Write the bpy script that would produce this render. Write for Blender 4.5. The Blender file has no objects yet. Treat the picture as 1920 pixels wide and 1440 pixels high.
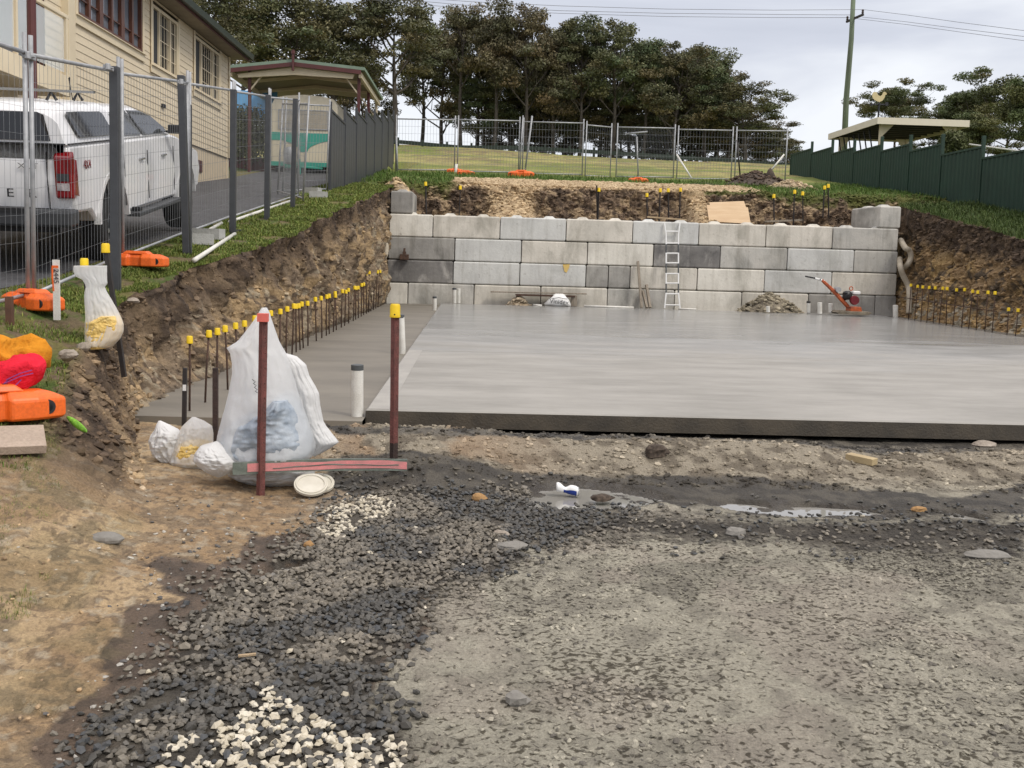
import bpy, math, random
import numpy as np
from mathutils import Vector, Matrix
R = math.radians
rnd = random.Random(7)
S = bpy.context.scene
C = bpy.context.scene.collection
# ------------------------------------------------------------ camera, sky, sun
PW, PH = 1920.0, 1440.0
FPX, HC, PITCH, YAW, ROLL = 1800.0, 1.36, 5.0, -2.23, 1.65
PPY = 634.0
cam_d = bpy.data.cameras.new('camera'); cam = bpy.data.objects.new('camera', cam_d); C.objects.link(cam)
CM = Matrix.Rotation(R(YAW), 4, 'Z') @ Matrix.Rotation(R(90 - PITCH), 4, 'X') @ Matrix.Rotation(R(ROLL), 4, 'Z')
cam.matrix_world = Matrix.Translation((0, 0, HC)) @ CM
cam_d.sensor_fit = 'HORIZONTAL'; cam_d.sensor_width = 36.0; cam_d.lens = 36.0 * FPX / PW
cam_d.shift_y = (PPY - 720.0) / PW
cam_d.clip_start = 0.05; cam_d.clip_end = 3000
S.camera = cam
SUN_EL, SUN_AZ = 50.0, 128.0      # azimuth clockwise from +Y
w = bpy.data.worlds.new("World"); S.world = w; w.use_nodes = True
nt = w.node_tree; nt.nodes.clear()
def wn(t, **k):
    n = nt.nodes.new(t)
    for a, b in k.items(): setattr(n, a, b)
    return n
sky = wn('ShaderNodeTexSky', sky_type='NISHITA', sun_disc=False, sun_elevation=R(SUN_EL), sun_rotation=R(SUN_AZ))
tc = wn('ShaderNodeTexCoord'); mp = wn('ShaderNodeMapping'); mp.inputs['Scale'].default_value = (1.0, 1.0, 4.2)
n1 = wn('ShaderNodeTexNoise'); n1.inputs['Scale'].default_value = 1.7; n1.inputs['Detail'].default_value = 6; n1.inputs['Roughness'].default_value = 0.5; n1.inputs['Distortion'].default_value = 0.5
cr = wn('ShaderNodeValToRGB')
cr.color_ramp.elements[0].position = 0.36; cr.color_ramp.elements[0].color = (4.7, 4.95, 5.7, 1)
cr.color_ramp.elements[1].position = 0.66; cr.color_ramp.elements[1].color = (7.9, 8.1, 8.5, 1)
e = cr.color_ramp.elements.new(0.5); e.color = (5.7, 5.95, 6.7, 1)
mx = wn('ShaderNodeMixRGB'); mx.inputs[0].default_value = 0.93
bg = wn('ShaderNodeBackground'); bg.inputs['Strength'].default_value = 0.1; wo = wn('ShaderNodeOutputWorld')
L = nt.links.new
L(tc.outputs['Generated'], mp.inputs[0]); L(mp.outputs[0], n1.inputs['Vector']); L(n1.outputs['Fac'], cr.inputs[0])
sepz = wn('ShaderNodeSeparateXYZ'); L(tc.outputs['Generated'], sepz.inputs[0])
zr_ = wn('ShaderNodeMapRange'); zr_.inputs['From Min'].default_value = .28; zr_.inputs['From Max'].default_value = .85; zr_.inputs['To Min'].default_value = 1.0; zr_.inputs['To Max'].default_value = 2.1; L(sepz.outputs['Z'], zr_.inputs[0])
sc0 = wn('ShaderNodeVectorMath', operation='SCALE'); L(cr.outputs[0], sc0.inputs[0]); L(zr_.outputs[0], sc0.inputs['Scale'])
wz_ = wn('ShaderNodeMapRange'); wz_.inputs['From Min'].default_value = .28; wz_.inputs['From Max'].default_value = .6; L(sepz.outputs['Z'], wz_.inputs[0])
sc_ = wn('ShaderNodeMixRGB', blend_type='MULTIPLY'); sc_.inputs[2].default_value = (1.0, .92, .845, 1); L(wz_.outputs[0], sc_.inputs[0]); L(sc0.outputs[0], sc_.inputs[1])
L(sky.outputs[0], mx.inputs[1]); L(sc_.outputs[0], mx.inputs[2]); L(mx.outputs[0], bg.inputs[0]); L(bg.outputs[0], wo.inputs[0])
sd = bpy.data.lights.new('sun', 'SUN'); sd.energy = 1.5; sd.angle = R(14); sd.color = (1, 0.94, 0.84)
so = bpy.data.objects.new('sun', sd); C.objects.link(so)
sv = Vector((math.sin(R(SUN_AZ)) * math.cos(R(SUN_EL)), math.cos(R(SUN_AZ)) * math.cos(R(SUN_EL)), math.sin(R(SUN_EL))))
so.rotation_euler = sv.to_track_quat('Z', 'Y').to_euler()
S.view_settings.view_transform = 'Standard'; S.view_settings.look = 'None'
S.view_settings.gamma = 1; S.view_settings.use_curve_mapping = False
S.view_settings.exposure = 0.3
# ------------------------------------------------------------ pixel <-> world
CI = CM.inverted()
def ray(px, py): return (CM @ Vector(((px - 960) / FPX, -(py - PPY) / FPX, -1, 0))).to_3d()
def atY(px, py, Y):
    d = ray(px, py); t = Y / d.y; return Vector((d.x * t, Y, HC + d.z * t))
def atZ(px, py, z):
    d = ray(px, py); t = (z - HC) / d.z; return Vector((d.x * t, d.y * t, z))
def atX(px, py, X):
    d = ray(px, py); t = X / d.x; return Vector((X, d.y * t, HC + d.z * t))
CIn = np.array(CI)[:3, :3]
def projn(X, Y, Z):
    v = np.stack([X, Y, Z - HC], -1) @ CIn.T
    zz = np.minimum(v[..., 2], -1e-3)
    return 960 + FPX * v[..., 0] / -zz, PPY - FPX * v[..., 1] / -zz
def inpoly(px, py, poly):
    r = np.zeros(px.shape, bool); n = len(poly)
    for i in range(n):
        x1, y1 = poly[i]; x2, y2 = poly[(i + 1) % n]
        if y1 == y2: continue
        c = ((y1 > py) != (y2 > py)) & (px < (x2 - x1) * (py - y1) / (y2 - y1) + x1)
        r ^= c
    return r
# ------------------------------------------------------------ numpy noise
def _h(a, b, c, s):
    h = (a.astype(np.int64) * 374761393 + b.astype(np.int64) * 668265263 + c.astype(np.int64) * 2147483647 + s * 974711) & 0xffffffff
    h = ((h ^ (h >> 13)) * 1274126177) & 0xffffffff
    return ((h ^ (h >> 16)) & 0xffff) / 65535.0
def vn(x, y, z=0.0, s=0):
    x = np.asarray(x, float); y = np.asarray(y, float); z = np.zeros_like(x) + z
    xi, yi, zi = np.floor(x), np.floor(y), np.floor(z)
    fx, fy, fz = x - xi, y - yi, z - zi
    fx = fx * fx * (3 - 2 * fx); fy = fy * fy * (3 - 2 * fy); fz = fz * fz * (3 - 2 * fz)
    r = 0
    for i in (0, 1):
        for j in (0, 1):
            for k in (0, 1):
                r = r + _h(xi + i, yi + j, zi + k, s) * (fx if i else 1 - fx) * (fy if j else 1 - fy) * (fz if k else 1 - fz)
    return r
def fbm(x, y, z=0.0, s=0, o=4):
    r = 0; a = 0.5; t = 0
    for i in range(o):
        f = 2.03 ** i; r = r + a * vn(x * f, y * f, z * f, s + i); t += a; a *= 0.5
    return r / t
def sst(a, b, x):
    t = np.clip((x - a) / (b - a), 0, 1); return t * t * (3 - 2 * t)
# ------------------------------------------------------------ materials
def newmat(name):
    m = bpy.data.materials.new(name); m.use_nodes = True; t = m.node_tree
    return m, t, t.nodes['Principled BSDF']
def pm(name, c, c2=None, scale=4.0, rough=0.6, bump=0.0, bscale=60.0, metal=0.0, stretch=(1, 1, 1), detail=6, spec=0.5, speck=0.0, coat=0, rvar=0.0, coord='Object'):
    m, t, b = newmat(name)
    b.inputs['Roughness'].default_value = rough; b.inputs['Metallic'].default_value = metal
    b.inputs['Specular IOR Level'].default_value = spec; b.inputs['Coat Weight'].default_value = coat
    c2 = c2 or tuple(v * 0.78 for v in c)
    tx = t.nodes.new('ShaderNodeTexCoord'); mpp = t.nodes.new('ShaderNodeMapping'); mpp.inputs['Scale'].default_value = stretch
    t.links.new(tx.outputs[coord], mpp.inputs[0])
    n = t.nodes.new('ShaderNodeTexNoise'); n.inputs['Scale'].default_value = scale; n.inputs['Detail'].default_value = detail; n.inputs['Roughness'].default_value = 0.62
    t.links.new(mpp.outputs[0], n.inputs['Vector'])
    r = t.nodes.new('ShaderNodeValToRGB'); r.color_ramp.elements[0].position = 0.36; r.color_ramp.elements[1].position = 0.66
    r.color_ramp.elements[0].color = (*c2, 1); r.color_ramp.elements[1].color = (*c, 1)
    t.links.new(n.outputs['Fac'], r.inputs[0]); out = r.outputs[0]
    if speck:
        n3 = t.nodes.new('ShaderNodeTexNoise'); n3.inputs['Scale'].default_value = scale * 14; n3.inputs['Detail'].default_value = 4
        t.links.new(mpp.outputs[0], n3.inputs['Vector'])
        mm = t.nodes.new('ShaderNodeMapRange'); mm.inputs['From Min'].default_value = 0.3; mm.inputs['From Max'].default_value = 0.7; mm.inputs['To Min'].default_value = 1 - speck; mm.inputs['To Max'].default_value = 1 + speck
        t.links.new(n3.outputs['Fac'], mm.inputs[0])
        mu = t.nodes.new('ShaderNodeVectorMath'); mu.operation = 'SCALE'; t.links.new(out, mu.inputs[0]); t.links.new(mm.outputs[0], mu.inputs['Scale']); out = mu.outputs[0]
    t.links.new(out, b.inputs['Base Color'])
    if rvar:
        mr = t.nodes.new('ShaderNodeMapRange'); mr.inputs['From Min'].default_value = 0.3; mr.inputs['From Max'].default_value = 0.7; mr.inputs['To Min'].default_value = rough - rvar; mr.inputs['To Max'].default_value = rough + rvar
        t.links.new(n.outputs['Fac'], mr.inputs[0]); t.links.new(mr.outputs[0], b.inputs['Roughness'])
    if bump:
        n2 = t.nodes.new('ShaderNodeTexNoise'); n2.inputs['Scale'].default_value = bscale; n2.inputs['Detail'].default_value = 5
        t.links.new(mpp.outputs[0], n2.inputs['Vector'])
        bp = t.nodes.new('ShaderNodeBump'); bp.inputs['Strength'].default_value = bump; bp.inputs['Distance'].default_value = 0.02
        t.links.new(n2.outputs['Fac'], bp.inputs['Height']); t.links.new(bp.outputs[0], b.inputs['Normal'])
    return m
def am(name, rough=0.85, bump=0.5, bscale=40.0, var=0.35, vscale=25.0, dist=0.02, spec=0.3, wet=None, trans=0):
    """material coloured by the mesh's own 'Col' attribute, with fine noise; 'Wet' attribute lowers the roughness"""
    m, t, b = newmat(name); b.inputs['Specular IOR Level'].default_value = spec; b.inputs['Roughness'].default_value = rough
    a = t.nodes.new('ShaderNodeAttribute'); a.attribute_name = 'Col'
    tx = t.nodes.new('ShaderNodeTexCoord')
    n = t.nodes.new('ShaderNodeTexNoise'); n.inputs['Scale'].default_value = vscale; n.inputs['Detail'].default_value = 8; n.inputs['Roughness'].default_value = 0.7
    t.links.new(tx.outputs['Object'], n.inputs['Vector'])
    mm = t.nodes.new('ShaderNodeMapRange'); mm.inputs['From Min'].default_value = 0.3; mm.inputs['From Max'].default_value = 0.7; mm.inputs['To Min'].default_value = 1 - var; mm.inputs['To Max'].default_value = 1 + var
    t.links.new(n.outputs['Fac'], mm.inputs[0])
    mu = t.nodes.new('ShaderNodeVectorMath'); mu.operation = 'SCALE'; t.links.new(a.outputs['Color'], mu.inputs[0]); t.links.new(mm.outputs[0], mu.inputs['Scale'])
    t.links.new(mu.outputs[0], b.inputs['Base Color'])
    if wet:
        a2 = t.nodes.new('ShaderNodeAttribute'); a2.attribute_name = 'Wet'
        mr = t.nodes.new('ShaderNodeMapRange'); mr.inputs['To Min'].default_value = rough; mr.inputs['To Max'].default_value = wet
        t.links.new(a2.outputs['Fac'], mr.inputs[0]); t.links.new(mr.outputs[0], b.inputs['Roughness'])
    if bump:
        n2 = t.nodes.new('ShaderNodeTexNoise'); n2.inputs['Scale'].default_value = bscale; n2.inputs['Detail'].default_value = 7; n2.inputs['Roughness'].default_value = 0.65
        t.links.new(tx.outputs['Object'], n2.inputs['Vector'])
        bp = t.nodes.new('ShaderNodeBump'); bp.inputs['Strength'].default_value = bump; bp.inputs['Distance'].default_value = dist
        t.links.new(n2.outputs['Fac'], bp.inputs['Height']); t.links.new(bp.outputs[0], b.inputs['Normal'])
    return m
# ------------------------------------------------------------ mesh helpers
def tagp(o, label=None, cat=None, group=None, kind=None):
    if label: o['label'] = label
    if cat: o['category'] = cat
    if group: o['group'] = group
    if kind: o['kind'] = kind
    return o
def thing(name, label, cat, loc=(0, 0, 0), rot=(0, 0, 0), group=None, scale=None):
    o = bpy.data.objects.new(name, None); C.objects.link(o); o.empty_display_size = 0.2
    o.location = loc; o.rotation_euler = rot
    if scale: o.scale = scale
    return tagp(o, label, cat, group)
class MB:
    def __init__(s): s.v = []; s.f = []; s.m = []; s.mi = 0; s.M = None
    def add(s, vs, fs):
        n = len(s.v)
        if s.M: vs = [s.M @ Vector(v) for v in vs]
        s.v += [tuple(v) for v in vs]; s.f += [tuple(i + n for i in f) for f in fs]; s.m += [s.mi] * len(fs); return s
    def box(s, c, d, rz=0, rx=0, ry=0, taper=1.0):
        x, y, z = d[0] / 2, d[1] / 2, d[2] / 2
        M = Matrix.Translation(c) @ Matrix.Rotation(rz, 4, 'Z') @ Matrix.Rotation(ry, 4, 'Y') @ Matrix.Rotation(rx, 4, 'X')
        vs = [M @ Vector((a * x * (taper if k > 0 else 1), b * y * (taper if k > 0 else 1), k * z)) for a in (-1, 1) for b in (-1, 1) for k in (-1, 1)]
        return s.add(vs, [(0, 1, 3, 2), (4, 6, 7, 5), (0, 4, 5, 1), (2, 3, 7, 6), (0, 2, 6, 4), (1, 5, 7, 3)])
    def bx(s, x0, x1, y0, y1, z0, z1): return s.box(((x0 + x1) / 2, (y0 + y1) / 2, (z0 + z1) / 2), (abs(x1 - x0), abs(y1 - y0), abs(z1 - z0)))
    def tube(s, pts, r, n=8, caps=True):
        pts = [Vector(p) for p in pts]; m = len(pts)
        rs = r if isinstance(r, (list, tuple)) else [r] * m
        vs = []; fs = []; up = None
        for i, p in enumerate(pts):
            d = (pts[min(i + 1, m - 1)] - pts[max(i - 1, 0)])
            d = d.normalized() if d.length > 1e-9 else Vector((0, 0, 1))
            if up is None: up = Vector((0, 0, 1)) if abs(d.z) < 0.9 else Vector((1, 0, 0))
            a = d.cross(up)
            if a.length < 1e-4: a = d.orthogonal()
            a.normalize(); b = a.cross(d).normalized(); up = b
            for k in range(n):
                t = 2 * math.pi * k / n + math.pi / n; vs.append(p + (a * math.cos(t) + b * math.sin(t)) * rs[i])
        for i in range(m - 1):
            for k in range(n):
                fs.append((i * n + k, i * n + (k + 1) % n, (i + 1) * n + (k + 1) % n, (i + 1) * n + k))
        if caps: fs += [tuple(range(n))[::-1], tuple((m - 1) * n + k for k in range(n))]
        return s.add(vs, fs)
    def prism(s, poly, x0, x1, ax='X'):
        """poly of (a,b); ax X: (y,z) ; Y: (x,z) ; Z: (x,y)"""
        f = {'X': lambda t, a, b: (t, a, b), 'Y': lambda t, a, b: (a, t, b), 'Z': lambda t, a, b: (a, b, t)}[ax]
        n = len(poly); vs = [f(x0, a, b) for a, b in poly] + [f(x1, a, b) for a, b in poly]
        return s.add(vs, [tuple(range(n))[::-1], tuple(range(n, 2 * n))] + [(i, (i + 1) % n, n + (i + 1) % n, n + i) for i in range(n)])
    def rings(s, rings, cap=True):
        n = len(rings[0]); vs = [p for r in rings for p in r]; fs = []
        for i in range(len(rings) - 1):
            for k in range(n): fs.append((i * n + k, i * n + (k + 1) % n, (i + 1) * n + (k + 1) % n, (i + 1) * n + k))
        if cap: fs += [tuple(range(n))[::-1], tuple((len(rings) - 1) * n + k for k in range(n))]
        return s.add(vs, fs)
    def lathe(s, prof, c, n=20, axis='Z'):
        rg = []
        for r, h in prof:
            ring = []
            for k in range(n):
                t = 2 * math.pi * k / n; a, b = r * math.cos(t), r * math.sin(t)
                ring.append((c[0] + a, c[1] + b, c[2] + h) if axis == 'Z' else ((c[0] + h, c[1] + a, c[2] + b) if axis == 'X' else (c[0] + a, c[1] + h, c[2] - b)))
            rg.append(ring)
        return s.rings(rg)
    def blob(s, c, r, seed=0, amp=0.25, n=14, m=9, sc=None, freq=1.6):
        sc = sc or (1, 1, 1); rg = []
        for i in range(m + 1):
            ph = math.pi * (i + 0.001) / (m + 0.002); ring = []
            for k in range(n):
                t = 2 * math.pi * k / n
                d = Vector((math.sin(ph) * math.cos(t), math.sin(ph) * math.sin(t), -math.cos(ph)))
                q = 1 + amp * (float(fbm(np.array([d.x * freq + seed]), np.array([d.y * freq + 9]), d.z * freq + 5, seed, 3)[0]) - 0.5) * 2
                ring.append((c[0] + d.x * r * sc[0] * q, c[1] + d.y * r * sc[1] * q, c[2] + d.z * r * sc[2] * q))
            rg.append(ring)
        return s.rings(rg)
    def build(s, name, mat, parent=None, smooth=False, bevel=0, local=False, label=None, auto=None):
        vs = s.v; loc = Vector((0, 0, 0))
        if parent is None:
            a = np.array(vs); loc = Vector(((a[:, 0].min() + a[:, 0].max()) / 2, (a[:, 1].min() + a[:, 1].max()) / 2, a[:, 2].min()))
            vs = a - np.array(loc)
        elif not local:
            vs = np.array(vs) - np.array(world_loc(parent))
        me = bpy.data.meshes.new(name); me.from_pydata([tuple(v) for v in vs], [], s.f)
        mats = mat if isinstance(mat, (list, tuple)) else [mat]
        for mm in mats: me.materials.append(mm)
        if len(mats) > 1: me.polygons.foreach_set('material_index', s.m)
        if smooth: me.polygons.foreach_set('use_smooth', [True] * len(me.polygons))
        me.update()
        o = bpy.data.objects.new(name, me); C.objects.link(o); o.location = loc
        if parent: o.parent = parent
        if bevel:
            b = o.modifiers.new('bevel', 'BEVEL'); b.width = bevel; b.segments = 2; b.limit_method = 'ANGLE'; b.angle_limit = R(35)
        if auto:
            try: me.shade_auto_smooth(angle=R(auto))
            except Exception:
                me.polygons.foreach_set('use_smooth', [True] * len(me.polygons))
                try: me.set_sharp_from_angle(angle=R(auto))
                except Exception: pass
        if label: o['label'] = label
        return o
def world_loc(o):
    l = Vector((0, 0, 0))
    while o: l += o.location; o = o.parent
    return l
def copy_tree(o, parent=None, skip=()):
    c = o.copy(); C.objects.link(c); c.parent = parent
    for ch in o.children: copy_tree(ch, c)
    return c
def npmesh(name, V, F, mat, col=None, wet=None, smooth=True, fcol=None):
    """V (n,3), F (m,k)"""
    me = bpy.data.meshes.new(name); k = F.shape[1]
    me.vertices.add(len(V)); me.vertices.foreach_set('co', np.ascontiguousarray(V, np.float32).ravel())
    me.loops.add(F.size); me.loops.foreach_set('vertex_index', np.ascontiguousarray(F, np.int32).ravel())
    me.polygons.add(len(F)); me.polygons.foreach_set('loop_start', np.arange(0, F.size, k, dtype=np.int32))
    try: me.polygons.foreach_set('loop_total', np.full(len(F), k, np.int32))
    except Exception: pass
    me.polygons.foreach_set('use_smooth', np.full(len(F), smooth, bool))
    me.update(calc_edges=True); me.validate()
    if col is not None:
        a = me.color_attributes.new('Col', 'FLOAT_COLOR', 'POINT')
        a.data.foreach_set('color', np.concatenate([col, np.ones((len(col), 1))], 1).astype(np.float32).ravel())
    if wet is not None:
        a = me.attributes.new('Wet', 'FLOAT', 'POINT'); a.data.foreach_set('value', wet.astype(np.float32).ravel())
    me.materials.append(mat)
    o = bpy.data.objects.new(name, me); C.objects.link(o); return o
def gridF(nr, nc):
    i = np.arange(nr - 1)[:, None] * nc + np.arange(nc - 1)[None]; i = i.ravel()
    return np.stack([i, i + 1, i + nc + 1, i + nc], 1)
def ordn(i):
    return ['first', 'second', 'third', 'fourth', 'fifth', 'sixth', 'seventh', 'eighth', 'ninth', 'tenth', 'eleventh', 'twelfth', 'thirteenth', 'fourteenth', 'fifteenth', 'sixteenth', 'seventeenth', 'eighteenth', 'nineteenth', 'twentieth',
            'twenty-first', 'twenty-second', 'twenty-third', 'twenty-fourth', 'twenty-fifth', 'twenty-sixth', 'twenty-seventh', 'twenty-eighth', 'twenty-ninth', 'thirtieth'][i]
def textmesh(txt, size, ext, name, mat, parent, M):
    cu = bpy.data.curves.new(name, 'FONT'); cu.body = txt; cu.size = size; cu.extrude = ext; cu.align_x = 'CENTER'; cu.align_y = 'CENTER'; cu.resolution_u = 3
    t = bpy.data.objects.new(name + '_tmp', cu); C.objects.link(t)
    dg = bpy.context.evaluated_depsgraph_get(); dg.update()
    me = bpy.data.meshes.new_from_object(t.evaluated_get(dg)); bpy.data.objects.remove(t)
    me.transform(M); me.materials.clear(); me.materials.append(mat); me.name = name
    o = bpy.data.objects.new(name, me); C.objects.link(o); o.parent = parent; return o
# ------------------------------------------------------------ terrain tables
def tab(Y, pts):
    a = np.array(pts, float); return np.interp(Y, a[:, 0], a[:, 1])
T_DZ = [(-5, .3), (2, .42), (5, .72), (8, .86), (9.9, 1.0), (11.3, 1.2), (14.5, 1.58), (20, 2.25), (24, 2.8), (29, 3.35), (33, 3.86), (40, 4.7)]
T_XT = [(-5, -1.6), (2, -1.62), (3.5, -1.9), (4.5, -2.2), (5.2, -2.42), (6.2, -2.72), (7.2, -2.98), (8.2, -3.2), (9.2, -3.4), (9.8, -3.45), (10.6, -3.28), (11.0, -3.3), (11.4, -3.42), (12, -3.25), (13.5, -3.0), (15, -2.85), (18, -2.75), (20.4, -2.6), (23, -2.5), (28, -2.5)]
T_ZT = [(-5, -.1), (2, -.16), (3.5, -.12), (4.5, .0), (5.2, .12), (6.2, .35), (7.2, .53), (8.2, .67), (9.2, .79), (10, .9), (12, 1.18), (15, 1.58), (18, 2.0), (20.4, 2.3), (23, 2.66), (26, 3.0), (28, 3.2)]
T_XB = [(-5, -.95), (2, -1.0), (3.5, -1.25), (4.5, -1.5), (5.2, -1.75), (6.2, -2.12), (7.2, -2.52), (8.2, -2.86), (9.2, -2.88), (12, -2.8), (18, -2.62), (28, -2.42)]
T_ZB = [(-5, -.2), (2, -.19), (4.5, -.13), (6.2, -.1), (8.2, -.12), (28, -.12)]
def hpit(X, Y):
    X = np.asarray(X, float); Y = np.asarray(Y, float)
    z = -.17 + .03 * (fbm(X * .9, Y * .9, 0, 3, 3) - .5)
    m = np.exp(-((Y - 7.15 - .25 * (vn(X * .8, Y * 0, 0, 5) - .5)) / .42) ** 2)           # spoil ridge before the slab
    amp = .055 + .085 * sst(.1, .7, vn(X * .75 + 3.3, Y * 0 + 1, 0, 6)) + .07 * np.exp(-((X + .5) / .9) ** 2)
    z = z + m * amp
    z = z + .1 * np.exp(-(((X + .25) / .55) ** 2 + ((Y - 6.5) / .42) ** 2))              # dark heap by the stake
    z = z + .02 * (fbm(X * 5, Y * 5, 0, 8, 4) - .5) + .055 * sst(6.0, 6.7, Y) * (1 - sst(7.7, 8.0, Y)) * (fbm(X * 7, Y * 7, 0, 9, 4) - .45)
    z = z - .02 * sst(7.6, 8.0, Y)
    zb = tab(Y, T_ZB); xb = tab(Y, T_XB)
    return z + (zb - z) * (1 - sst(0, .9, X - xb))
def section(Y):
    nY = .12 * (fbm(Y * 1.3, Y * 0, 0, 11, 3) - .5) * 2 * sst(4, 9, Y)
    return tab(Y, T_XT) + nY, tab(Y, T_ZT), tab(Y, T_XB), tab(Y, T_ZB)
XD = -4.25                              # driveway edge
YE = 27.6                               # end of the pit behind the wall
def Yrows(a, b, k, mn):
    r = [a]
    while r[-1] < b: r.append(r[-1] + max(mn, k * r[-1]))
    r[-1] = b; return np.array(r)
# surface colours (linear base colours)
c_ = lambda *v: np.array(v, float)
TAN, TAN2, WETB, GRY, GRY2, DRK, BRN, BRN2, ROCK, ROCK2, GRS, GRS2 = c_(.50, .365, .215), c_(.37, .255, .145), c_(.095, .072, .054), c_(.37, .345, .275), c_(.27, .25, .20), c_(.06, .055, .05), c_(.125, .088, .058), c_(.065, .046, .032), c_(.40, .285, .16), c_(.24, .18, .12), c_(.07, .105, .02), c_(.15, .135, .045)
def mixc(a, b, t): return a * (1 - t[..., None]) + b * t[..., None]
P_GRAV = [(120, 1460), (200, 1380), (235, 1310), (330, 1230), (370, 1150), (415, 1085), (500, 1050), (590, 1000), (610, 960), (690, 925), (760, 925), (1000, 925), (1090, 955), (1500, 965), (1930, 960), (1930, 1040), (1600, 1030), (1400, 1010), (1200, 1000), (1010, 1010), (960, 1060), (830, 1095), (790, 1150), (745, 1210), (705, 1290), (740, 1360), (780, 1460)]
P_WET = [(60, 1460), (85, 1360), (180, 1290), (200, 1230), (235, 1190), (245, 1130), (330, 1115), (300, 1080), (250, 1060), (300, 1040), (400, 1060), (480, 1010), (560, 990), (620, 990), (900, 1000), (600, 1460)]
P_WHITE = [(300, 1410), (360, 1380), (400, 1350), (440, 1360), (480, 1320), (500, 1290), (560, 1330), (620, 1340), (640, 1390), (730, 1400), (780, 1460), (290, 1460)]
P_WHITE2 = [(600, 985), (610, 955), (690, 935), (740, 940), (720, 975), (660, 985), (650, 1005), (610, 1005)]
P_BANDS = [(640, 855), (780, 845), (900, 870), (1010, 890), (1200, 895), (1330, 890), (1500, 900), (1700, 925), (1800, 935), (1930, 900), (1930, 965), (1500, 970), (1200, 940), (760, 935), (640, 925), (600, 900)]
P_TRENCH = [(600, 795), (700, 800), (1200, 808), (1930, 826), (1930, 842), (1650, 850), (1500, 832), (1300, 822), (1100, 824), (900, 815), (780, 815), (640, 815)]
P_DARKR = [(1300, 1130), (1400, 1060), (1560, 1050), (1720, 1090), (1800, 1130), (1930, 1120), (1930, 1060), (1750, 1040), (1400, 1040), (1180, 1060), (1220, 1110)]
P_PUD = [[(990, 935), (1010, 908), (1080, 905), (1130, 912), (1200, 922), (1240, 932), (1190, 942), (1120, 948), (1040, 946), (1000, 943)],
         [(1330, 943), (1380, 939), (1440, 943), (1500, 944), (1600, 950), (1650, 958), (1560, 964), (1470, 962), (1400, 955)],
         [(1755, 958), (1800, 957), (1850, 967), (1840, 973), (1790, 968)], [(480, 1068), (530, 1052), (590, 1050), (560, 1066), (500, 1078)]]
def warp(px, py, X, Y, a=1.0):
    s = np.clip((py - 700) / 500.0, .1, 1.3) * a
    return px + 85 * s * (fbm(X * 6, Y * 6, 0, 21, 5) - .5), py + 46 * s * (fbm(X * 6 + 9, Y * 6, 0, 22, 5) - .5)
def softpoly(qx, qy, poly):
    s = np.clip((qy - 700) / 500.0, .25, 1.2); m = 0
    for a, b_ in ((-4, -2), (4, 2), (-2, 3), (2, -3), (0, 0), (-6, 1), (6, -1)): m = m + inpoly(qx + a * s, qy + b_ * s * .7, poly).astype(float)
    return m / 7.0
def ground_col(X, Y, Z):
    px, py = projn(X, Y, Z); qx, qy = warp(px, py, X, Y)
    n = fbm(X * 2.2, Y * 2.2, 0, 31, 5); n2 = fbm(X * 9, Y * 9, 0, 32, 4); n3 = fbm(X * 28, Y * 28, 0, 33, 3)
    right = sst(520, 760, qx + (qy - 900) * .1)
    up = 1 - sst(880, 960, qy)
    tan = mixc(TAN, TAN2, sst(.42, .62, n)) * (.8 + .4 * n2[..., None])
    tan = mixc(tan, c_(.21, .16, .105), sst(.53, .64, n2) * .7); tan = mixc(tan, c_(.15, .11, .075), sst(.56, .66, n3) * .65); tan = mixc(tan, c_(.5, .43, .32), sst(.6, .7, fbm(X * 17, Y * 17, 0, 34, 4)) * .5)
    tan = mixc(tan, c_(.11, .08, .055), (1 - sst(0, .016, np.abs(fbm(X * 5, Y * 5, 0, 35, 4) - .5))) * sst(.48, .6, fbm(X * 1.1, Y * 1.1, 0, 36, 2)) * .6)
    gry = mixc(GRY, GRY2, sst(.46, .62, n2)) * (.85 + .3 * n3[..., None])
    gry = mixc(gry, c_(.34, .295, .245), sst(.52, .66, n) * .4)
    spoil = mixc(c_(.31, .27, .205), c_(.16, .135, .1), sst(.45, .62, n2))
    spoil = mixc(spoil, c_(.33, .235, .15), sst(.5, .62, n) * (1 - sst(700, 1150, qx)))
    col = mixc(tan, gry, right); wet = np.zeros_like(X)
    col = mixc(col, spoil, up * sst(600, 700, qx))
    def put(poly, c, cc, w=0.0):
        nonlocal col, wet
        m = softpoly(qx, qy, poly) if poly is not P_GRAV else sst(.2, .8, (softpoly(qx, qy, poly) + softpoly(qx + 34, qy + 16, poly) + softpoly(qx - 34, qy - 16, poly) + softpoly(qx + 15, qy - 22, poly)) / 4 + .7 * (n3 - .5))
        col = mixc(col, mixc(c, cc, sst(.4, .62, n2)), m); wet = np.maximum(wet * (1 - m), m * w)
    put(P_WET, WETB, c_(.15, .11, .08), .55); put(P_BANDS, c_(.055, .048, .038), c_(.10, .088, .068), .5); put(P_TRENCH, c_(.05, .045, .038), c_(.14, .125, .10), .5)
    put(P_DARKR, GRY2 * .8, GRY * .75); put(P_GRAV, c_(.06, .053, .043), c_(.1, .088, .07), .1)
    for p in P_PUD:
        cx = sum(a for a, b in p) / len(p); cy = sum(b for a, b in p) / len(p)
        put([(cx + (a - cx) * 1.15, cy + (b - cy) * 1.5) for a, b in p], c_(.07, .06, .048), c_(.1, .088, .07), .9)
    return col, wet
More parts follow.
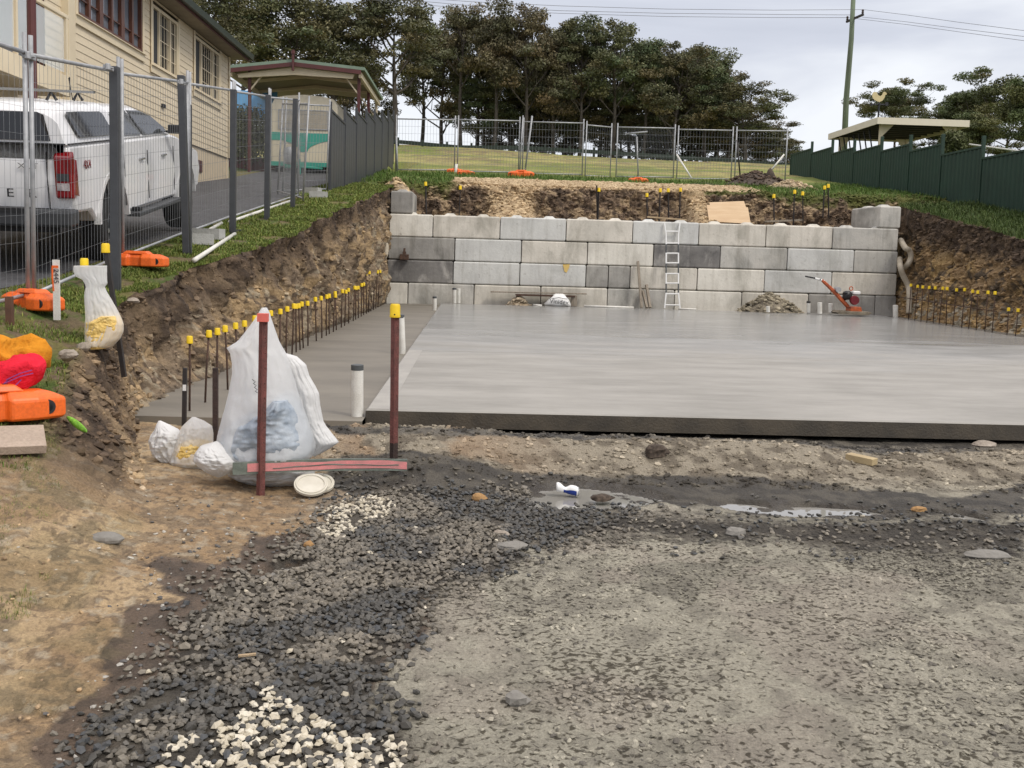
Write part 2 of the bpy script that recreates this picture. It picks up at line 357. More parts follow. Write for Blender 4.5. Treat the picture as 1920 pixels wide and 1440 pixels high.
def slope_col(X, Y, Z, t):
    """left verge and the soft earth slope: t = 0 at the crest, 1 at the foot"""
    n = fbm(X * 3, Y * 3, Z * 3, 41, 5); n2 = fbm(X * 11, Y * 11, Z * 11, 42, 4)
    d = mixc(BRN, BRN2, sst(.4, .6, n2)); d = mixc(d, c_(.27, .19, .11), sst(.52, .68, n) * .8)
    return d
M_GROUND = am('ground_earth', rough=.9, bump=1.0, bscale=48, var=.32, vscale=75, dist=.03, wet=.22)
def add_pit_shade(m):  # multiplies dark speckles into the base colour: painted shade of small mud pits
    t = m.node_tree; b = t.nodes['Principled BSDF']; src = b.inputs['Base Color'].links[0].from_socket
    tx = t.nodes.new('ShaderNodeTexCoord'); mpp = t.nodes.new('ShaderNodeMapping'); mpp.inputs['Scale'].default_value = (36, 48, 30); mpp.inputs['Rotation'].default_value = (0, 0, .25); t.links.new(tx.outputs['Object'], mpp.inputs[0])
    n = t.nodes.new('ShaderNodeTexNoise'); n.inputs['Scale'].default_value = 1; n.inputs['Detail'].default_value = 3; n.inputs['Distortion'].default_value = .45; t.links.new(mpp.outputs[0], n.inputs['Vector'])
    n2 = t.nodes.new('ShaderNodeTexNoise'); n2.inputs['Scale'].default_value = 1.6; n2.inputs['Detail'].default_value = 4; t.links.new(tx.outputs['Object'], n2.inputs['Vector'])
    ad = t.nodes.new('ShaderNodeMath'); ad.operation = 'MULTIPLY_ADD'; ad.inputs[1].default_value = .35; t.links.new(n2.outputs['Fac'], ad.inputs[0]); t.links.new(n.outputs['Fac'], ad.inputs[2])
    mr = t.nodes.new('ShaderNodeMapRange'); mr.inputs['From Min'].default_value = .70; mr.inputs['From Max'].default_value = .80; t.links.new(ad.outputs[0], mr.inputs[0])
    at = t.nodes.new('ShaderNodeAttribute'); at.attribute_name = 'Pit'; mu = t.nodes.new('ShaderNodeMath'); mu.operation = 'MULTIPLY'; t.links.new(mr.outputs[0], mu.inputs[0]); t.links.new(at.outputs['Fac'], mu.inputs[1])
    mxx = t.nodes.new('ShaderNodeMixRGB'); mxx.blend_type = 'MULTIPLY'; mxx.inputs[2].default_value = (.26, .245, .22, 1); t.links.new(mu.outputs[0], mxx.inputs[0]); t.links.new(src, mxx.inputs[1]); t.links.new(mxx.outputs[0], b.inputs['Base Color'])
add_pit_shade(M_GROUND)
M_BANK = am('cut_earth', rough=.95, bump=1.0, bscale=16, var=.4, vscale=20, dist=.06)
M_VERGE = am('turf', rough=.95, bump=.8, bscale=60, var=.45, vscale=30, dist=.03)
# foreground of the pit
ys = Yrows(2.3, 8.35, .0046, .008)
xs_u = np.concatenate([np.linspace(0, 7, 560), np.linspace(7, 14.3, 240)[1:]])
YY, UU = np.meshgrid(ys, xs_u, indexing='ij'); XX = tab(YY, T_XB) + UU
ZZ = hpit(XX, YY)
cc, wv = ground_col(XX, YY, ZZ)
px, py = projn(XX, YY, ZZ); qx, qy = warp(px, py, XX, YY)
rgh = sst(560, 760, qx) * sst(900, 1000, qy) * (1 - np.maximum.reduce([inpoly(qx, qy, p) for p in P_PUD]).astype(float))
bumpy = fbm(XX * 42, YY * 42, 0, 51, 3) - .5
ZZ = ZZ + rgh * (.016 * bumpy + .012 * np.maximum(0, fbm(XX * 17, YY * 17, 0, 52, 3) - .55) * 4 * (fbm(XX * 2, YY * 2, 0, 57, 2))) + (1 - rgh) * .006 * bumpy
tanz = (1 - sst(560, 700, qx)) * sst(880, 930, qy)
cr1 = np.abs(fbm(XX * 6, YY * 6, 0, 53, 3) - .5); crack = (1 - sst(0.0, .012, cr1)) * tanz * sst(.5, .6, fbm(XX * 1.5, YY * 1.5, 0, 54, 2))
cc = mixc(cc, c_(.1, .07, .045), crack * .8); ZZ = ZZ - .006 * crack
for p in P_PUD:
    cx = sum(a for a, b in p) / len(p); cy = sum(b for a, b in p) / len(p)
    pm_ = sum(inpoly(px + 6 * (vn(XX * 9, YY * 9, 0, 3) - .5), py, [(cx + (a - cx) * k, cy + (b - cy) * (1 + (k - 1) * 2.0)) for a, b in p]).astype(float) for k in (1.0, 1.06, 1.14, 1.22)) / 4
    ZZ = ZZ * (1 - pm_) + pm_ * (-.212 + .060 * (fbm(XX * 4.5, YY * 7, 0, 56, 5) - .42))
ZZ = tab(YY, T_ZB) * (1 - sst(0, .12, UU)) + ZZ * sst(0, .12, UU)
pit = rgh.copy()  # weight of the painted pit shade over the grey mud
go = npmesh('ground', np.stack([XX, YY, ZZ], -1).reshape(-1, 3), gridF(len(ys), len(xs_u)), M_GROUND, cc.reshape(-1, 3), wv.ravel()); tagp(go, kind='structure')
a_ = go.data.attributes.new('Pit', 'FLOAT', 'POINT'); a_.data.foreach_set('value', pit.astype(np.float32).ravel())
# left slope near + bank + verge
def strip(name, ys, ts, fn, mat, wet=None, kind='structure'):
    YY, TT = np.meshgrid(ys, ts, indexing='ij'); X, Y, Z, col = fn(YY, TT)
    o = npmesh(name, np.stack([X, Y, Z], -1).reshape(-1, 3), gridF(len(ys), len(ts)), mat, col.reshape(-1, 3), (np.zeros(X.size) if wet else None))
    return tagp(o, kind=kind)
def near_(Y): return 1 - sst(7.5, 9.5, Y)
def f_face(Y, t):
    xt, zt, xb, zb = section(Y)
    X = xt + (xb - xt) * t; prof = sst(0, 1, t) * .55 + t * .45
    Z = zt + (zb - zt) * (t * .6 + prof * .4)
    H = zt - zb; env = np.sin(np.pi * np.clip(t, 0, 1)) ** .6
    steep = sst(7.0, 9.5, Y)
    n = fbm(Y * 1.9, Z * .7, X * .5, 61, 5) - .5; n2 = fbm(Y * 6, Z * 3.5, X * 3, 62, 5) - .5; n3 = np.abs(fbm(Y * 14, Z * 9, X * 8, 63, 3) - .5)
    dsp = env * ((.75 * n + .42 * n2) * np.minimum(H, 1.6) * (.35 + .35 * steep) + .10 * n3)
    X = X * (1 - steep) + steep * (xt + (xb - xt) * np.interp(t, [0, .06, .62, 1], [0, .12, .38, 1.0])); X2 = X + dsp * (.25 + .75 * steep); Z2 = Z + (dsp * (1 - steep) * .9) + .05 * n2 * env
    lo = 1 - sst(4.6, 6.0, Y); Z2 = Z2 * (1 - lo * .8) + lo * .8 * (Z + .12 * n2 * env) + near_(Y) * sst(0, .15, 1 - t) * sst(0, .1, t) * (.018 * (fbm(Y * 24, X * 24, 0, 70, 4) - .5) + .02 * np.maximum(0, fbm(Y * 9, X * 9, 0, 68, 4) - .52) * 3)
    X2 = X2 + steep * env * -.12 * np.exp(-((t - .12) / .1) ** 2)
    # colours: dark topsoil over tan broken rock
    f = (zt - Z2) ; top = 1 - sst(.28, .62, f / 1.0 + .35 * (fbm(Y * 1.5, Z * 2, 0, 64, 4) - .5) - .22 * sst(12, 18, Y) * 0)
    nn = fbm(Y * 3, Z * 3, X * 3, 65, 5); n4 = fbm(Y * 13, Z * 9, X * 9, 66, 4)
    rock = mixc(ROCK2, ROCK * .95, sst(.42, .6, nn)); rock = mixc(rock, c_(.13, .095, .065), sst(.5, .62, n4)); rock = mixc(rock, c_(.42, .36, .26), sst(.62, .7, fbm(Y * 8, Z * 8, X * 8, 67, 3)) * .7)
    soil = mixc(BRN, BRN2, sst(.4, .58, n4))
    soil = mixc(soil, c_(.26, .185, .11), sst(.5, .64, nn) * .8 * (1 - .5 * steep))
    near = 1 - steep
    k = np.clip(top + near * .85, 0, 1)
    col = mixc(rock, soil, k)
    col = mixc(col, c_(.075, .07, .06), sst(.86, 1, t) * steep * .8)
    pxx, pyy = projn(X2, Y, Z2)
    tn = near * sst(.6, 1.0, t + .5 * (nn - .5)) * (1 - sst(6.0, 7.2, Y))
    gc, _ = ground_col(X2, Y, Z2); col = mixc(col, gc, tn)
    gt = near * (1 - sst(.0, .22, t + .5 * (nn - .5))) * .7
    col = mixc(col, mixc(GRS2, c_(.14, .13, .06), nn), gt)
    lowg = (1 - sst(4.9, 5.8, Y + .8 * (nn - .5))); col = mixc(col, gc, lowg); col = mixc(col, mixc(GRS2 * 1.1, c_(.22, .2, .1), nn), lowg * sst(.5, .6, fbm(Y * 2.2, X2 * 2.2, 0, 69, 4) + .25 * (.5 - t)) * .22)
    return X2, Y, Z2, col
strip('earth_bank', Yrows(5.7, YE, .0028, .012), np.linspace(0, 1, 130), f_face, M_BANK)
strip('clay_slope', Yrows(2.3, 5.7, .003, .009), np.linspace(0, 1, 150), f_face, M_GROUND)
def verge_z(X, Y):
    xt, zt, xb, zb = section(Y); u = np.clip((X - xt) / (XD - xt), 0, 1)
    return zt + (tab(Y, T_DZ) - zt) * sst(0, 1, u) + .05 * (fbm(X * 4, Y * 4, 0, 71, 4) - .5) * (1 - u) * np.minimum(1, u * 8 + .0)
def f_verge(Y, t):
    xt, zt, xb, zb = section(Y); X = xt + (XD - xt) * t; Z = verge_z(X, Y)
    n = fbm(X * 2.5, Y * 2.5, 0, 72, 4); n2 = fbm(X * 10, Y * 10, 0, 73, 4)
    col = mixc(GRS, GRS2, sst(.4, .65, n)); col = mixc(col, BRN * 1.2, sst(.48, .58, n2) * (.7 + .5 * (1 - sst(5.5, 8.5, Y))))
    gc, _ = ground_col(X, Y, Z); col = mixc(col, gc, 1 - sst(4.9, 5.8, Y + .8 * (n - .5)))
    return X, Y, Z, col
strip('grass_verge', Yrows(5.7, 34, .006, .02), np.linspace(0, 1, 34), f_verge, M_VERGE)
strip('clay_verge', Yrows(2.3, 5.7, .006, .02), np.linspace(0, 1, 60), f_verge, M_GROUND)
def surf(X, Y):
    xt, zt, xb, zb = section(Y); t = np.clip((X - xt) / (xb - xt), 0, 1); zf = zt + (zb - zt) * (t * .6 + (sst(0, 1, t) * .55 + t * .45) * .4)
    return np.where(X > xb, hpit(X, Y), np.where(X > xt, zf, verge_z(np.minimum(X, xt), Y)))
# asphalt driveway
M_ASPH = pm('asphalt', (.085, .085, .09), (.055, .055, .058), scale=1.5, rough=.75, bump=.35, bscale=220, speck=.35)
def f_drive(Y, t):
    X = XD - .0 + (-7.42 - XD) * t; e = (t < .001) * .06 * (fbm(Y * 4, Y * 0, 0, 75, 2) - .5)
    return X + e, Y, tab(Y, T_DZ) + .004 + 0 * t, np.zeros(X.shape + (3,)) + .07
strip('driveway', Yrows(-4, 46, .03, .2), np.linspace(0, 1, 6), f_drive, M_ASPH)
def f_house_ground(Y, t):
    X = -7.42 + (-90 + 7.42) * t ** 2; return X, Y, tab(Y, T_DZ) - .02 + 0 * t, np.zeros(X.shape + (3,)) + GRS2
strip('yard_ground', np.linspace(-4, 34, 30), np.linspace(0, 1, 8), f_house_ground, M_VERGE)
# coarse ground under and behind the viewer, and under the slab
mb = MB(); mb.add([(-90, -40, -.30), (60, -40, -.30), (60, 28, -.30), (-90, 28, -.30)], [(0, 1, 2, 3)])
tagp(mb.build('base_ground', pm('base_earth', tuple(GRY2), tuple(BRN), scale=2, rough=.9, bump=.5)), kind='structure')
# right bank and right verge
XFR = 14.5
def sec_r(Y):
    nY = .25 * (fbm(Y * 1.1, Y * 0, 0, 81, 3) - .5) * 2
    return 12.15 + nY, 2.10 + .158 * (Y - 21.5), 11.65 + 0 * Y, -.1 + 0 * Y
def f_face_r(Y, t):
    xt, zt, xb, zb = sec_r(Y); X = xb + (xt - xb) * t ** .8; Z = zb + (zt - zb) * t
    env = np.sin(np.pi * np.clip(t, 0, 1)) ** .6
    n = fbm(Y * 1.3, Z * 1.3, 0, 82, 5) - .5; n2 = fbm(Y * 5, Z * 5, X, 83, 5) - .5
    X = X - env * (.7 * n + .35 * n2) + env * .1
    nn = fbm(Y * 2.2, Z * 2.2, X, 84, 5); n4 = fbm(Y * 9, Z * 7, X, 85, 4)
    rock = mixc(c_(.28, .19, .10), c_(.38, .26, .12), sst(.42, .6, nn)); rock = mixc(rock, c_(.1, .075, .05), sst(.5, .62, n4))
    rock = mixc(rock, c_(.33, .29, .22), sst(.5, .6, n4) * (1 - sst(.1, .35, t)))
    soil = mixc(BRN, BRN2, sst(.4, .58, n4)); col = mixc(rock, soil, sst(.6, .8, t + .3 * (nn - .5)))
    return X, Y, Z, col
strip('earth_bank', np.linspace(10, YE, 420), np.linspace(0, 1, 90), f_face_r, M_BANK)
def rv_z(X, Y):
    xt, zt, xb, zb = sec_r(Y); u = np.clip((X - xt) / (XFR - xt), 0, 1); return zt + u * (.06 + .01 * (Y - 20)) + .06 * (fbm(X * 2, Y * 2, 0, 86, 3) - .5) * np.minimum(1, u * 5)
def f_verge_r(Y, t):
    xt, zt, xb, zb = sec_r(Y); X = xt + (XFR + 10 - xt) * t; Z = rv_z(X, Y)
    n = fbm(X * 1.5, Y * 1.5, 0, 87, 4); col = mixc(GRS * .8, GRS2 * .7, sst(.4, .65, n)); return X, Y, Z, col
strip('grass_verge', np.linspace(10, YE, 160), np.linspace(0, 1, 50), f_verge_r, M_VERGE)
# ---- ground behind the wall, up to the hill
XL_, XR_ = -2.5, 14.6
T_FLD = [(29.2, 3.36), (31, 3.62), (35, 4.1), (38, 4.5), (50, 6.05), (62, 7.75), (72, 8.9), (78, 9.15), (95, 8.0), (150, 3), (300, -8), (900, -30)]
def field_z(X, Y):
    return tab(Y, T_FLD) + (-.04 * (X - 5) * sst(50, 80, Y) * np.clip(1 - np.abs(X) / 120, 0.2, 1)) + .35 * (fbm(X * .12, Y * .12, 0, 91, 3) - .5) * sst(33, 45, Y)
def back_edge(X):   # where the cut behind the wall stands
    return 29.0 + 1.2 * (fbm(X * .45, X * 0 + 2, 0, 92, 3) - .5) + 1.3 * sst(1.2, 2.2, X) * (1 - sst(3.0, 3.6, X)) * 0
px2X = lambda p, Y: float(atY(p, 400, Y).x)
RUB = [(px2X(958, 28.5), .72), (px2X(1312, 28.5), .42)]
def rubble(X):
    r = np.zeros_like(X)
    for c0, wd in RUB: r = np.maximum(r, np.exp(-((X - c0) / wd) ** 4))
    return r
ZW = 2.36                                # wall top
def f_back(X, t):
    ye = back_edge(X); zt = field_z(X, ye) ; rb = rubble(X)
    ye2 = ye + .2
    y0 = 27.0; Y = np.where(t < .3, y0 + (ye - .5 - y0) * t / .3, np.where(t < .75, ye - .5 + (t - .3) / .45 * .7, ye2 + (t - .75) / .25 * 1.4))
    zc = ZW - .12 + (zt - ZW + .12) * sst(.3, .75, t)
    ramp = ZW - .1 + (zt - ZW + .1) * np.clip((Y - y0) / (ye2 + 0.3 - y0), 0, 1) ** .85
    Z = zc * (1 - rb) + ramp * rb
    Z = np.where(t >= .75, field_z(X, Y) , Z)
    n = fbm(X * 1.7, Y * 1.7, Z * 1.7, 93, 5) - .5; n2 = fbm(X * 7, Y * 7, Z * 7, 94, 5) - .5
    env = sst(0, .1, t) * (1 - sst(.9, 1, t)); Y = Y - env * (.5 * n + .35 * n2) * sst(.2, .4, t); Z = Z + env * (.16 * n + .16 * n2)
    tanlay = sst(-.3, .3, X - px2X(850, 30)) * (1 - sst(-.3, .3, X - px2X(1300, 30)))
    nn = fbm(X * 3, Y * 3, Z * 3, 95, 5); n4 = fbm(X * 12, Y * 12, Z * 12, 96, 4)
    soil = mixc(BRN * 1.5, BRN2 * 1.2, sst(.4, .58, n4)); soil = mixc(soil, c_(.38, .28, .17), sst(.5, .6, fbm(X * 4, Y * 4, Z * 4, 88, 4)) * .75); soil = mixc(soil, c_(.25, .2, .15), sst(.3, .9, 1 - t * 1.6) * sst(.48, .6, nn))
    tan = mixc(c_(.5, .38, .23), c_(.3, .21, .12), sst(.45, .62, n4))
    grs = mixc(GRS, GRS2 * .8, nn)
    top = sst(.68, .78, t + .12 * (nn - .5))
    col = mixc(soil, mixc(grs, tan, tanlay), top)
    gpatch = (1 - tanlay) * sst(.58, .68, t + .3 * (nn - .5)) ; col = mixc(col, grs, gpatch * (1 - sst(px2X(1270, 30), px2X(1300, 30), X) * (1 - sst(px2X(1400, 30), px2X(1430, 30), X))))
    col = mixc(col, tan, np.clip(rb * 1.3, 0, 1) * sst(.35, .5, n4 + .25 * rb))
    return X, Y, Z, col
XX, TT = np.meshgrid(np.linspace(XL_ - .5, XR_, 620), np.linspace(0, 1, 110), indexing='ij')
bX, bY, bZ, bc = f_back(XX, TT)
BACKEND_Y = bY[:, -1].copy()
tagp(npmesh('earth_cut', np.stack([bX, bY, bZ], -1).reshape(-1, 3), gridF(620, 110), M_BANK, bc.reshape(-1, 3)), kind='structure')
# field sheet
M_FIELD = am('pasture', rough=.95, bump=.6, bscale=3.5, var=.3, vscale=1.4, dist=.2)
ys = np.concatenate([np.linspace(29.6, 45, 110), np.linspace(45, 100, 90)[1:], np.geomspace(100, 900, 22)[1:]])
xs = np.concatenate([-np.geomspace(400, 5, 30), np.linspace(-4.5, 20, 120), np.geomspace(20.5, 450, 30)])
YY, XX = np.meshgrid(ys, xs, indexing='ij')
ZZ = field_z(XX, YY); ZZ = np.where(YY < 31.0, np.minimum(ZZ, ZZ - .06), ZZ)
ZZ = ZZ + .12 * (fbm(XX * .7, YY * .7, 0, 97, 4) - .5)
ZZ = np.where((XX < -3.0) & (XX > -9) & (YY < 46), tab(YY, T_DZ) - .15, ZZ)
n = fbm(XX * .25, YY * .6, 0, 98, 4); n2 = fbm(XX * 1.2, YY * 2, 0, 99, 4)
fc = mixc(c_(.16, .19, .045), c_(.30, .27, .10), sst(.4, .62, n)); fc = mixc(fc, c_(.17, .13, .075), sst(.5, .62, n2) * (.35 + .5 * np.exp(-((YY - 60) / 12) ** 2)))
tl = sst(-.3, .3, XX - px2X(850, 31)) * (1 - sst(-.4, .4, XX - px2X(1420, 31))) * (1 - sst(31.5, 34.5, YY + 1.5 * (n2 - .5)))
near = (1 - sst(36.5, 39, YY)); fc = mixc(fc, c_(.07, .12, .02), near * .8)
fc = mixc(fc, mixc(c_(.5, .38, .23), c_(.32, .23, .13), sst(.4, .6, n2)), np.clip(tl, 0, 1))
tagp(npmesh('field', np.stack([XX, YY, ZZ], -1).reshape(-1, 3), gridF(len(ys), len(xs)), M_FIELD, fc.reshape(-1, 3)), kind='structure')
# ------------------------------------------------------------ slab and side footing
def concrete(name, c, c2, wet0=None, wet1=None, streak=True, rough=.7):
    m, t, b = newmat(name)
    tx = t.nodes.new('ShaderNodeNewGeometry'); mpp = t.nodes.new('ShaderNodeMapping'); mpp.inputs['Scale'].default_value = (.5, 1.3, 1)
    t.links.new(tx.outputs['Position'], mpp.inputs[0])
    n = t.nodes.new('ShaderNodeTexNoise'); n.inputs['Scale'].default_value = 1.3; n.inputs['Detail'].default_value = 9; n.inputs['Roughness'].default_value = .68; t.links.new(mpp.outputs[0], n.inputs['Vector'])
    r = t.nodes.new('ShaderNodeValToRGB'); r.color_ramp.elements[0].position = .36; r.color_ramp.elements[1].position = .64
    r.color_ramp.elements[0].color = (*c2, 1); r.color_ramp.elements[1].color = (*c, 1); t.links.new(n.outputs['Fac'], r.inputs[0])
    b.inputs['Specular IOR Level'].default_value = .5; b.inputs['Roughness'].default_value = rough
    sep = t.nodes.new('ShaderNodeSeparateXYZ'); t.links.new(tx.outputs['Position'], sep.inputs[0])
    n2 = t.nodes.new('ShaderNodeTexNoise'); n2.inputs['Scale'].default_value = .9; n2.inputs['Detail'].default_value = 6; t.links.new(mpp.outputs[0], n2.inputs['Vector'])
    out = r.outputs[0]
    if wet0:
        a = t.nodes.new('ShaderNodeMath'); a.operation = 'MULTIPLY_ADD'; a.inputs[1].default_value = 7.0; t.links.new(n2.outputs['Fac'], a.inputs[0]); t.links.new(sep.outputs['Y'], a.inputs[2])
        mr = t.nodes.new('ShaderNodeMapRange'); mr.inputs['From Min'].default_value = wet0 + 3.5; mr.inputs['From Max'].default_value = wet1 + 3.5; t.links.new(a.outputs[0], mr.inputs[0])
        m2 = t.nodes.new('ShaderNodeMapRange'); m2.inputs['To Min'].default_value = rough; m2.inputs['To Max'].default_value = .21; t.links.new(mr.outputs[0], m2.inputs[0]); t.links.new(m2.outputs[0], b.inputs['Roughness'])
        mc = t.nodes.new('ShaderNodeMixRGB'); mc.blend_type = 'MULTIPLY'; mc.inputs[2].default_value = (.9, .94, 1.0, 1); t.links.new(mr.outputs[0], mc.inputs[0]); t.links.new(out, mc.inputs[1]); out = mc.outputs[0]
    t.links.new(out, b.inputs['Base Color'])
    n3 = t.nodes.new('ShaderNodeTexNoise'); n3.inputs['Scale'].default_value = 22; n3.inputs['Detail'].default_value = 4; t.links.new(mpp.outputs[0], n3.inputs['Vector'])
    bp = t.nodes.new('ShaderNodeBump'); bp.inputs['Strength'].default_value = .25; bp.inputs['Distance'].default_value = .008; t.links.new(n3.outputs['Fac'], bp.inputs['Height']); t.links.new(bp.outputs[0], b.inputs['Normal'])
    return m
M_SLAB = concrete('slab_concrete', (.345, .33, .30), (.25, .24, .215), 12.5, 17)
M_PATH = concrete('footing_concrete', (.21, .19, .155), (.155, .14, .115), rough=.6)
M_EDGE = pm('wet_formed_concrete', (.085, .07, .05), (.05, .043, .033), scale=4, rough=.6, bump=.3, bscale=50)
M_RIM = pm('pale_rim_concrete', (.38, .365, .33), (.32, .305, .28), scale=3, rough=.65, bump=.15, bscale=60)
YF, YB, XSL, XSR = 8.19, 25.6, -.92, 10.9
sl = thing('concrete_slab', 'large smooth grey house slab, wet and shiny toward the block wall', 'slab', (5, 8.19, -.15)); sl['kind'] = 'structure'; del sl['category']; del sl['label']
m = MB(); m.bx(XSL + .0, XSR, YF + .0, YB, -.15, -.012); m.build('slab_edge', M_EDGE, sl)
m = MB(); m.add([(XSL, YF, -.012), (XSR, YF, -.012), (XSR, YB, -.012), (XSL, YB, -.012), (XSL + .014, YF + .014, .0), (XSR, YF + .014, .0), (XSR, YB, .0), (XSL + .014, YB, .0)], [(0, 1, 5, 4), (3, 0, 4, 7), (4, 5, 6, 7)]); m.build('slab_top', M_SLAB, sl)
m = MB(); m.bx(XSL + .02, XSL + .2, YF + .016, 13.2, .0, .003); m.build('rim', M_RIM, sl)
m = MB(); m.bx(XSL + .2, XSR, 13.2, 13.23, .0, .003); m.build('trowel_line', M_RIM, sl)
m = MB(); m.add([(-3.0, 8.02, -.07), (XSL - .003, 7.98, -.07), (XSL - .003, 26.0, -.07), (-2.75, 26.0, -.07), (-3.0, 8.02, -.17), (XSL - .003, 7.98, -.17)], [(0, 1, 2, 3), (4, 5, 1, 0)])
tagp(m.build('path', M_PATH), kind='structure')
m = MB(); m.bx(XSR + .003, 11.75, 12, 26.0, -.2, -.05); tagp(m.build('path', M_PATH), kind='structure')
m = MB(); m.bx(-2.3, 11.4, YB + .003, 27.1, -.2, -.06); tagp(m.build('path', M_PATH), kind='structure')
# puddles
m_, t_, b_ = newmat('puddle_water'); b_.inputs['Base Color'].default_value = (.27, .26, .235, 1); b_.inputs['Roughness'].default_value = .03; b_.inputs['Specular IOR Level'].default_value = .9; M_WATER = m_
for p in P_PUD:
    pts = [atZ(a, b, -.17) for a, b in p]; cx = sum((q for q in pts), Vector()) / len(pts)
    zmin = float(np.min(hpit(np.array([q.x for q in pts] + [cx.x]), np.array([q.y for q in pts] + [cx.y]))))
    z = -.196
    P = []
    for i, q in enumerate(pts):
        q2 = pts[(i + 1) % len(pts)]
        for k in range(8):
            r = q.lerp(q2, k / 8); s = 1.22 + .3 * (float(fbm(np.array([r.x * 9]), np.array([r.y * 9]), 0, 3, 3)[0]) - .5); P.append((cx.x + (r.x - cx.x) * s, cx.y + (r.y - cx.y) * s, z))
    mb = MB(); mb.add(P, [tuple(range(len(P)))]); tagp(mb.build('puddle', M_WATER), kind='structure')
# ------------------------------------------------------------ stones
_t = (1 + 5 ** .5) / 2
ICO_V = np.array([(-1, _t, 0), (1, _t, 0), (-1, -_t, 0), (1, -_t, 0), (0, -1, _t), (0, 1, _t), (0, -1, -_t), (0, 1, -_t), (_t, 0, -1), (_t, 0, 1), (-_t, 0, -1), (-_t, 0, 1)]) / 1.9
ICO_F = np.array([(0, 11, 5), (0, 5, 1), (0, 1, 7), (0, 7, 10), (0, 10, 11), (1, 5, 9), (5, 11, 4), (11, 10, 2), (10, 7, 6), (7, 1, 8), (3, 9, 4), (3, 4, 2), (3, 2, 6), (3, 6, 8), (3, 8, 9), (4, 9, 5), (2, 4, 11), (6, 2, 10), (8, 6, 7), (9, 8, 1)])
def stones(name, P, r, cols, mat, flat=.62, seed=1, sink=.3, jit=.32):
    g = np.random.default_rng(seed); N = len(P)
    V = ICO_V[None] * (1 + jit * (g.random((N, 12, 1)) - .5) * 2) + .12 * (g.random((N, 12, 3)) - .5)
    V = V * np.stack([.8 + .5 * g.random(N), .65 + .4 * g.random(N), flat * (.7 + .5 * g.random(N))], -1)[:, None, :]
    a = g.random(N) * 6.283; tl = (g.random(N) - .5) * 1.0; c, s = np.cos(tl), np.sin(tl)
    V = np.stack([V[..., 0] * c[:, None] - V[..., 2] * s[:, None], V[..., 1], V[..., 0] * s[:, None] + V[..., 2] * c[:, None]], -1)
    c, s = np.cos(a), np.sin(a)
    V = np.stack([V[..., 0] * c[:, None] - V[..., 1] * s[:, None], V[..., 0] * s[:, None] + V[..., 1] * c[:, None], V[..., 2]], -1)
    V = V * r[:, None, None] + P[:, None, :]; V[..., 2] += (r * (flat * .6 - sink))[:, None]
    F = (ICO_F[None] + (np.arange(N) * 12)[:, None, None]).reshape(-1, 3)
    o = npmesh(name, V.reshape(-1, 3), F, mat, np.repeat(cols, 12, 0), smooth=False); return o
M_STONE = am('crushed_stone', rough=.55, bump=.3, bscale=90, var=.25, vscale=70, dist=.003, spec=.5)
M_MUDSTONE = am('mud_coated_stone', rough=.9, bump=.5, bscale=120, var=.3, vscale=60, dist=.004)
g = np.random.default_rng(5)
def scatter(n, x0, x1, y0, y1, pw=1.0):
    y = y0 * (y1 / y0) ** (g.random(n) ** pw); x = (g.random(n) - .5) * y * 1.12 + y * .04
    return x, y
n = 150000; X = -2.2 + 6.6 * g.random(n); Y = 2.6 + 4.1 * g.random(n)
Z = hpit(X, Y); px, py = projn(X, Y, Z); ok = (px > -40) & (px < 1960) & (py < 1480); X, Y, Z, px, py = X[ok], Y[ok], Z[ok], px[ok], py[ok]
qx, qy = warp(px, py, X, Y); ing = inpoly(qx + 90 * (g.random(len(X)) + g.random(len(X)) - 1), qy + 50 * (g.random(len(X)) + g.random(len(X)) - 1), P_GRAV)
ing &= g.random(len(X)) > .82 * sst(980, 1300, px)
wh = inpoly(qx + 60 * (fbm(X * 14, Y * 14, 0, 7, 3) - .5), qy, P_WHITE) | inpoly(qx, qy, P_WHITE2)
nearw = g.random(len(X)) < .04
pud = np.maximum.reduce([inpoly(px, py, p) for p in P_PUD])
keep = (ing | wh) & ~pud & (g.random(len(X)) < np.clip(.42 - .02 * (Y - 3), .25, 1)) & (fbm(X * 3, Y * 3, 0, 77, 3) < .72)
X1, Y1, Z1, w1 = X[keep], Y[keep], Z[keep], (wh[keep] & (g.random(keep.sum()) < .62)) | (g.random(keep.sum()) < .006)
bn = fbm(X1 * 2.5, Y1 * 2.5, 0, 55, 3)
gc = mixc(c_(.055, .052, .045), c_(.145, .127, .098), np.clip(sst(.42, .6, bn) + .5 * (g.random(len(X1)) - .5), 0, 1)) * (.6 + .9 * g.random((len(X1), 1)))
gc = mixc(gc, c_(.055, .058, .06), (g.random(len(X1)) < .15).astype(float) * (1 - sst(.45, .6, bn)))
wc = mixc(c_(.62, .57, .46), c_(.42, .37, .27), g.random(len(X1))); gc = np.where(w1[:, None], wc, gc)
r = .0105 + .0065 * g.random(len(X1)); r *= np.where(g.random(len(X1)) < .06, 1.35, 1)
tagp(stones('gravel', np.stack([X1, Y1, Z1 + .004 + .006 * g.random(len(X1))], -1), r, gc, M_STONE, seed=2), kind='stuff')
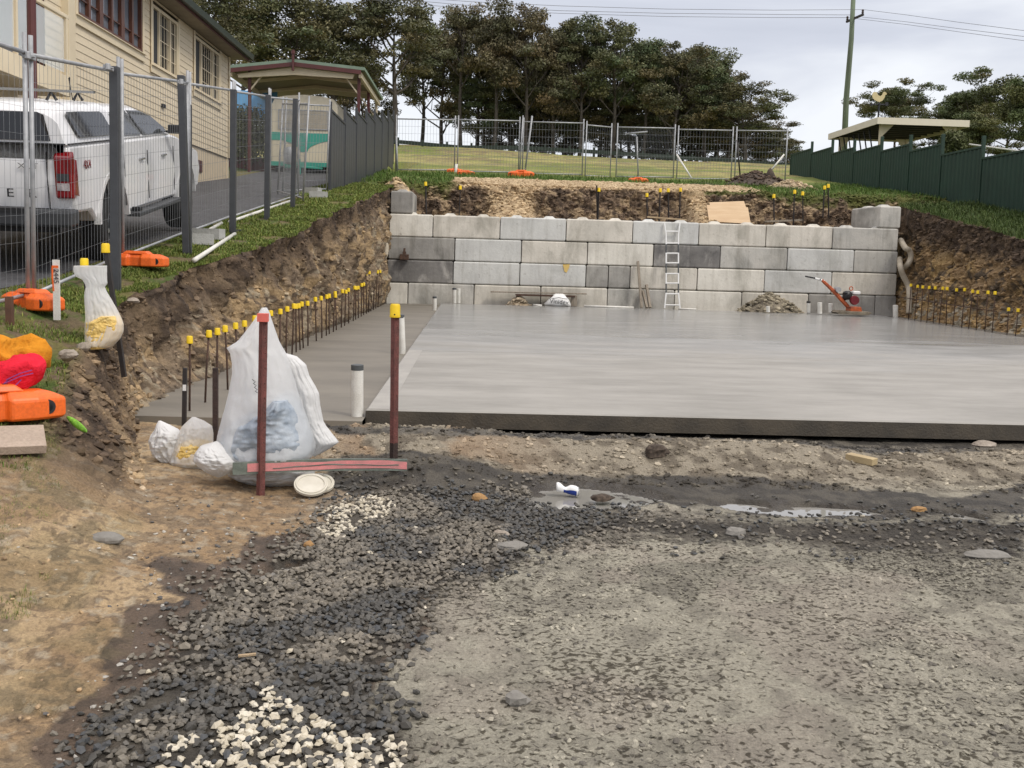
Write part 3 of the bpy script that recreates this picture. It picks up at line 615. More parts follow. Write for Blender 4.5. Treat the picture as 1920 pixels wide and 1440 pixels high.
# loose stones scattered over clay, wet soil and grey mud
keep = ~ing & ~pud & (py > 930) & (px < 760) & (g.random(len(X)) < .010 + .03 * inpoly(qx + 40, qy, P_WET))
X2, Y2, Z2 = X[keep], Y[keep], Z[keep]
sc = mixc(c_(.36, .34, .3), c_(.09, .085, .08), (g.random(len(X2)) < .6).astype(float))
tagp(stones('loose_stones', np.stack([X2, Y2, Z2 + .003], -1), .004 + .010 * g.random(len(X2)) ** 2, sc, M_STONE, seed=3), kind='stuff')
n = 5200; Xs = -3.4 + 2.9 * g.random(n); Ys = 2.7 + 4.0 * g.random(n); Zs = surf(Xs, Ys); pxs, pys = projn(Xs, Ys, Zs); k_ = (pxs < 640) & (pxs > -60) & (pys > 880) & ~inpoly(pxs, pys, P_GRAV) & ((g.random(n) < .3) | (fbm(Xs * 2, Ys * 2, 0, 78, 3) > .52)); Xs, Ys, Zs = Xs[k_], Ys[k_], Zs[k_]; c0, _ = ground_col(Xs, Ys, Zs)
c0 = c0 * (.55 + .8 * g.random((len(Xs), 1))); c0 = mixc(c0, c_(.45, .42, .36), (g.random(len(Xs)) < .06).astype(float))
tagp(stones('clay_crumbs', np.stack([Xs, Ys, Zs + .002], -1), .002 + .010 * g.random(len(Xs)) ** 3, c0, M_MUDSTONE, seed=14), kind='stuff')
# grey mud crust over stones (right)
n = 150000; X = -.9 + 5.2 * g.random(n); Y = 2.6 + 3.5 * g.random(n); Z = hpit(X, Y); px, py = projn(X, Y, Z)
qx, qy = warp(px, py, X, Y); dn = fbm(X * 1.7, Y * 1.7, 0, 58, 4)
dk = inpoly(qx, qy, P_DARKR)
keep = (px > 560) & (px < 1960) & (py < 1480) & (py > 955) & ~inpoly(qx + 30, qy, P_GRAV) & (qx > 690) & (g.random(len(X)) < np.clip(.01 + .18 * (.57 - dn) * 2, .006, .2) + .10 * dk)
for p in P_PUD: keep &= ~inpoly(px, py, p)
X3, Y3, Z3 = X[keep], Y[keep], Z[keep]; gcol, _ = ground_col(X3, Y3, Z3)
gcol = gcol * (.7 + .4 * g.random((len(X3), 1))); gcol = mixc(gcol, c_(.11, .1, .085), (g.random(len(X3)) < .25).astype(float) * .9)
tagp(stones('muddy_gravel', np.stack([X3, Y3, Z3 + .003], -1), .004 + .009 * g.random(len(X3)) ** 1.5, gcol, M_MUDSTONE, seed=4, flat=.5), kind='stuff')
# rubble on the spoil ridge, at the bank foot, on the back cut
n = 9000; X = -1.6 + 8 * g.random(n); Y = 6.3 + 1.7 * g.random(n); Z = hpit(X, Y); sc, _ = ground_col(X, Y, Z); sc = sc * (.6 + .8 * g.random((n, 1)))
tagp(stones('spoil_clods', np.stack([X, Y, Z + .002], -1), .004 + .022 * g.random(n) ** 4, sc, M_MUDSTONE, seed=6), kind='stuff')
i = g.integers(0, bX.shape[0], 9000); j = (g.random(9000) * 108).astype(int); X, Y, Z, sc = bX[i, j], bY[i, j], bZ[i, j], bc[i, j]
tagp(stones('rubble', np.stack([X, Y, Z], -1), .02 + .06 * g.random(9000) ** 2, sc * (.7 + .6 * g.random((9000, 1))), M_MUDSTONE, seed=7), kind='stuff')
n = 9000; X = px2X(850, 31) + (px2X(1420, 31) - px2X(850, 31)) * g.random(n); Y = 29.8 + 3.2 * g.random(n); Z = field_z(X, Y)
tagp(stones('crushed_rock', np.stack([X, Y, Z + .02], -1), .02 + .07 * g.random(n) ** 2, mixc(c_(.55, .43, .27), c_(.34, .25, .15), g.random(n)), M_MUDSTONE, seed=8), kind='stuff')
n = 4600; Yb = 5.7 + 20.4 * g.random(n) ** 1.2; tb = g.random(n); X, Y, Z, sc = f_face(Yb, tb)
tagp(stones('bank_rubble', np.stack([X, Y, Z], -1), (.006 + .032 * g.random(n) ** 3.5) * (1 + .03 * Y), sc * (.75 + .7 * g.random((n, 1))), M_MUDSTONE, seed=9), kind='stuff')
n = 3000; Yb = 19.5 + 7 * g.random(n); tb = g.random(n); X, Y, Z, sc = f_face_r(Yb, tb)
tagp(stones('bank_rubble', np.stack([X, Y, Z], -1), .02 + .07 * g.random(n) ** 2.5, sc * (.75 + .7 * g.random((n, 1))), M_MUDSTONE, seed=10), kind='stuff')
# ------------------------------------------------------------ grass blades
M_GRASS = am('grass_blades', rough=.7, bump=0, var=.35, vscale=3)
def grass(name, X, Y, Z, h, wd, seed, c1=(.10, .165, .025), c2=(.25, .25, .07)):
    g = np.random.default_rng(seed); N = len(X); a = g.random(N) * 6.283; ln = .2 + .6 * g.random(N); hh = h * (.5 + .8 * g.random(N))
    d = np.stack([np.cos(a), np.sin(a), 0 * a], -1); p = np.stack([-np.sin(a), np.cos(a), 0 * a], -1); b = np.stack([X, Y, Z - .01], -1); up = np.array([0, 0, 1.0])
    W = (wd * (.6 + .8 * g.random(N)))[:, None]; hh = hh[:, None]; ln = ln[:, None]
    v0 = b - p * W; v1 = b + p * W; v2 = b + d * hh * ln * .35 + up * hh * .6 + p * W * .7; v3 = b + d * hh * ln * .35 + up * hh * .6 - p * W * .7; v4 = b + d * hh * ln + up * hh * (1.0 - .3 * ln)
    V = np.stack([v0, v1, v2, v3, v4, v4], 1).reshape(-1, 3)
    k = (np.arange(N) * 6)[:, None]; F = np.concatenate([k + [[0, 1, 2]], k + [[0, 2, 3]], k + [[3, 2, 4]]], 1).reshape(-1, 3)
    col = mixc(c_(*c1), c_(*c2), g.random(N) ** 1.5) * (.7 + .6 * g.random((N, 1)))
    return tagp(npmesh(name, V, F, M_GRASS, np.repeat(col, 6, 0), smooth=False), kind='stuff')
n = 120000; Y = 5.2 * (30 / 5.2) ** g.random(n); xt, zt, xb, zb = section(Y); u = g.random(n) ** 1.3; X = xt + .03 + (XD - xt) * u * .97
dens = np.where(Y < 8.2, .12 + .5 * sst(.5, .6, fbm(X * 2, Y * 2, 0, 101, 3)), 1) * (fbm(X * 3, Y * 3, 0, 102, 3) > .43)
k = g.random(n) < dens; X, Y = X[k], Y[k]; Z = verge_z(X, Y)
n = 60000; X0 = -3.6 + 2.4 * g.random(n); Y0 = 2.7 + 3.3 * g.random(n); Z0 = surf(X0, Y0); p0x, p0y = projn(X0, Y0, Z0)
k0 = (p0x < 130 + 60 * (fbm(X0 * 3, Y0 * 3, 0, 104, 3) - .5)) & (fbm(X0 * 3.2, Y0 * 3.2, 0, 105, 4) > .50 + .0009 * np.clip(p0y - 900, 0, 400)) & (p0y < 1250)
grass('grass', X0[k0], Y0[k0], Z0[k0], .028, .0013, 17, (.12, .16, .035), (.3, .27, .11))
grass('grass', X, Y, Z, .032 + .0018 * Y, .0014 + .00028 * Y, 11)
n = 16000; X = 12.0 + 2.4 * g.random(n); Y = 19.5 + 11 * g.random(n); xt = sec_r(Y)[0]; k = (X > xt - .05) & ((Y < YE)); X, Y = X[k], Y[k]
grass('grass', X, Y, rv_z(X, Y), .17, .008, 12, (.045, .08, .016), (.09, .12, .03))
n = 26000; X = -4.2 + 18.8 * g.random(n); Y = 29.4 + 7.5 * g.random(n); a0, a1 = px2X(850, 31), px2X(1290, 31); Y = np.maximum(Y, back_edge(X) + .15)
k = ((X < a0) | (X > px2X(1400, 31)) | ((Y > 33.6 + (fbm(X, Y * 0, 0, 8, 2) - .5)))) & (fbm(X * 1.2, Y * 1.2, 0, 103, 3) > .38); X, Y = X[k], Y[k]
grass('grass', X, Y, field_z(X, Y), .16, .009, 13, (.07, .14, .02), (.13, .17, .04))
# ============================================================ materials for things
M_GALV = pm('galvanised_steel', (.44, .45, .46), (.30, .31, .32), scale=6, rough=.58, metal=.45, bump=.1, bscale=80)
M_WIRE = pm('fence_wire', (.30, .31, .32), (.22, .23, .24), rough=.5, metal=.5)
M_DKPOST = pm('dark_grey_powdercoat', (.062, .066, .072), (.05, .053, .058), scale=8, rough=.42, bump=.05)
M_ORANGE = pm('orange_plastic', (.86, .15, .015), (.72, .115, .012), scale=5, rough=.45, bump=.08, bscale=40, speck=.12)
M_YEL = pm('yellow_cap_plastic', (.86, .62, .01), (.78, .52, .01), scale=12, rough=.45, bump=.05)
M_RUST = pm('rusted_rebar', (.11, .06, .038), (.05, .03, .022), scale=20, rough=.85, bump=.5, bscale=120)
M_BLKPICK = pm('black_picket', (.022, .022, .024), (.03, .022, .018), scale=9, rough=.6)
M_BLACK = pm('black_plastic', (.02, .02, .022), (.014, .014, .015), rough=.5)
M_TIMB = pm('raw_timber', (.48, .36, .22), (.34, .25, .15), scale=3, stretch=(8, 8, 1), rough=.8, bump=.3)
M_GREYTIMB = pm('weathered_timber', (.34, .29, .23), (.2, .17, .13), scale=4, stretch=(8, 8, 1), rough=.85, bump=.4)
M_PLY = pm('plywood', (.60, .44, .27), (.52, .36, .21), scale=1.5, stretch=(1, 6, 6), rough=.7, bump=.1)
M_PVC = pm('white_pvc', (.74, .73, .68), (.62, .60, .54), scale=8, rough=.45, speck=.1)
M_CREAM = pm('cream_paint', (.72, .62, .44), (.66, .56, .39), scale=2, rough=.5, bump=.05)
M_WHITE = pm('white_paint', (.80, .80, .78), (.74, .74, .72), scale=3, rough=.4)
M_MAROON = pm('maroon_paint', (.10, .025, .022), (.075, .02, .018), scale=3, rough=.5)
M_GREENROOF = pm('green_roof_steel', (.20, .27, .20), (.16, .22, .16), scale=3, rough=.5)
M_DKGREEN = pm('dark_green_paint', (.012, .042, .024), (.009, .032, .018), scale=1.5, rough=.6, bump=.03)
def glassm(name, c=(.03, .035, .04), r=.06):
    m, t, b = newmat(name); b.inputs['Base Color'].default_value = (*c, 1); b.inputs['Roughness'].default_value = r; b.inputs['Specular IOR Level'].default_value = .8; return m
M_GLASS = glassm('window_glass', (.05, .055, .06)); M_DKGLASS = glassm('tinted_glass', (.008, .008, .009), .08)
# ------------------------------------------------------------ retaining wall
YW = 26.2; CH = .62
rows = [[(730, 812, 0), (812, 938, 1), (938, 1062, 2), (1062, 1187, 1), (1187, 1311, 2), (1311, 1437, 1), (1437, 1562, 1), (1562, 1685, 3)],
        [(728, 853, 4), (853, 978, 2), (978, 1102, 1), (1102, 1226, 0), (1226, 1351, 5), (1351, 1477, 3), (1477, 1602, 2), (1602, 1684, 3)],
        [(726, 850, 5), (850, 975, 2), (975, 1099, 2), (1099, 1141, 4), (1141, 1182, 4), (1182, 1308, 1), (1308, 1434, 0), (1434, 1560, 2), (1560, 1682, 1)],
        [(724, 765, 0), (765, 889, 3), (889, 1014, 1), (1014, 1139, 1), (1139, 1265, 3), (1265, 1391, 0), (1391, 1516, 1), (1516, 1641, 4), (1641, 1681, 4)]]
def blockmat(i, c, c2, stain):
    m, t, b = newmat('cast_block_%s' % ['pale', 'warm', 'bluish', 'grey', 'stained', 'dark'][i]); b.inputs['Roughness'].default_value = .85; b.inputs['Specular IOR Level'].default_value = .3
    tx = t.nodes.new('ShaderNodeNewGeometry')
    def noise(s, d, st=(1, 1, 1), dist=0):
        mpp = t.nodes.new('ShaderNodeMapping'); mpp.inputs['Scale'].default_value = st; t.links.new(tx.outputs['Position'], mpp.inputs[0])
        n = t.nodes.new('ShaderNodeTexNoise'); n.inputs['Scale'].default_value = s; n.inputs['Detail'].default_value = d; n.inputs['Roughness'].default_value = .65; n.inputs['Distortion'].default_value = dist; t.links.new(mpp.outputs[0], n.inputs['Vector']); return n.outputs['Fac']
    def ramp(f, a, b2, ca, cb):
        r = t.nodes.new('ShaderNodeValToRGB'); r.color_ramp.elements[0].position = a; r.color_ramp.elements[1].position = b2; r.color_ramp.elements[0].color = (*ca, 1); r.color_ramp.elements[1].color = (*cb, 1); t.links.new(f, r.inputs[0]); return r.outputs[0]
    base = ramp(noise(1.1, 5), .38, .62, c2, c)
    st = ramp(noise(1.0, 8, (1.6, 1, .7), .6), .5, .66, (1, 1, 1), (stain, stain, stain * .98))
    sp = ramp(noise(9, 8), .60, .74, (1, 1, 1), (.62, .6, .58))
    dr = ramp(noise(2.2, 6, (4, 1, .35)), .5, .75, (1, 1, 1), (.80, .79, .77))
    for x in (st, sp, dr):
        q = t.nodes.new('ShaderNodeMixRGB'); q.blend_type = 'MULTIPLY'; q.inputs[0].default_value = 1; t.links.new(base, q.inputs[1]); t.links.new(x, q.inputs[2]); base = q.outputs[0]
    t.links.new(base, b.inputs['Base Color'])
    bp = t.nodes.new('ShaderNodeBump'); bp.inputs['Strength'].default_value = .4; bp.inputs['Distance'].default_value = .02; t.links.new(noise(14, 7), bp.inputs['Height']); t.links.new(bp.outputs[0], b.inputs['Normal'])
    return m
BM = [blockmat(0, (.74, .71, .63), (.62, .59, .52), .75), blockmat(1, (.68, .64, .56), (.56, .53, .46), .7), blockmat(2, (.62, .62, .585), (.54, .54, .515), .8), blockmat(3, (.54, .52, .47), (.43, .42, .385), .65), blockmat(4, (.40, .385, .35), (.27, .26, .24), .6), blockmat(5, (.24, .23, .215), (.13, .125, .12), 2.2)]
def block(mb, x0, x1, y0, y1, z0, z1, c=.025):
    """cast block: chamfered prism"""
    ch = lambda x0, x1, y0, y1, z: [(x0, y0, z), (x1, y0, z), (x1, y1, z), (x0, y1, z)]
    mb.rings([ch(x0 + c, x1 - c, y0 + c, y1 - c, z0), ch(x0, x1, y0, y1, z0 + c), ch(x0, x1, y0, y1, z1 - c), ch(x0 + c, x1 - c, y0 + c, y1 - c, z1)])
def keys(mb, x0, x1, y0, y1, z):
    n = 2 if x1 - x0 > 1.4 else 1
    for k in range(n):
        cx = x0 + (x1 - x0) * (k + .5) / n; cy = (y0 + y1) / 2; a, b2, h = .17, .09, .065
        mb.rings([[(cx - a, cy - a, z), (cx + a, cy - a, z), (cx + a, cy + a, z), (cx - a, cy + a, z)], [(cx - b2, cy - b2, z + h), (cx + b2, cy - b2, z + h), (cx + b2, cy + b2, z + h), (cx - b2, cy + b2, z + h)]])
wall = thing('retaining_wall', 'long retaining wall of stacked grey concrete blocks across the back of the pit', 'wall', (4.5, YW, ZW - 4 * CH))
for ri, row in enumerate(rows):
    z1 = ZW - ri * CH; z0 = z1 - CH + .014
    for bi, (a, b_, mi) in enumerate(row):
        yc = 415 + ri * 42; xa = atY(a, yc + (a - 960) * .029, YW).x + .011; xb_ = atY(b_, yc + (b_ - 960) * .029, YW).x - .011
        dy = rnd.uniform(-.012, .012) + (ri - 1.5) * -.006; dz = rnd.uniform(-.004, .004)
        mb = MB(); block(mb, xa, xb_, YW + dy, YW + .6 + dy, z0 + dz, z1 + dz)
        if ri == 0: keys(mb, xa, xb_, YW + dy, YW + .6, z1 + dz - .002)
        mb.build('block', BM[mi], wall, bevel=.012, label={5: 'dark stained block', 4: 'grey stained block'}.get(mi))
p = atY(1062, 503, YW - .02); mb = MB(); mb.add([(p.x - .1, YW - .013, p.z + .1), (p.x + .09, YW - .013, p.z + .11), (p.x + .07, YW - .013, p.z + .0), (p.x + .01, YW - .013, p.z - .12), (p.x - .05, YW - .013, p.z - .09)], [(0, 4, 3, 2, 1)]); mb.build('paint_mark', pm('yellow_spray', (.75, .5, .1), (.6, .45, .2), scale=20, rough=.8), wall)
# loose end blocks on top
mb = MB(); p = atY(733, 380, YW + .05); q = atY(774, 380, YW + .05); block(mb, p.x, q.x, YW + .02, YW + 1.75, ZW + .01, ZW + .61, .03); keys(mb, p.x, q.x, YW, YW + .8, ZW + .608)
tagp(mb.build('concrete_block', BM[4], bevel=.015), 'small square grey block end on, standing on the left end of the block wall', 'block')
mb = MB(); mb.M = Matrix.Translation((atY(1666, 400, YW + .05).x, YW + .93, ZW + .01)) @ Matrix.Rotation(R(-87), 4, 'Z'); block(mb, -.9, .9, -.3, .3, 0, .6, .03); keys(mb, -.9, .9, -.3, .3, .598)
tagp(mb.build('concrete_block', BM[3], bevel=.015), 'pale grey block laid end on, standing on the right end of the block wall', 'block')
# ------------------------------------------------------------ starter bars with yellow caps
def cap_mb(mb, p, r=.026, h=.062, lean=0):
    mb.lathe([(r * 1.02, 0), (r * 1.06, h * .12), (r, h * .2), (r * .98, h * .85), (r * .8, h), (.001, h * 1.01)], p, n=12)
def bar(px, X, zb, zt, lab, grp, Yv=None):
    Y = Yv if Yv else X * 1.0 / (atY(px, 600, 1.0).x); lean = rnd.uniform(-.05, .05), rnd.uniform(-.03, .03)
    t = thing('starter_bar', lab, 'rebar', (X, Y, zb), group=grp); top = Vector((X + lean[0] * (zt - zb), Y + lean[1], zt))
    m = MB(); m.tube([(X, Y, zb - .1), ((X + top.x) / 2 + rnd.uniform(-.006, .006), (Y + top.y) / 2, (zb + zt) / 2), tuple(top)], .0085 + .00014 * Y, 6); m.build('rod', M_RUST, t, smooth=True)
    m = MB(); s = 1 + .012 * (Y - 8); cap_mb(m, (top.x, top.y, top.z - .04), r=.027 * s, h=.064 * s); m.build('cap', M_YEL, t, auto=50)
LB = [355, 384, 407, 428, 445, 459, 474, 489, 500, 511, 524, 537, 547.5, 556, 564, 570, 578, 594, 604, 612.5, 618, 625, 631, 640, 646, 654, 662, 667, 672, 677, 682]
for i, px in enumerate(LB):
    if i < 24: lab = 'yellow capped rusty bar, %s from the camera in the row along the left bank' % ordn(i)
    else: lab = 'yellow capped rusty bar, %s before the taller bunch at the left end of the wall' % ordn(len(LB) - 1 - i)
    bar(px, -2.45, -.08, .56 + .0012 * i + rnd.uniform(-.02, .02), lab, 'capped bars along the left bank')
TB = [687, 691, 695, 700, 704, 708, 712, 716, 720]
for i, px in enumerate(TB): bar(px, -2.45, -.08, .84 + rnd.uniform(-.015, .015), 'taller yellow capped bar, %s in the bunch beside the left end of the block wall' % ordn(i), 'tall capped bars at the left wall end')
RBp = [1703, 1715, 1727, 1738, 1750, 1761, 1775, 1787, 1804, 1817, 1832, 1848, 1862]
for i, px in enumerate(RBp): bar(px, 11.3, -.05, .84 - .02 * (i > 8) + rnd.uniform(-.015, .015), 'yellow capped bar, %s from the block wall in the row under the right bank' % ordn(i), 'capped bars under the right bank')
for i, px in enumerate([1890, 1906, 1935]): bar(px, 11.3, -.05, .5, 'shorter yellow capped bar, %s in the low group at the right photo edge' % ordn(i), 'short capped bars at the right edge')
mb = MB(); mb.tube([(11.3, 25.3, .52), (11.32, 23, .47), (11.3, 20.4, .42)], .011, 5); tagp(mb.build('tie_bar', M_RUST, smooth=True), 'thin rusty bar tied level across the row of bars under the right bank', 'rebar')
# ------------------------------------------------------------ unfinished grey fence, left
XPF = -3.6
def fpost(px, pyb, pyt, w, lab, ghost=None):
    Y = XPF / atY(px, 500, 1.0).x; zb = atY(px, pyb, Y).z; zt = atY(px, pyt, Y).z
    return Y, zb, zt
grpP = 'bare dark grey fence posts along the driveway'
PL = [(217, 555, 125, 'nearest bare dark grey fence post, behind the hanging white bag', 215), (352, 505, 142, 'leaning dark grey post by the rear door of the white vehicle', 340), (436, 452, 168, 'dark grey post in front of the far corner of the house', 438), (500, 427, 178, 'dark grey post left of the parked caravan, joined low down by a rail', 503), (548, 400, 185, 'dark grey post in front of the middle of the parked caravan', 554)]
for px, yb, yt, lab, pxt in PL:
    Y, zb, zt = fpost(px, yb, yt, 0, lab); x0 = atY(px, yb, Y).x; x1 = atY(pxt, yt, Y).x
    t = thing('fence_post', lab, 'post', (x0, Y, zb), group=grpP); w = .042
    m = MB(); m.rings([[(x0 - w, Y - w, zb - .2), (x0 + w, Y - w, zb - .2), (x0 + w, Y + w, zb - .2), (x0 - w, Y + w, zb - .2)], [(x1 - w, Y - w, zt), (x1 + w, Y - w, zt), (x1 + w, Y + w, zt), (x1 - w, Y + w, zt)]]); m.build('post', M_DKPOST, t, bevel=.005)
    m = MB(); m.bx(x0 + w - .001, x0 + w + .006, Y - .025, Y + .025, zb - .1, zt - .35); m.build('channel', M_DKPOST, t)
mb = MB(); a = atY(436, 434, 14.3); b2 = atY(500, 430, 16.7); mb.tube([a, b2], .03, 4); tagp(mb.build('fence_rail', M_DKPOST), 'low grey rail lying between two bare posts near the grass', 'rail')
# finished panels
fence = thing('metal_fence', 'finished stepped run of solid grey metal fence panels beside the carport', 'fence', (XPF, 23.9, 2.8))
PY = [23.6, 26.1, 28.5, 31.0, 33.4, 35.9, 38.3, 40.7]; ptops = [(980 / 4 - 42, 0)]
for i in range(7):
    y0, y1 = PY[i], PY[i + 1]; g0 = -.5 + .139 * y0; zt = [4.88, 5.18, 5.5, 5.8, 6.05, 6.35, 6.6][i]; zt = g0 + 1.93
    m = MB(); N = 24
    pr = []
    for k in range(N): 
        yy = y0 + .04 + (y1 - y0 - .08) * k / (N - 1); pr.append((yy, .012 * (1 if (k // 2) % 2 else 0)))
    vs = []; 
    for yy, d in pr: vs += [(XPF + d, yy, g0 - .1), (XPF + d, yy, zt - .03)]
    m.add(vs, [(2 * k, 2 * k + 2, 2 * k + 3, 2 * k + 1) for k in range(N - 1)])
    vs2 = [(x - .02, y, z) for x, y, z in vs]; m.add(vs2, [(2 * k, 2 * k + 1, 2 * k + 3, 2 * k + 2) for k in range(N - 1)])
    m.bx(XPF - .03, XPF + .03, y0 + .03, y1 - .03, zt - .05, zt); m.build('fence_panel', M_DKPOST, fence)
for i in range(8):
    g0 = -.5 + .139 * PY[i]; m = MB(); m.bx(XPF - .035, XPF + .035, PY[i] - .03, PY[i] + .03, g0 - .2, g0 + 2.0 + (.1 if i == 0 else 0)); m.build('post', M_DKPOST, fence, bevel=.004)
# ------------------------------------------------------------ temporary mesh fencing
def tpanel(p0, p1, h, lab, grp, dens=.085, wr=.0019, pr=.019, stub=.12, rows=9, cat='fence', lean=(0, 0), open_=False):
    """p0,p1 base points (x,y,z)"""
    p0, p1 = Vector(p0), Vector(p1); t = thing('temporary_fence_panel', lab, cat, tuple(p0), group=grp)
    up = Vector((lean[0], lean[1], 1)) * h
    a0, a1 = p0 + up * (stub / h) * .6, p1 + up * (stub / h) * .6; b0, b1 = p0 + up, p1 + up
    m = MB(); m.tube([p0 - up * .02, b0 + up * .045], pr, 8); m.tube([p1 - up * .02, b1 + up * .045], pr, 8); m.tube([a0, a1], pr * .85, 7); m.tube([b0 - up * .03, b1 - up * .03], pr, 8); m.build('frame', M_GALV, t, smooth=True)
    if not open_:
        m = MB(); n = int((p1 - p0).length / dens); lo, hi = a0, b0 - up * .03
        for k in range(1, n):
            f = k / n; q0, q1 = a0.lerp(a1, f), (b0 - up * .03).lerp(b1 - up * .03, f); m.tube([q0, q1], wr, 3, caps=False)
        for k in range(1, rows):
            f = k / rows; q0, q1 = a0.lerp(b0 - up * .03, f), a1.lerp(b1 - up * .03, f); m.tube([q0, q1], wr, 3, caps=False)
        m.build('wire_mesh', M_WIRE, t)
    return t
def gz(X, Y): return float(verge_z(np.array([X]), np.array([Y]))[0])
TP = [(-3.75, 5.75), (-3.8, 8.36), (-3.98, 10.95), (-4.0, 13.55), (-4.02, 16.1), (-4.0, 18.7), (-3.9, 21.2)]
LT = ['mesh fence panel at the left photo edge, behind the vehicle tailgate', 'mesh fence panel behind the hanging white bag, across the vehicle tail light', 'mesh fence panel between the two nearest grey posts, across the vehicle doors', 'mesh fence panel across the front wheel of the white vehicle and house wall', 'mesh fence panel across the house corner and carport post', 'mesh fence panel in front of the cream end of the caravan']
for i in range(6):
    (x0, y0), (x1, y1) = TP[i], TP[i + 1]; o = .055
    tpanel((x0, y0 + (o if i else 0), gz(x0, y0) + .02), (x1, y1 - o, gz(x1, y1) + .02), 2.15, LT[i], 'mesh fence panels along the driveway', dens=.095, pr=.0195, wr=.0013 + .0004 * i)
tpanel((-3.7, 20.6, gz(-3.7, 20.6)), (-4.6, 22.4, gz(-4.2, 22.4)), 2.1, 'mesh fence panel swung askew just before the solid grey fence', 'mesh fence panels along the driveway', wr=.004, lean=(.05, 0))
tpanel((-4.5, 22.5, gz(-4.2, 22.5)), (-3.65, 23.4, gz(-3.7, 23.4)), 2.1, 'short mesh gate panel leaning against the first solid grey fence post', 'mesh fence panels along the driveway', wr=.004, lean=(.03, 0))
# clamps
for x, y, z, lab in [(-3.79, 8.36, gz(-3.8, 8.36) + 2.08, 'steel clamp joining the two nearest fence poles'), (-3.6, 9.6, atY(217, 128, 9.6).z, 'steel clamp on top of the nearest dark post'), (-3.6, 11.9, atY(340, 155, 11.9).z, 'blue-grey strap clamp on the leaning dark post')]:
    m = MB(); m.box((x, y, z), (.05, .16, .04)); m.tube([(x - .05, y, z), (x + .05, y, z)], .011, 6); m.tube([(x + .02, y - .07, z - .03), (x + .02, y - .07, z + .03)], .026, 8); tagp(m.build('fence_clamp', M_GALV, bevel=.006), lab, 'clamp')
# orange feet
def foot(loc, rz, lab, s=1.0, tilt=0.0):
    t = thing('ballast_block', lab, 'fence base', loc, (tilt, 0, rz), group='orange plastic fence feet', scale=(s, s, s)); L_ = .33
    m = MB(); w0, w1 = .12, .095
    def rg(z, ins, w, hump):
        out = []
        for x, y in [(-L_ + ins, -w * .62), (-L_ + ins, w * .62), (-.2 + ins * .2, w), (-.08, w), (-.06, w * .66), (.06, w * .66), (.08, w), (.2 - ins * .2, w), (L_ - ins, w * .62), (L_ - ins, -w * .62), (.2 - ins * .2, -w), (.08, -w), (.06, -w * .66), (-.06, -w * .66), (-.08, -w), (-.2 + ins * .2, -w)]: out.append((x, y, z))
        return out
    m.rings([rg(0, .02, w0 * .97, 0), rg(.015, 0, w0, 0), rg(.10, .0, w0, 0), rg(.125, .05, w1, 0), rg(.14, .10, w1 * .85, 0)]); m.build('body', M_ORANGE, t, local=True, bevel=.012, smooth=False)
    m = MB(); m.rings([[(x * .15, y * .075, .139) for x, y in ((-1, -1), (1, -1), (1, 1), (-1, 1))], [(x * .11, y * .055, .172) for x, y in ((-1, -1), (1, -1), (1, 1), (-1, 1))]]); m.build('collar', M_ORANGE, t, local=True, bevel=.008)
    for sx in (-1, 1):
        m = MB(); m.lathe([(.036, 0), (.036, .012), (.026, .013), (.024, .0)], (sx * .24, -w0 * .80 - .008, .06), 14, 'Y'); m.build('plug', M_BLACK, t, local=True)
        m = MB(); m.bx(sx * .075 - .012, sx * .075 + .012, -.008, .008, .172, .175); m.build('slot', M_BLACK, t, local=True)
    return t
foot((-3.74, 8.25, gz(-3.74, 8.25) - .0), R(-32), 'orange fence foot under the two nearest mesh fence poles', 1.0)
p = atY(-22, 790, 5.75); foot((p.x, 5.75, p.z - .0), R(36), 'large orange fence foot in front of the red roll, at the left photo edge', 1.25, R(-3))
foot((-3.78, 10.9, gz(-3.78, 10.9) + .02), R(-5), 'orange fence foot on the grass behind the nearest dark post', 1.0)
# ------------------------------------------------------------ rear temporary fence
def bz(X, Y): return float(field_z(np.array([X]), np.array([Y]))[0])
YB2 = 38.0
BP = [(742, 852), (858, 973), (980, 1093), (1098, 1150), (1156, 1265), (1270, 1374), (1379, 1476)]
BL = ['rear mesh fence panel nearest the solid grey fence', 'rear mesh fence panel between the first pole pair and the folded panels', 'rear mesh fence panel right of the folded panels', 'narrow skewed rear mesh fence panel above the dark cut', 'dense rear mesh fence panel with bent top rail', 'rear mesh fence panel with the first leaning white brace', 'rear mesh fence panel ending by the dark green fence']
for i, (a, b_) in enumerate(BP):
    pa, pb = atY(a, 300, YB2), atY(b_, 300, YB2)
    tpanel((pa.x, YB2, bz(pa.x, YB2) - .05), (pb.x, YB2 + (.8 if i == 3 else .15), bz(pb.x, YB2) - .05 + .05), 2.08 + .05 * math.sin(i), BL[i], 'mesh fence panels on the rise behind the pit', dens=.12 if i != 4 else .06, wr=.0042, pr=.026, rows=7)
for k, (px, ln) in enumerate([(975, .03), (985, .10)]):
    pa = atY(px, 300, YB2 - .25); tpanel((pa.x, YB2 - .25, bz(pa.x, YB2) - .05), (pa.x + .1, YB2 + 2.0, bz(pa.x, YB2 + 2.0)), 2.15, ['folded mesh fence panel standing edge on in the rear fence', 'folded mesh fence panel leaning right in the rear fence'][k], 'mesh fence panels on the rise behind the pit', dens=.12, wr=.004, pr=.026, rows=7, lean=(ln, 0))
def stick(name, cat, lab, pts, r, mat, n=8, grp=None):
    m = MB(); m.tube(pts, r, n); o = m.build(name, mat, smooth=True); return tagp(o, lab, cat, grp)
stick('brace_pipe', 'pipe', 'pale brace pipe leaning down to the right from the rear fence', [atY(1269, 290, 37.9), atY(1297, 335, 37.2)], .035, M_PVC)
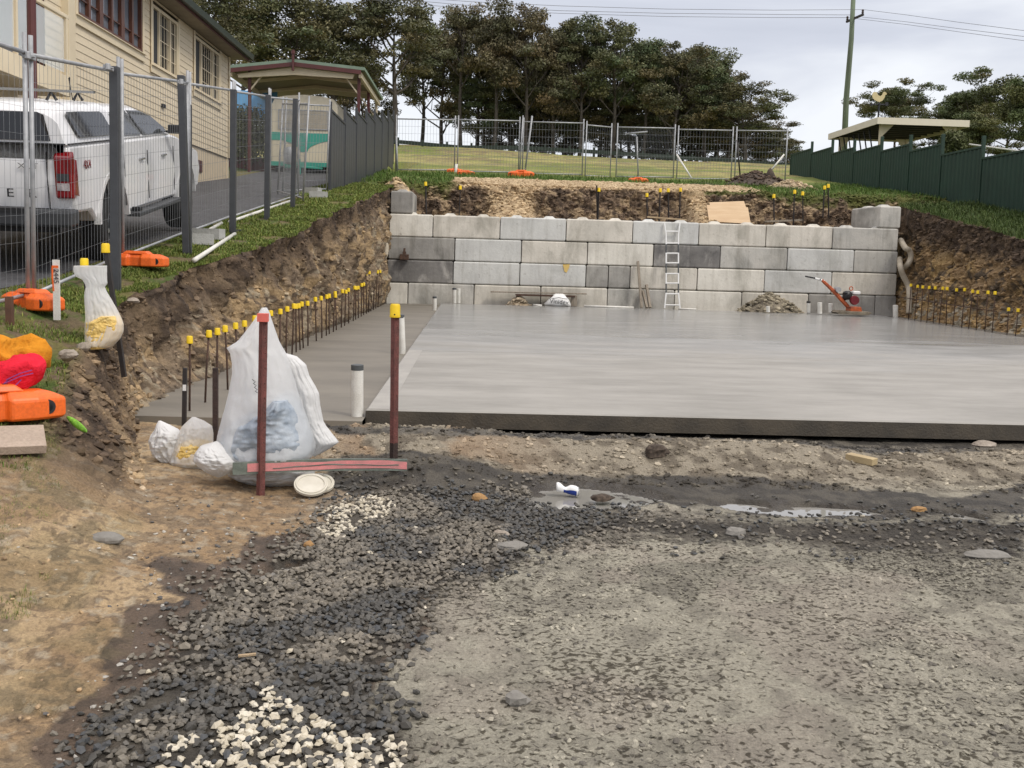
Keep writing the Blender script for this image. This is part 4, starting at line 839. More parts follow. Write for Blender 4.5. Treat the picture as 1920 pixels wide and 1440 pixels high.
stick('brace_pipe', 'pipe', 'pale brace pipe rising right from the dark soil heap to the fence end', [atY(1447, 318, 37.6), atY(1470, 290, 37.9)], .035, M_PVC)
stick('fence_stay', 'pole', 'lone thin dark pole standing behind the soil heap', [atY(1388, 335, 37.4), atY(1382, 262, 37.4)], .028, M_BLKPICK)
stick('marker_pole', 'pole', 'lone grey T-topped pole between the rear fence panels', [atY(1197, 342, 39), atY(1194, 256, 39)], .03, M_GALV)
stick('marker_pole', 'pole', 'short pale grey stake at the grassy left end of the rear fence', [atY(745, 325, 37.6), atY(743, 255, 37.6)], .04, M_GALV)
stick('top_pipe', 'pipe', 'short raised pipe clipped along the bent top rail', [atY(1173, 251, 38.1), atY(1214, 247, 38.1)], .035, M_GALV)
for px, py, Y, lab in [(853, 332, 37.6, 'pale post sleeve with orange foot left in the rear fence'),]:
    p = atY(px, py, Y); stick('post_sleeve', 'post', lab, [tuple(p), (p.x + .05, p.y, p.z + .5)], .06, M_PVC)
for px, py, Y, lab, s in [(853, 333, 37.7, 'orange foot at the first rear pole pair', 1), (873, 338, 36.5, 'faded orange foot lying on the grass left of the tan rock', 1), (977, 341, 36.2, 'orange foot under the folded rear panels', 1.5), (1196, 352, 35.0, 'orange foot on the crushed rock below the bent rail', 1.1)]:
    p = atY(px, py, Y); foot((p.x, Y, max(p.z, bz(p.x, Y) - .02)), R(rnd.uniform(-15, 15)), lab, s)
# paddock rail fence
M_RAIL = pm('green_black_rail', (.025, .04, .028), (.018, .028, .02), rough=.8)
pf = thing('paddock_fence', 'low dark green post and rail fence along the hill crest under the trees', 'fence', (0, 66, 8))
def railpx(pts, r, Y):
    m = MB(); P = [atY(a, b_, Y) for a, b_ in pts]
    for a, b_ in zip(P, P[1:]): m.box(tuple((a + b_) / 2), ((b_ - a).length, .05, r * 2), ry=-math.atan2(b_.z - a.z, b_.x - a.x))
    m.build('rail', M_RAIL, pf)
railpx([(700, 262), (760, 267), (860, 276), (980, 277), (1120, 285), (1300, 297), (1480, 309)], .13, 66)
railpx([(700, 276), (760, 280), (850, 284), (930, 287)], .12, 64)
for px in range(700, 1480, 46):
    py = np.interp(px, [700, 760, 860, 980, 1120, 1300, 1480], [262, 267, 276, 277, 285, 297, 309]); p = atY(px, py, 66)
    m = MB(); m.box((p.x, 66.1, p.z - .35), (.14, .12, 1.3)); m.build('post', M_RAIL, pf)
# ------------------------------------------------------------ dark green fence, right
gf = thing('green_fence', 'tall dark green ribbed metal fence stepping down the right side', 'fence', (14.5, 27.4, 3.0))
def gpx(px): return 14.5 / atY(px, 280, 1.0).x
GY = [gpx(v) for v in (1485, 1522.5, 1561, 1602, 1653, 1707, 1767, 1843.5)]; GY += [GY[-1] - 2.36, GY[-1] - 4.72]
GT = [6.35, 6.14, 5.87, 5.69, 5.46, 5.21, 4.86, 4.52, 4.2]
for i in range(9):
    y0, y1 = GY[i + 1], GY[i]; zt = GT[i]; zb = zt - 1.86; m = MB(); N = 61; vs = []
    for k in range(N):
        yy = y0 + .04 + (y1 - y0 - .08) * k / (N - 1); d = .0 if (k % 6) < 3 else .028; vs += [(14.5 - d, yy, zb - .15), (14.5 - d, yy, zt - .04)]
    m.add(vs, [(2 * k, 2 * k + 1, 2 * k + 3, 2 * k + 2) for k in range(N - 1)]); m.add([(x + .03, y, z) for x, y, z in vs], [(2 * k, 2 * k + 2, 2 * k + 3, 2 * k + 1) for k in range(N - 1)])
    m.build('fence_panel', M_DKGREEN, gf)
    m = MB(); m.bx(14.5 - .045, 14.5 + .035, y0 + .03, y1 - .03, zt - .06, zt); m.build('top_rail', M_DKGREEN, gf, bevel=.004)
for i in range(10):
    zt = GT[max(i - 1, 0)] + (.28 if 0 < i else -.0); m = MB(); m.bx(14.5 - .05, 14.5 + .05, GY[i] - .04, GY[i] + .04, GT[min(i, 8)] - 2.1, zt); m.build('post', M_DKGREEN, gf, bevel=.006)
m = MB(); zz = 6.15
m.bx(14.5, 16.9, GY[0] - .02, GY[0] + .02, 4.3, 6.22); tagp(m.build('green_fence', M_DKGREEN), 'dark green return panel running off behind the far end of the green fence', 'fence')
# star pickets behind the wall
SP = [(798, 340, 395), (863, 347, 395), (1119, 343, 410), (1123, 351, 410), (1213, 361, 408), (1238, 352, 414), (1253, 352, 410), (1276, 351, 412), (1451, 363, 417), (1490, 355, 419), (1505, 358, 420), (1546, 347, 392), (1553, 344, 392)]
SL = ['thick black picket behind the small end block', 'thin leaning picket at the left end of the tan rock', 'tall capless dark picket of the close pair left of the ladder', 'yellow capped picket of the close pair left of the ladder', 'short capped picket just left of three behind the ladder', 'left of three capped pickets behind the ladder top', 'middle of three capped pickets behind the ladder top', 'right of three capped pickets behind the ladder top', 'capped picket right of the plywood sheets', 'thick capped picket over the grey plank', 'thin capped picket right of the grey plank', 'left picket of the pair in the grass near the right end block', 'right picket of the pair in the grass near the right end block']
for i, (px, a, b_) in enumerate(SP):
    Y = 27.25 if i < 11 else 28.0; p = atY(px - (1 if i % 2 else -1) * 2, b_, Y); q = atY(px, a + 5, Y); p.z -= .25
    t = thing('star_picket', SL[i], 'picket', tuple(p), group='pickets behind the block wall'); m = MB(); m.tube([p, q], .026 if i not in (1, 10) else .018, 3); m.build('picket', M_BLKPICK, t)
    if i != 2:
        m = MB(); cap_mb(m, (q.x, q.y, q.z - .05), .042, .11); m.build('cap', M_YEL, t, auto=50)
# plywood + planks on the cut
def sheet(name, cat, lab, c, d, rot, mat):
    m = MB(); m.M = Matrix.Translation(c) @ Matrix.Rotation(rot[2], 4, 'Z') @ Matrix.Rotation(rot[1], 4, 'Y') @ Matrix.Rotation(rot[0], 4, 'X'); m.box((0, 0, 0), d); o = m.build(name, mat, bevel=.003); return tagp(o, lab, cat)
p = atY(1366, 402, 27.6); sheet('plywood_sheet', 'plywood', 'front plywood sheet leaning on the cut above the wall', tuple(p), (1.22, .02, .62), (R(-38), R(1.5), R(2)), M_PLY)
p = atY(1366, 390, 27.95); sheet('plywood_sheet', 'plywood', 'rear plywood sheet poking out above the front sheet', tuple(p), (1.05, .02, .5), (R(-42), R(-4), R(4)), M_PLY)
p = atY(1250, 411, 26.9); sheet('timber_plank', 'plank', 'pale board lying on the wall top behind the ladder', (p.x, p.y, p.z + .02), (1.1, .2, .04), (0, R(3), R(-8)), M_TIMB)
p = atY(1470, 414, 27.3); sheet('timber_plank', 'plank', 'grey plank lying behind the wall near the right pickets', tuple(p), (1.1, .12, .05), (0, R(-4), R(5)), M_GREYTIMB)
# soil heaps on the rise
def heap(lab, px, py, Y, w_, h, mat, seed, d=1.0):
    p = atY(px, py, Y); zb = min(p.z, bz(p.x, Y)); rg = []
    for i in range(18):
        f = i / 17; ring = []
        for k in range(44):
            a = 2 * math.pi * k / 44; rr = w_ * (1 - f) ** .8; x = math.cos(a) * rr; y = math.sin(a) * rr * d
            q = 1 + .45 * (float(fbm(np.array([x * 1.6 + seed]), np.array([y * 1.6]), f * 2, seed, 4)[0]) - .5) * 2 * (.3 + f * (1 - f) * 3)
            ring.append((p.x + x * q, Y + y * q, zb - .08 + h * f * (1 if i < 16 else .97)+ .1 * h * (float(vn(np.array([x * 5]), np.array([y * 5]), 0, seed)[0]) - .5)))
        rg.append(ring)
    m = MB(); m.rings(rg); return tagp(m.build('soil_heap', mat, smooth=True), lab, 'dirt pile')
M_SOILD = pm('dark_heap_soil', (.10, .075, .055), (.045, .034, .026), scale=3, rough=.95, bump=1, bscale=12, speck=.5)
M_SOILT = pm('tan_heap_soil', (.40, .31, .2), (.2, .15, .1), scale=3.5, rough=.95, bump=1, bscale=14, speck=.5)
M_SOILG = pm('grey_heap_soil', (.26, .225, .165), (.12, .1, .075), scale=4, rough=.95, bump=1, bscale=14, speck=.6)
heap('dark lumpy soil heap on the rise below the right end of the mesh fence', 1415, 350, 35.5, 1.5, .62, M_SOILD, 3)
heap('small pointed dark clod heap where the pale brace pipe ends', 1443, 340, 35.2, .35, .75, M_SOILD, 8)
heap('low dark soil heap left of the lumpy one', 1320, 354, 35.0, 1.25, .32, M_SOILD, 5)
heap('tan rocky heap near the foot of the dark green fence', 1480, 362, 33.5, 1.3, .5, M_SOILT, 6)
heap('small pointed tan heap at the end of the grey fence', 742, 356, 29.0, .45, .42, M_SOILT, 7)
heap('grey earth pile against the block wall, between ladder and compactor', 1443, 583, 25.7, .95, .52, M_SOILG, 9, .45)
heap('small rubble pile under the shelf plank at the wall foot', 972, 573, 25.85, .36, .3, M_SOILT, 12, .5)
g2 = np.random.default_rng(44)
def onheap(px, py, Y, w_, h, n, c, seed, d, zb=None):
    p = atY(px, py, Y); z0 = (min(p.z, bz(p.x, Y)) if zb is None else zb); f = g2.random(n) ** .8; a = g2.random(n) * 6.283; rr = w_ * (1 - f) ** .8 * 1.02
    P = np.stack([p.x + np.cos(a) * rr, Y + np.sin(a) * rr * d, z0 - .06 + h * f], -1); col = c_(*c)[None] * (.5 + 1.0 * g2.random((n, 1))); tagp(stones('rubble', P, .02 + .07 * g2.random(n) ** 2, col, M_MUDSTONE, seed=seed), kind='stuff')
onheap(1443, 583, 25.7, .95, .52, 420, (.27, .235, .17), 31, .45, float(min(atY(1443, 583, 25.7).z, 9)))
onheap(1415, 350, 35.5, 1.5, .62, 400, (.1, .07, .05), 32, 1); onheap(1480, 362, 33.5, 1.3, .5, 400, (.42, .33, .21), 33, 1); onheap(742, 356, 29, .45, .42, 120, (.45, .34, .2), 34, 1)
onheap(972, 573, 25.85, .36, .3, 90, (.34, .28, .2), 35, .5, float(atY(972, 573, 25.85).z))
# ------------------------------------------------------------ things on the slab and at the wall
def pipe(lab, px, pyt, z, Yv=None, r=.055, pyb=None, capm=None, lean=0.0, X=None):
    p = atZ(px, pyb, z) if Yv is None else atY(px, pyb, Yv); q = atY(px + lean, pyt, p.y)
    t = thing('pvc_pipe', lab, 'pipe', tuple(p)); m = MB(); rg = [(r, -.05), (r, (q.z - p.z)), (r * .88, q.z - p.z), (r * .86, -.02)]
    m.lathe([(r, 0), (r, q.z - p.z - .005), (r * .9, q.z - p.z), (.001, q.z - p.z - .02)], (0, 0, 0), 18); 
    m.v = [(p.x + v[0] + (q.x - p.x) * (v[2] / max(.01, q.z - p.z)), p.y + v[1], p.z + v[2]) for v in m.v]; m.build('pipe', M_PVC, t, auto=40)
    if capm: m = MB(); m.lathe([(r * 1.04, -.045), (r * 1.04, 0), (r * .5, .006), (.001, .006)], tuple(q), 18); m.build('end_cap', capm, t, auto=40)
    return t
M_CAPG = pm('grey_cap', (.09, .1, .1), (.06, .065, .07), rough=.5)
pipe('white upright pipe with a grey cap standing on the side footing, nearest the camera', 670, 684, -.07, pyb=780, capm=M_CAPG, r=.052)
pipe('leaning white pipe end just behind the yellow capped red stake', 755, 590, -.07, pyb=663, lean=-3, r=.045, capm=M_CAPG)
pipe('short white pipe far down the side footing', 815, 556, -.07, pyb=582, r=.05, capm=M_CAPG)
pipe('left of two tall pale pipes close to the wall foot', 852, 540, 0, Yv=25.9, pyb=568, r=.055, capm=M_CAPG); pipe('right of two tall pale pipes close to the wall foot', 860, 541, 0, Yv=25.95, pyb=568, r=.05)
pipe('short white pipe in front of the grey earth pile', 1440, 574, 0, Yv=24.9, pyb=585, r=.05); pipe('dark topped pipe nearest the compactor handle', 1516, 565, 0, Yv=25.2, pyb=586, r=.05, capm=M_BLACK)
pipe('middle white pipe left of the compactor', 1537, 567, 0, Yv=25.0, pyb=588, r=.06); pipe('short white pipe touching the compactor base plate', 1557, 569, 0, Yv=25.1, pyb=586, r=.06); pipe('white pipe standing at the back right corner of the slab', 1679, 572, 0, Yv=24.6, pyb=598, r=.065)
stick('white_pipe', 'pipe', 'long white pipe lying at the wall foot right of the printed bag', [atY(1095, 574, 25.75), atY(1188, 577, 25.75)], .035, M_PVC)
stick('white_pipe', 'pipe', 'shorter white pipe lying right of the ladder foot', [atY(1272, 579, 25.75), atY(1305, 580, 25.75)], .025, M_PVC)
stick('white_pipe', 'pipe', 'short white pipe lying left of the printed bag', [atY(1000, 572, 25.75), atY(1016, 573, 25.75)], .03, M_PVC)
# ladder
ld = thing('folding_ladder', 'white articulated ladder leaning upright on the block wall', 'ladder', tuple(atY(1260, 578, 25.75)))
def lp(px, py): 
    f = (578 - py) / 160.0; return atY(px, py, 25.78 + .37 * f)
for seg in ([(1246, 418), (1249, 440), (1249, 458)], [(1249, 474), (1249, 494)], [(1249, 512), (1249, 532)], [(1249, 549), (1246, 578)]):
    for sg in (0, 1):
        m = MB(); P = [lp(1260.5 + (1260.5 - a) if sg else a, b_) for a, b_ in seg]; m.tube(P, .024, 4); m.build('stile', M_WHITE, ld)
for a, b_ in ((458, 474), (494, 512), (532, 549)):
    for px in (1249, 1272): m = MB(); m.tube([lp(px, a), lp(px, b_)], .02, 6); m.build('hinge', M_CAPG, ld)
for yy in (434, 456, 475, 493, 513, 531, 551, 572):
    w_ = 13.5 if yy in (434, 572) else 11.5; m = MB(); m.tube([lp(1260.5 - w_, yy), lp(1260.5 + w_, yy)], .02, 6); m.build('rung', M_WHITE, ld)
for lab, a, b_ in [('tall thin timber leaning on the wall left of the ladder', (1203, 577), (1196, 490)), ('short thin timber in the lean-to bunch left of the ladder', (1213, 577), (1205, 545)), ('short thick timber leaning nearest the ladder', (1219, 577), (1212, 534))]:
    P, Q = atY(*a, 25.8), atY(*b_, 26.12); m = MB(); m.tube([P, Q], .045, 4); tagp(m.build('leaning_timber', M_GREYTIMB), lab, 'timber')
p = atY(1010, 549, 25.95); sheet('timber_plank', 'plank', 'long brown shelf plank at the wall foot', (p.x, 25.95, p.z), (2.6, .22, .03), (0, R(-.3), 0), M_GREYTIMB)
p = atY(1022, 553, 25.9); sheet('timber_plank', 'plank', 'thicker rusty board just under the shelf plank', (p.x, 25.85, p.z - .015), (1.6, .2, .045), (0, 0, 0), M_RUST)
p = atY(758, 482, 26.1); m = MB(); m.box((p.x, 26.1, p.z), (.24, .16, .15)); m.box((p.x, 26.1, p.z + .11), (.09, .07, .08)); m.tube([(p.x, 26.1, p.z + .14), (p.x, 26.1, p.z + .24)], .03, 8); tagp(m.build('wall_bracket', M_RUST, bevel=.01), 'small rusty lifting block fixed on the left of the wall', 'bracket')
# printed sack
sk = thing('printed_sack', 'white sack with black lettering slumped at the wall foot under the plank', 'bag', tuple(atY(1046, 574, 25.75)))
p = atY(1046, 574, 25.75); m = MB(); rg = []
for f, wl, wr, d in [(0, .36, .36, .14), (.2, .37, .35, .17), (.55, .25, .30, .13), (.85, .16, .24, .09), (1, .05, .12, .02)]:
    rg.append([(p.x + (math.cos(a) * (wr if math.cos(a) > 0 else wl)), 25.8 + math.sin(a) * d, p.z + f * .33 + .01 * math.sin(a * 5)) for a in [2 * math.pi * k / 20 for k in range(20)]])
m.rings(rg); m.build('sack', M_WHITE, sk, smooth=True)
textmesh('Vinidex', .17, .004, 'lettering', M_BLACK, sk, Matrix.Translation((0.02, -.13, .12)) @ Matrix.Rotation(R(4), 4, 'Y') @ Matrix.Rotation(R(84), 4, 'X'))
m = MB(); m.tube([(p.x - .18, 25.64, p.z + .2), (p.x, 25.62, p.z + .235), (p.x + .24, 25.64, p.z + .2)], .008, 5); m.build('printed_arc', M_BLACK, sk)
m = MB(); m.bx(p.x + .36, p.x + .52, 25.8, 25.95, p.z, p.z + .3); tagp(m.build('timber_block', M_GREYTIMB, bevel=.01), 'brown block propping the shelf plank beside the printed sack', 'timber')
# hoses
M_HOSE = pm('corrugated_hose', (.50, .44, .34), (.38, .33, .25), scale=6, rough=.7)
def hose(lab, pts, r, Y):
    P = [atY(a, b_, Y + (c if len(q) > 2 else 0)) for q in pts for a, b_, c in [(*q, 0) if len(q) < 3 else q]]; Q = []
    for i in range(len(P) - 1):
        p0, p1, p2, p3 = P[max(i - 1, 0)], P[i], P[i + 1], P[min(i + 2, len(P) - 1)]
        for k in range(10):
            t = k / 10; Q.append(.5 * ((2 * p1) + (p2 - p0) * t + (2 * p0 - 5 * p1 + 4 * p2 - p3) * t * t + (3 * p1 - p0 - 3 * p2 + p3) * t ** 3))
    rr = [r * (1.06 if k % 2 else .94) for k in range(len(Q))]; m = MB(); m.tube(Q, rr, 10); return tagp(m.build('drain_hose', M_HOSE, smooth=True), lab, 'hose')
hose('corrugated drain hose looping at the left end of the block wall', [(690, 510), (696, 492), (706, 476), (716, 466), (713, 450, .1), (706, 452), (704, 470), (712, 486), (722, 480, -.1), (724, 460), (716, 447), (707, 455, .2), (705, 472, .3)], .065, 25.7)
hose('short drain hose hook lying behind the tall bar bunch', [(690, 512, -.3), (697, 498, -.3), (703, 500, -.3), (700, 512, -.3)], .06, 25.3)
hose('upper corrugated hose curling out behind the right wall end', [(1689, 450, .6), (1697, 464), (1705, 470), (1708, 482), (1702, 496), (1694, 503, .2)], .075, 25.9)
hose('lower corrugated hose hanging down to the bars at the right wall end', [(1687, 485, .5), (1688, 500), (1694, 518), (1703, 536), (1705, 556, -.2), (1704, 590, -.3)], .075, 25.7)
# plate compactor
cp = thing('plate_compactor', 'orange petrol plate compactor with raised handle near the block wall', 'compactor', tuple(atY(1585, 588, 24.9)))
M_CORG = pm('worn_orange_paint', (.55, .12, .03), (.3, .07, .03), scale=9, rough=.5, speck=.3); M_RED = pm('engine_red', (.22, .02, .03), (.12, .015, .02), rough=.4)
Yc = 24.9; P_ = lambda a, b_, dy=0: atY(a, b_, Yc + dy)
a, b2 = P_(1561, 588), P_(1628, 588); zc = a.z
m = MB(); m.prism([(a.x, zc + .05), (a.x + .08, zc), (b2.x - .1, zc - .01), (b2.x, zc + .05), (b2.x - .06, zc + .08), (a.x + .1, zc + .09)], Yc - .25, Yc + .25, 'Y'); m.build('base_plate', M_SOILG, cp, bevel=.01)
m = MB(); m.prism([(P_(1590, 579).x, zc + .08), (P_(1612, 579).x, zc + .08), (P_(1610, 572).x, zc + .2), (P_(1592, 572).x, zc + .2)], Yc - .18, Yc + .18, 'Y'); m.build('deck', M_CORG, cp, bevel=.01)
m = MB(); m.tube([P_(1590, 575), P_(1562, 545), P_(1541, 525)], [.055, .05, .04], 6); m.build('handle_arm', M_CORG, cp)
m = MB(); m.tube([P_(1545, 527), P_(1528, 522)], .03, 8); m.build('handle_grip', M_WHITE, cp); m = MB(); m.tube([P_(1530, 522), P_(1510, 518)], .022, 8); m.tube([P_(1538, 524, -.2), P_(1538, 524, .2)], .018, 6); m.build('handle_bar', M_BLACK, cp)
m = MB(); q = P_(1570, 543); m.lathe([(.001, -.1), (.07, -.1), (.075, 0), (.07, .1), (.001, .1)], tuple(q), 14, 'Y'); m.build('filter_can', M_GALV, cp, auto=40)
m = MB(); q = P_(1588, 554); m.blob(tuple(q), .13, 3, .3, sc=(1, 1, 1)); m.build('engine_block', M_BLACK, cp)
m = MB(); q = P_(1602, 563, -.12); m.lathe([(.001, -.06), (.11, -.06), (.125, 0), (.11, .06), (.001, .07)], tuple(q), 20, 'Y'); m.build('starter_housing', M_RED, cp, auto=40)
m = MB(); q = P_(1604, 549); m.box(tuple(q), (.2, .22, .09)); m.build('fuel_tank', M_WHITE, cp, bevel=.025)
m = MB(); q = P_(1596, 541); rg = [(q.x + .045 * math.cos(t), q.y, q.z + .05 * math.sin(t)) for t in [2 * math.pi * k / 14 for k in range(15)]]; m.tube(rg, .014, 6); m.build('lifting_ring', M_CORG, cp, smooth=True)
mb = MB(); mb.bx(-2.3, 11.45, YW + .64, 27.5, -.3, ZW - .09); mb.bx(-2.3, 11.45, YW + .25, YW + .3, -.2, ZW - .2); tagp(mb.build('backfill', M_SOILD), kind='structure')
# ------------------------------------------------------------ house
XH = -7.4
M_SIDE = pm('cream_weatherboard', (.70, .60, .43), (.65, .55, .39), scale=1.2, rough=.55, bump=.03, speck=.06)
M_BASEW = pm('cream_rendered_base', (.62, .52, .37), (.55, .46, .32), scale=3, rough=.8, bump=.2)
M_BROWNF = pm('stained_brown_timber', (.13, .05, .028), (.08, .03, .018), scale=6, rough=.4, stretch=(4, 4, 1))
M_DGL = glassm('dark_room_glass', (.02, .022, .025), .2); M_DGL.node_tree.nodes['Principled BSDF'].inputs['Specular IOR Level'].default_value = .25; M_WIN = glassm('house_window_glass', (.16, .18, .21), .05); M_FLY = pm('dark_fly_screen', (.03, .032, .035), (.022, .024, .027), rough=.7)
M_DKSOF = pm('dark_soffit', (.30, .25, .17), (.24, .2, .14), rough=.7)
house = thing('house', 'cream weatherboard house with dark green gutter and barred windows along the driveway', 'house', (XH, 20, 1.5))
Y0H, Y1H, ZFL, ZEV = 9.0, 29.0, 3.94, 6.85
def siding(name, x0, x1, y0, y1, z0, z1, holes, parent, step=.15):
    m = MB(); z = z0
    while z < z1 - .001:
        zt = min(z + step, z1); segs = [(y0, y1)]
        for (a, b_, c, d) in holes:
            if zt > c + .01 and z < d - .01:
                ns = []
                for (p, q) in segs:
                    if b_ <= p or a >= q: ns.append((p, q)); continue
                    if a > p: ns.append((p, a))
                    if b_ < q: ns.append((b_, q))
                segs = ns
        for p, q in segs:
            m.add([(x1, p, z), (x1, q, z), (x1 + .013, p, z), (x1 + .013, q, z), (x1 + .002, p, zt), (x1 + .002, q, zt)], [(2, 3, 5, 4), (0, 1, 3, 2)])
        z = zt
    m.build(name, M_SIDE, parent)
WN = [(18.2, 21.6, 5.47, 6.68), (22.25, 24.1, 5.35, 6.70), (25.5, 27.9, 5.35, 6.73)]
DOOR = (13.6, 16.9, 4.0, 6.5)
siding('wall', XH - .3, XH, Y0H, Y1H, ZFL, ZEV, WN + [DOOR], house)
siding('lower_wall', XH - .3, XH, Y0H, 23.6, 1.2, ZFL, [], house)
m = MB(); m.bx(XH - .12, XH - .03, 23.6, Y1H, 1.0, ZFL - .004); m.build('base_wall', M_BASEW, house)
m = MB(); m.bx(XH - 8, XH - .0, Y1H - .15, Y1H, 1.5, ZEV); m.bx(XH - 8, XH - .28, Y0H, Y0H + .1, .5, ZEV); m.bx(XH - .3, XH - .25, Y0H, Y1H, .5, ZEV); m.build('end_wall', M_SIDE, house)
m = MB(); m.bx(XH + .024, XH + .045, Y1H - .1, Y1H + .02, ZFL, ZEV); m.build('corner_board', M_CREAM, house); m = MB(); m.bx(XH + .0, XH + .14, 17.55, 17.85, 1.0, ZEV - .002); m.build('column', M_CREAM, house, bevel=.01)
m = MB(); m.bx(XH - .06, XH - .0, 24.9, 26.3, 3.3, 3.6); m.build('vent', M_MAROON, house)
m = MB(); m.bx(XH - .0, XH + .06, 22.9, 23.1, 4.52, 4.6); m.build('tap_box', M_BLACK, house)
# roof: eave, fascia, gutter
m = MB(); m.add([(XH - .3, Y0H, ZEV + .02), (XH + .46, Y0H, ZEV + .02), (XH + .46, Y1H + .45, ZEV + .02), (XH - 7, Y1H + .45, ZEV + .02), (XH - 7, Y1H, ZEV + .02), (XH - .3, Y1H, ZEV + .02)], [(0, 1, 2, 5), (5, 2, 3, 4)]); m.build('soffit', M_DKSOF, house)
m = MB(); m.bx(XH + .46, XH + .49, Y0H, Y1H + .48, ZEV - .01, ZEV + .16); m.build('fascia', M_MAROON, house)
m = MB(); m.prism([(XH + .49, ZEV + .05), (XH + .60, ZEV + .04), (XH + .63, ZEV + .18), (XH + .49, ZEV + .18)], Y0H, Y1H + .5, 'Y'); m.build('gutter', pm('gutter_green', (.045, .06, .05), (.035, .048, .04), rough=.4), house)
m = MB(); m.add([(XH + .5, Y0H, ZEV + .17), (XH + .5, Y1H + .5, ZEV + .17), (XH - 4, Y0H, ZEV + 1.7), (XH - 4, Y1H - 3.9, ZEV + 1.7), (XH - 8.5, Y1H + .5, ZEV + .17), (XH - 8.5, Y0H, ZEV + .17)], [(0, 1, 3, 2), (1, 4, 3), (2, 3, 4, 5)]); m.build('roof', M_GREENROOF, house)
for i, (a, b_, c, d) in enumerate(WN):
    fm = M_BROWNF if i == 0 else M_CREAM; win = bpy.data.objects.new('window', None); C.objects.link(win); win.location = Vector((XH, a, c)) - house.location; win.parent = house
    T_ = .07; m = MB(); m.bx(XH - .05, XH + .035, a, b_, c, c + T_); m.bx(XH - .05, XH + .035, a, b_, d - T_, d); m.bx(XH - .05, XH + .034, a, a + T_, c, d); m.bx(XH - .05, XH + .034, b_ - T_, b_, c, d)
    if i == 0:
        n = 6
        for k in range(1, n): w_ = .05 if k % 2 else .09; y = a + (b_ - a) * k / n; m.bx(XH - .04, XH + .03, y - w_, y + w_, c + .01, d - .01)
        m.bx(XH - .03, XH + .01, a, b_, c + .32, c + .34)
    else:
        f1, f2 = (.28, .70) if i == 1 else (.25, .72)
        for f in (f1, f2): y = a + (b_ - a) * f; m.bx(XH - .04, XH + .03, y - .03, y + .03, c + .01, d - .01)
        nb = 4 if i == 1 else 6
        y0, y1 = a + (b_ - a) * f1, a + (b_ - a) * f2
        for k in range(1, nb): y = y0 + (y1 - y0) * k / nb; m.bx(XH - .003, XH + .003, y - .009, y + .009, c, d)
        for k in range(1, 4): z = c + (d - c) * k / 4; m.bx(XH - .004, XH + .004, y0, b_, z - .008, z + .008)
        for k in range(1, 3): y = y1 + (b_ - y1) * k / 3; m.bx(XH - .003, XH + .003, y - .009, y + .009, c, d)
    m.build('frame', fm, win)
    m = MB(); m.bx(XH - .055, XH - .045, a, b_, c, d); m.build('pane', M_WIN if i == 0 else M_DGL, win)
    if i: m = MB(); m.bx(XH - .035, XH - .02, a + .05, a + (b_ - a) * f1, c + .05, d - .05); m.build('fly_screen', M_FLY, win)
    m = MB(); m.bx(XH + .024, XH + .05, a - .12, b_ + .12, c - .17, c - .0); m.bx(XH + .026, XH + .048, a - .1, a, c, d + .1); m.bx(XH + .026, XH + .048, b_, b_ + .1, c, d + .1); m.bx(XH + .02, XH + .09, a - .12, b_ + .12, c - .02, c - .0); m.build('surround', M_CREAM, win, bevel=.005)
m = MB(); m.bx(XH - .2, XH - .1, *DOOR); m.build('glass_door', M_GLASS, house); m = MB()
for y in (13.6, 15.2, 16.85): m.bx(XH - .08, XH - .02, y, y + .1, 4.0, 6.5)
m.build('door_frame', M_BROWNF, house)
bal = thing('balcony', 'cream balcony with clear glass railing at the near end of the house', 'balcony', (-6.6, 14, 3.95))
XB_ = -6.6; m = MB(); m.bx(XH + .03, XB_ - .0, 9, 15.85, 3.72, 3.95); m.build('deck', M_CREAM, bal); m = MB(); m.bx(XB_ + .0, XB_ + .04, 9, 15.9, 3.66, 3.97); m.bx(XH + .03, XB_ + .04, 15.85, 15.89, 3.66, 3.97); m.build('deck_fascia', M_CREAM, bal)
m = MB(); m.bx(XB_ - .03, XB_ + .03, 9, 15.9, 4.87, 4.93); m.build('handrail', M_CREAM, bal, bevel=.01)
m_, t_, b_ = newmat('clear_balustrade_glass'); b_.inputs['Base Color'].default_value = (.8, .85, .85, 1); b_.inputs['Roughness'].default_value = .05; b_.inputs['Alpha'].default_value = .35; M_CLR = m_
for y0, y1 in ((9.4, 11.0), (11.1, 12.55), (12.65, 14.1), (14.2, 15.75)): m = MB(); m.bx(XB_ - .004, XB_ + .004, y0, y1, 4.02, 4.84); m.build('glass_panel', M_CLR, bal)
for y in (9.35, 11.05, 12.6, 14.15, 15.82): m = MB(); m.bx(XB_ - .028, XB_ + .028, y - .028, y + .028, 3.9, 4.9); m.build('post', M_CREAM, bal)
p = atY(60, 100, 12.4); m = MB(); m.tube([(p.x, 12.4, 1.2), (p.x, 12.4, 7)], .055, 10); tagp(m.build('verandah_post', M_MAROON), 'dark red verandah post rising beside the glass railed balcony', 'post')
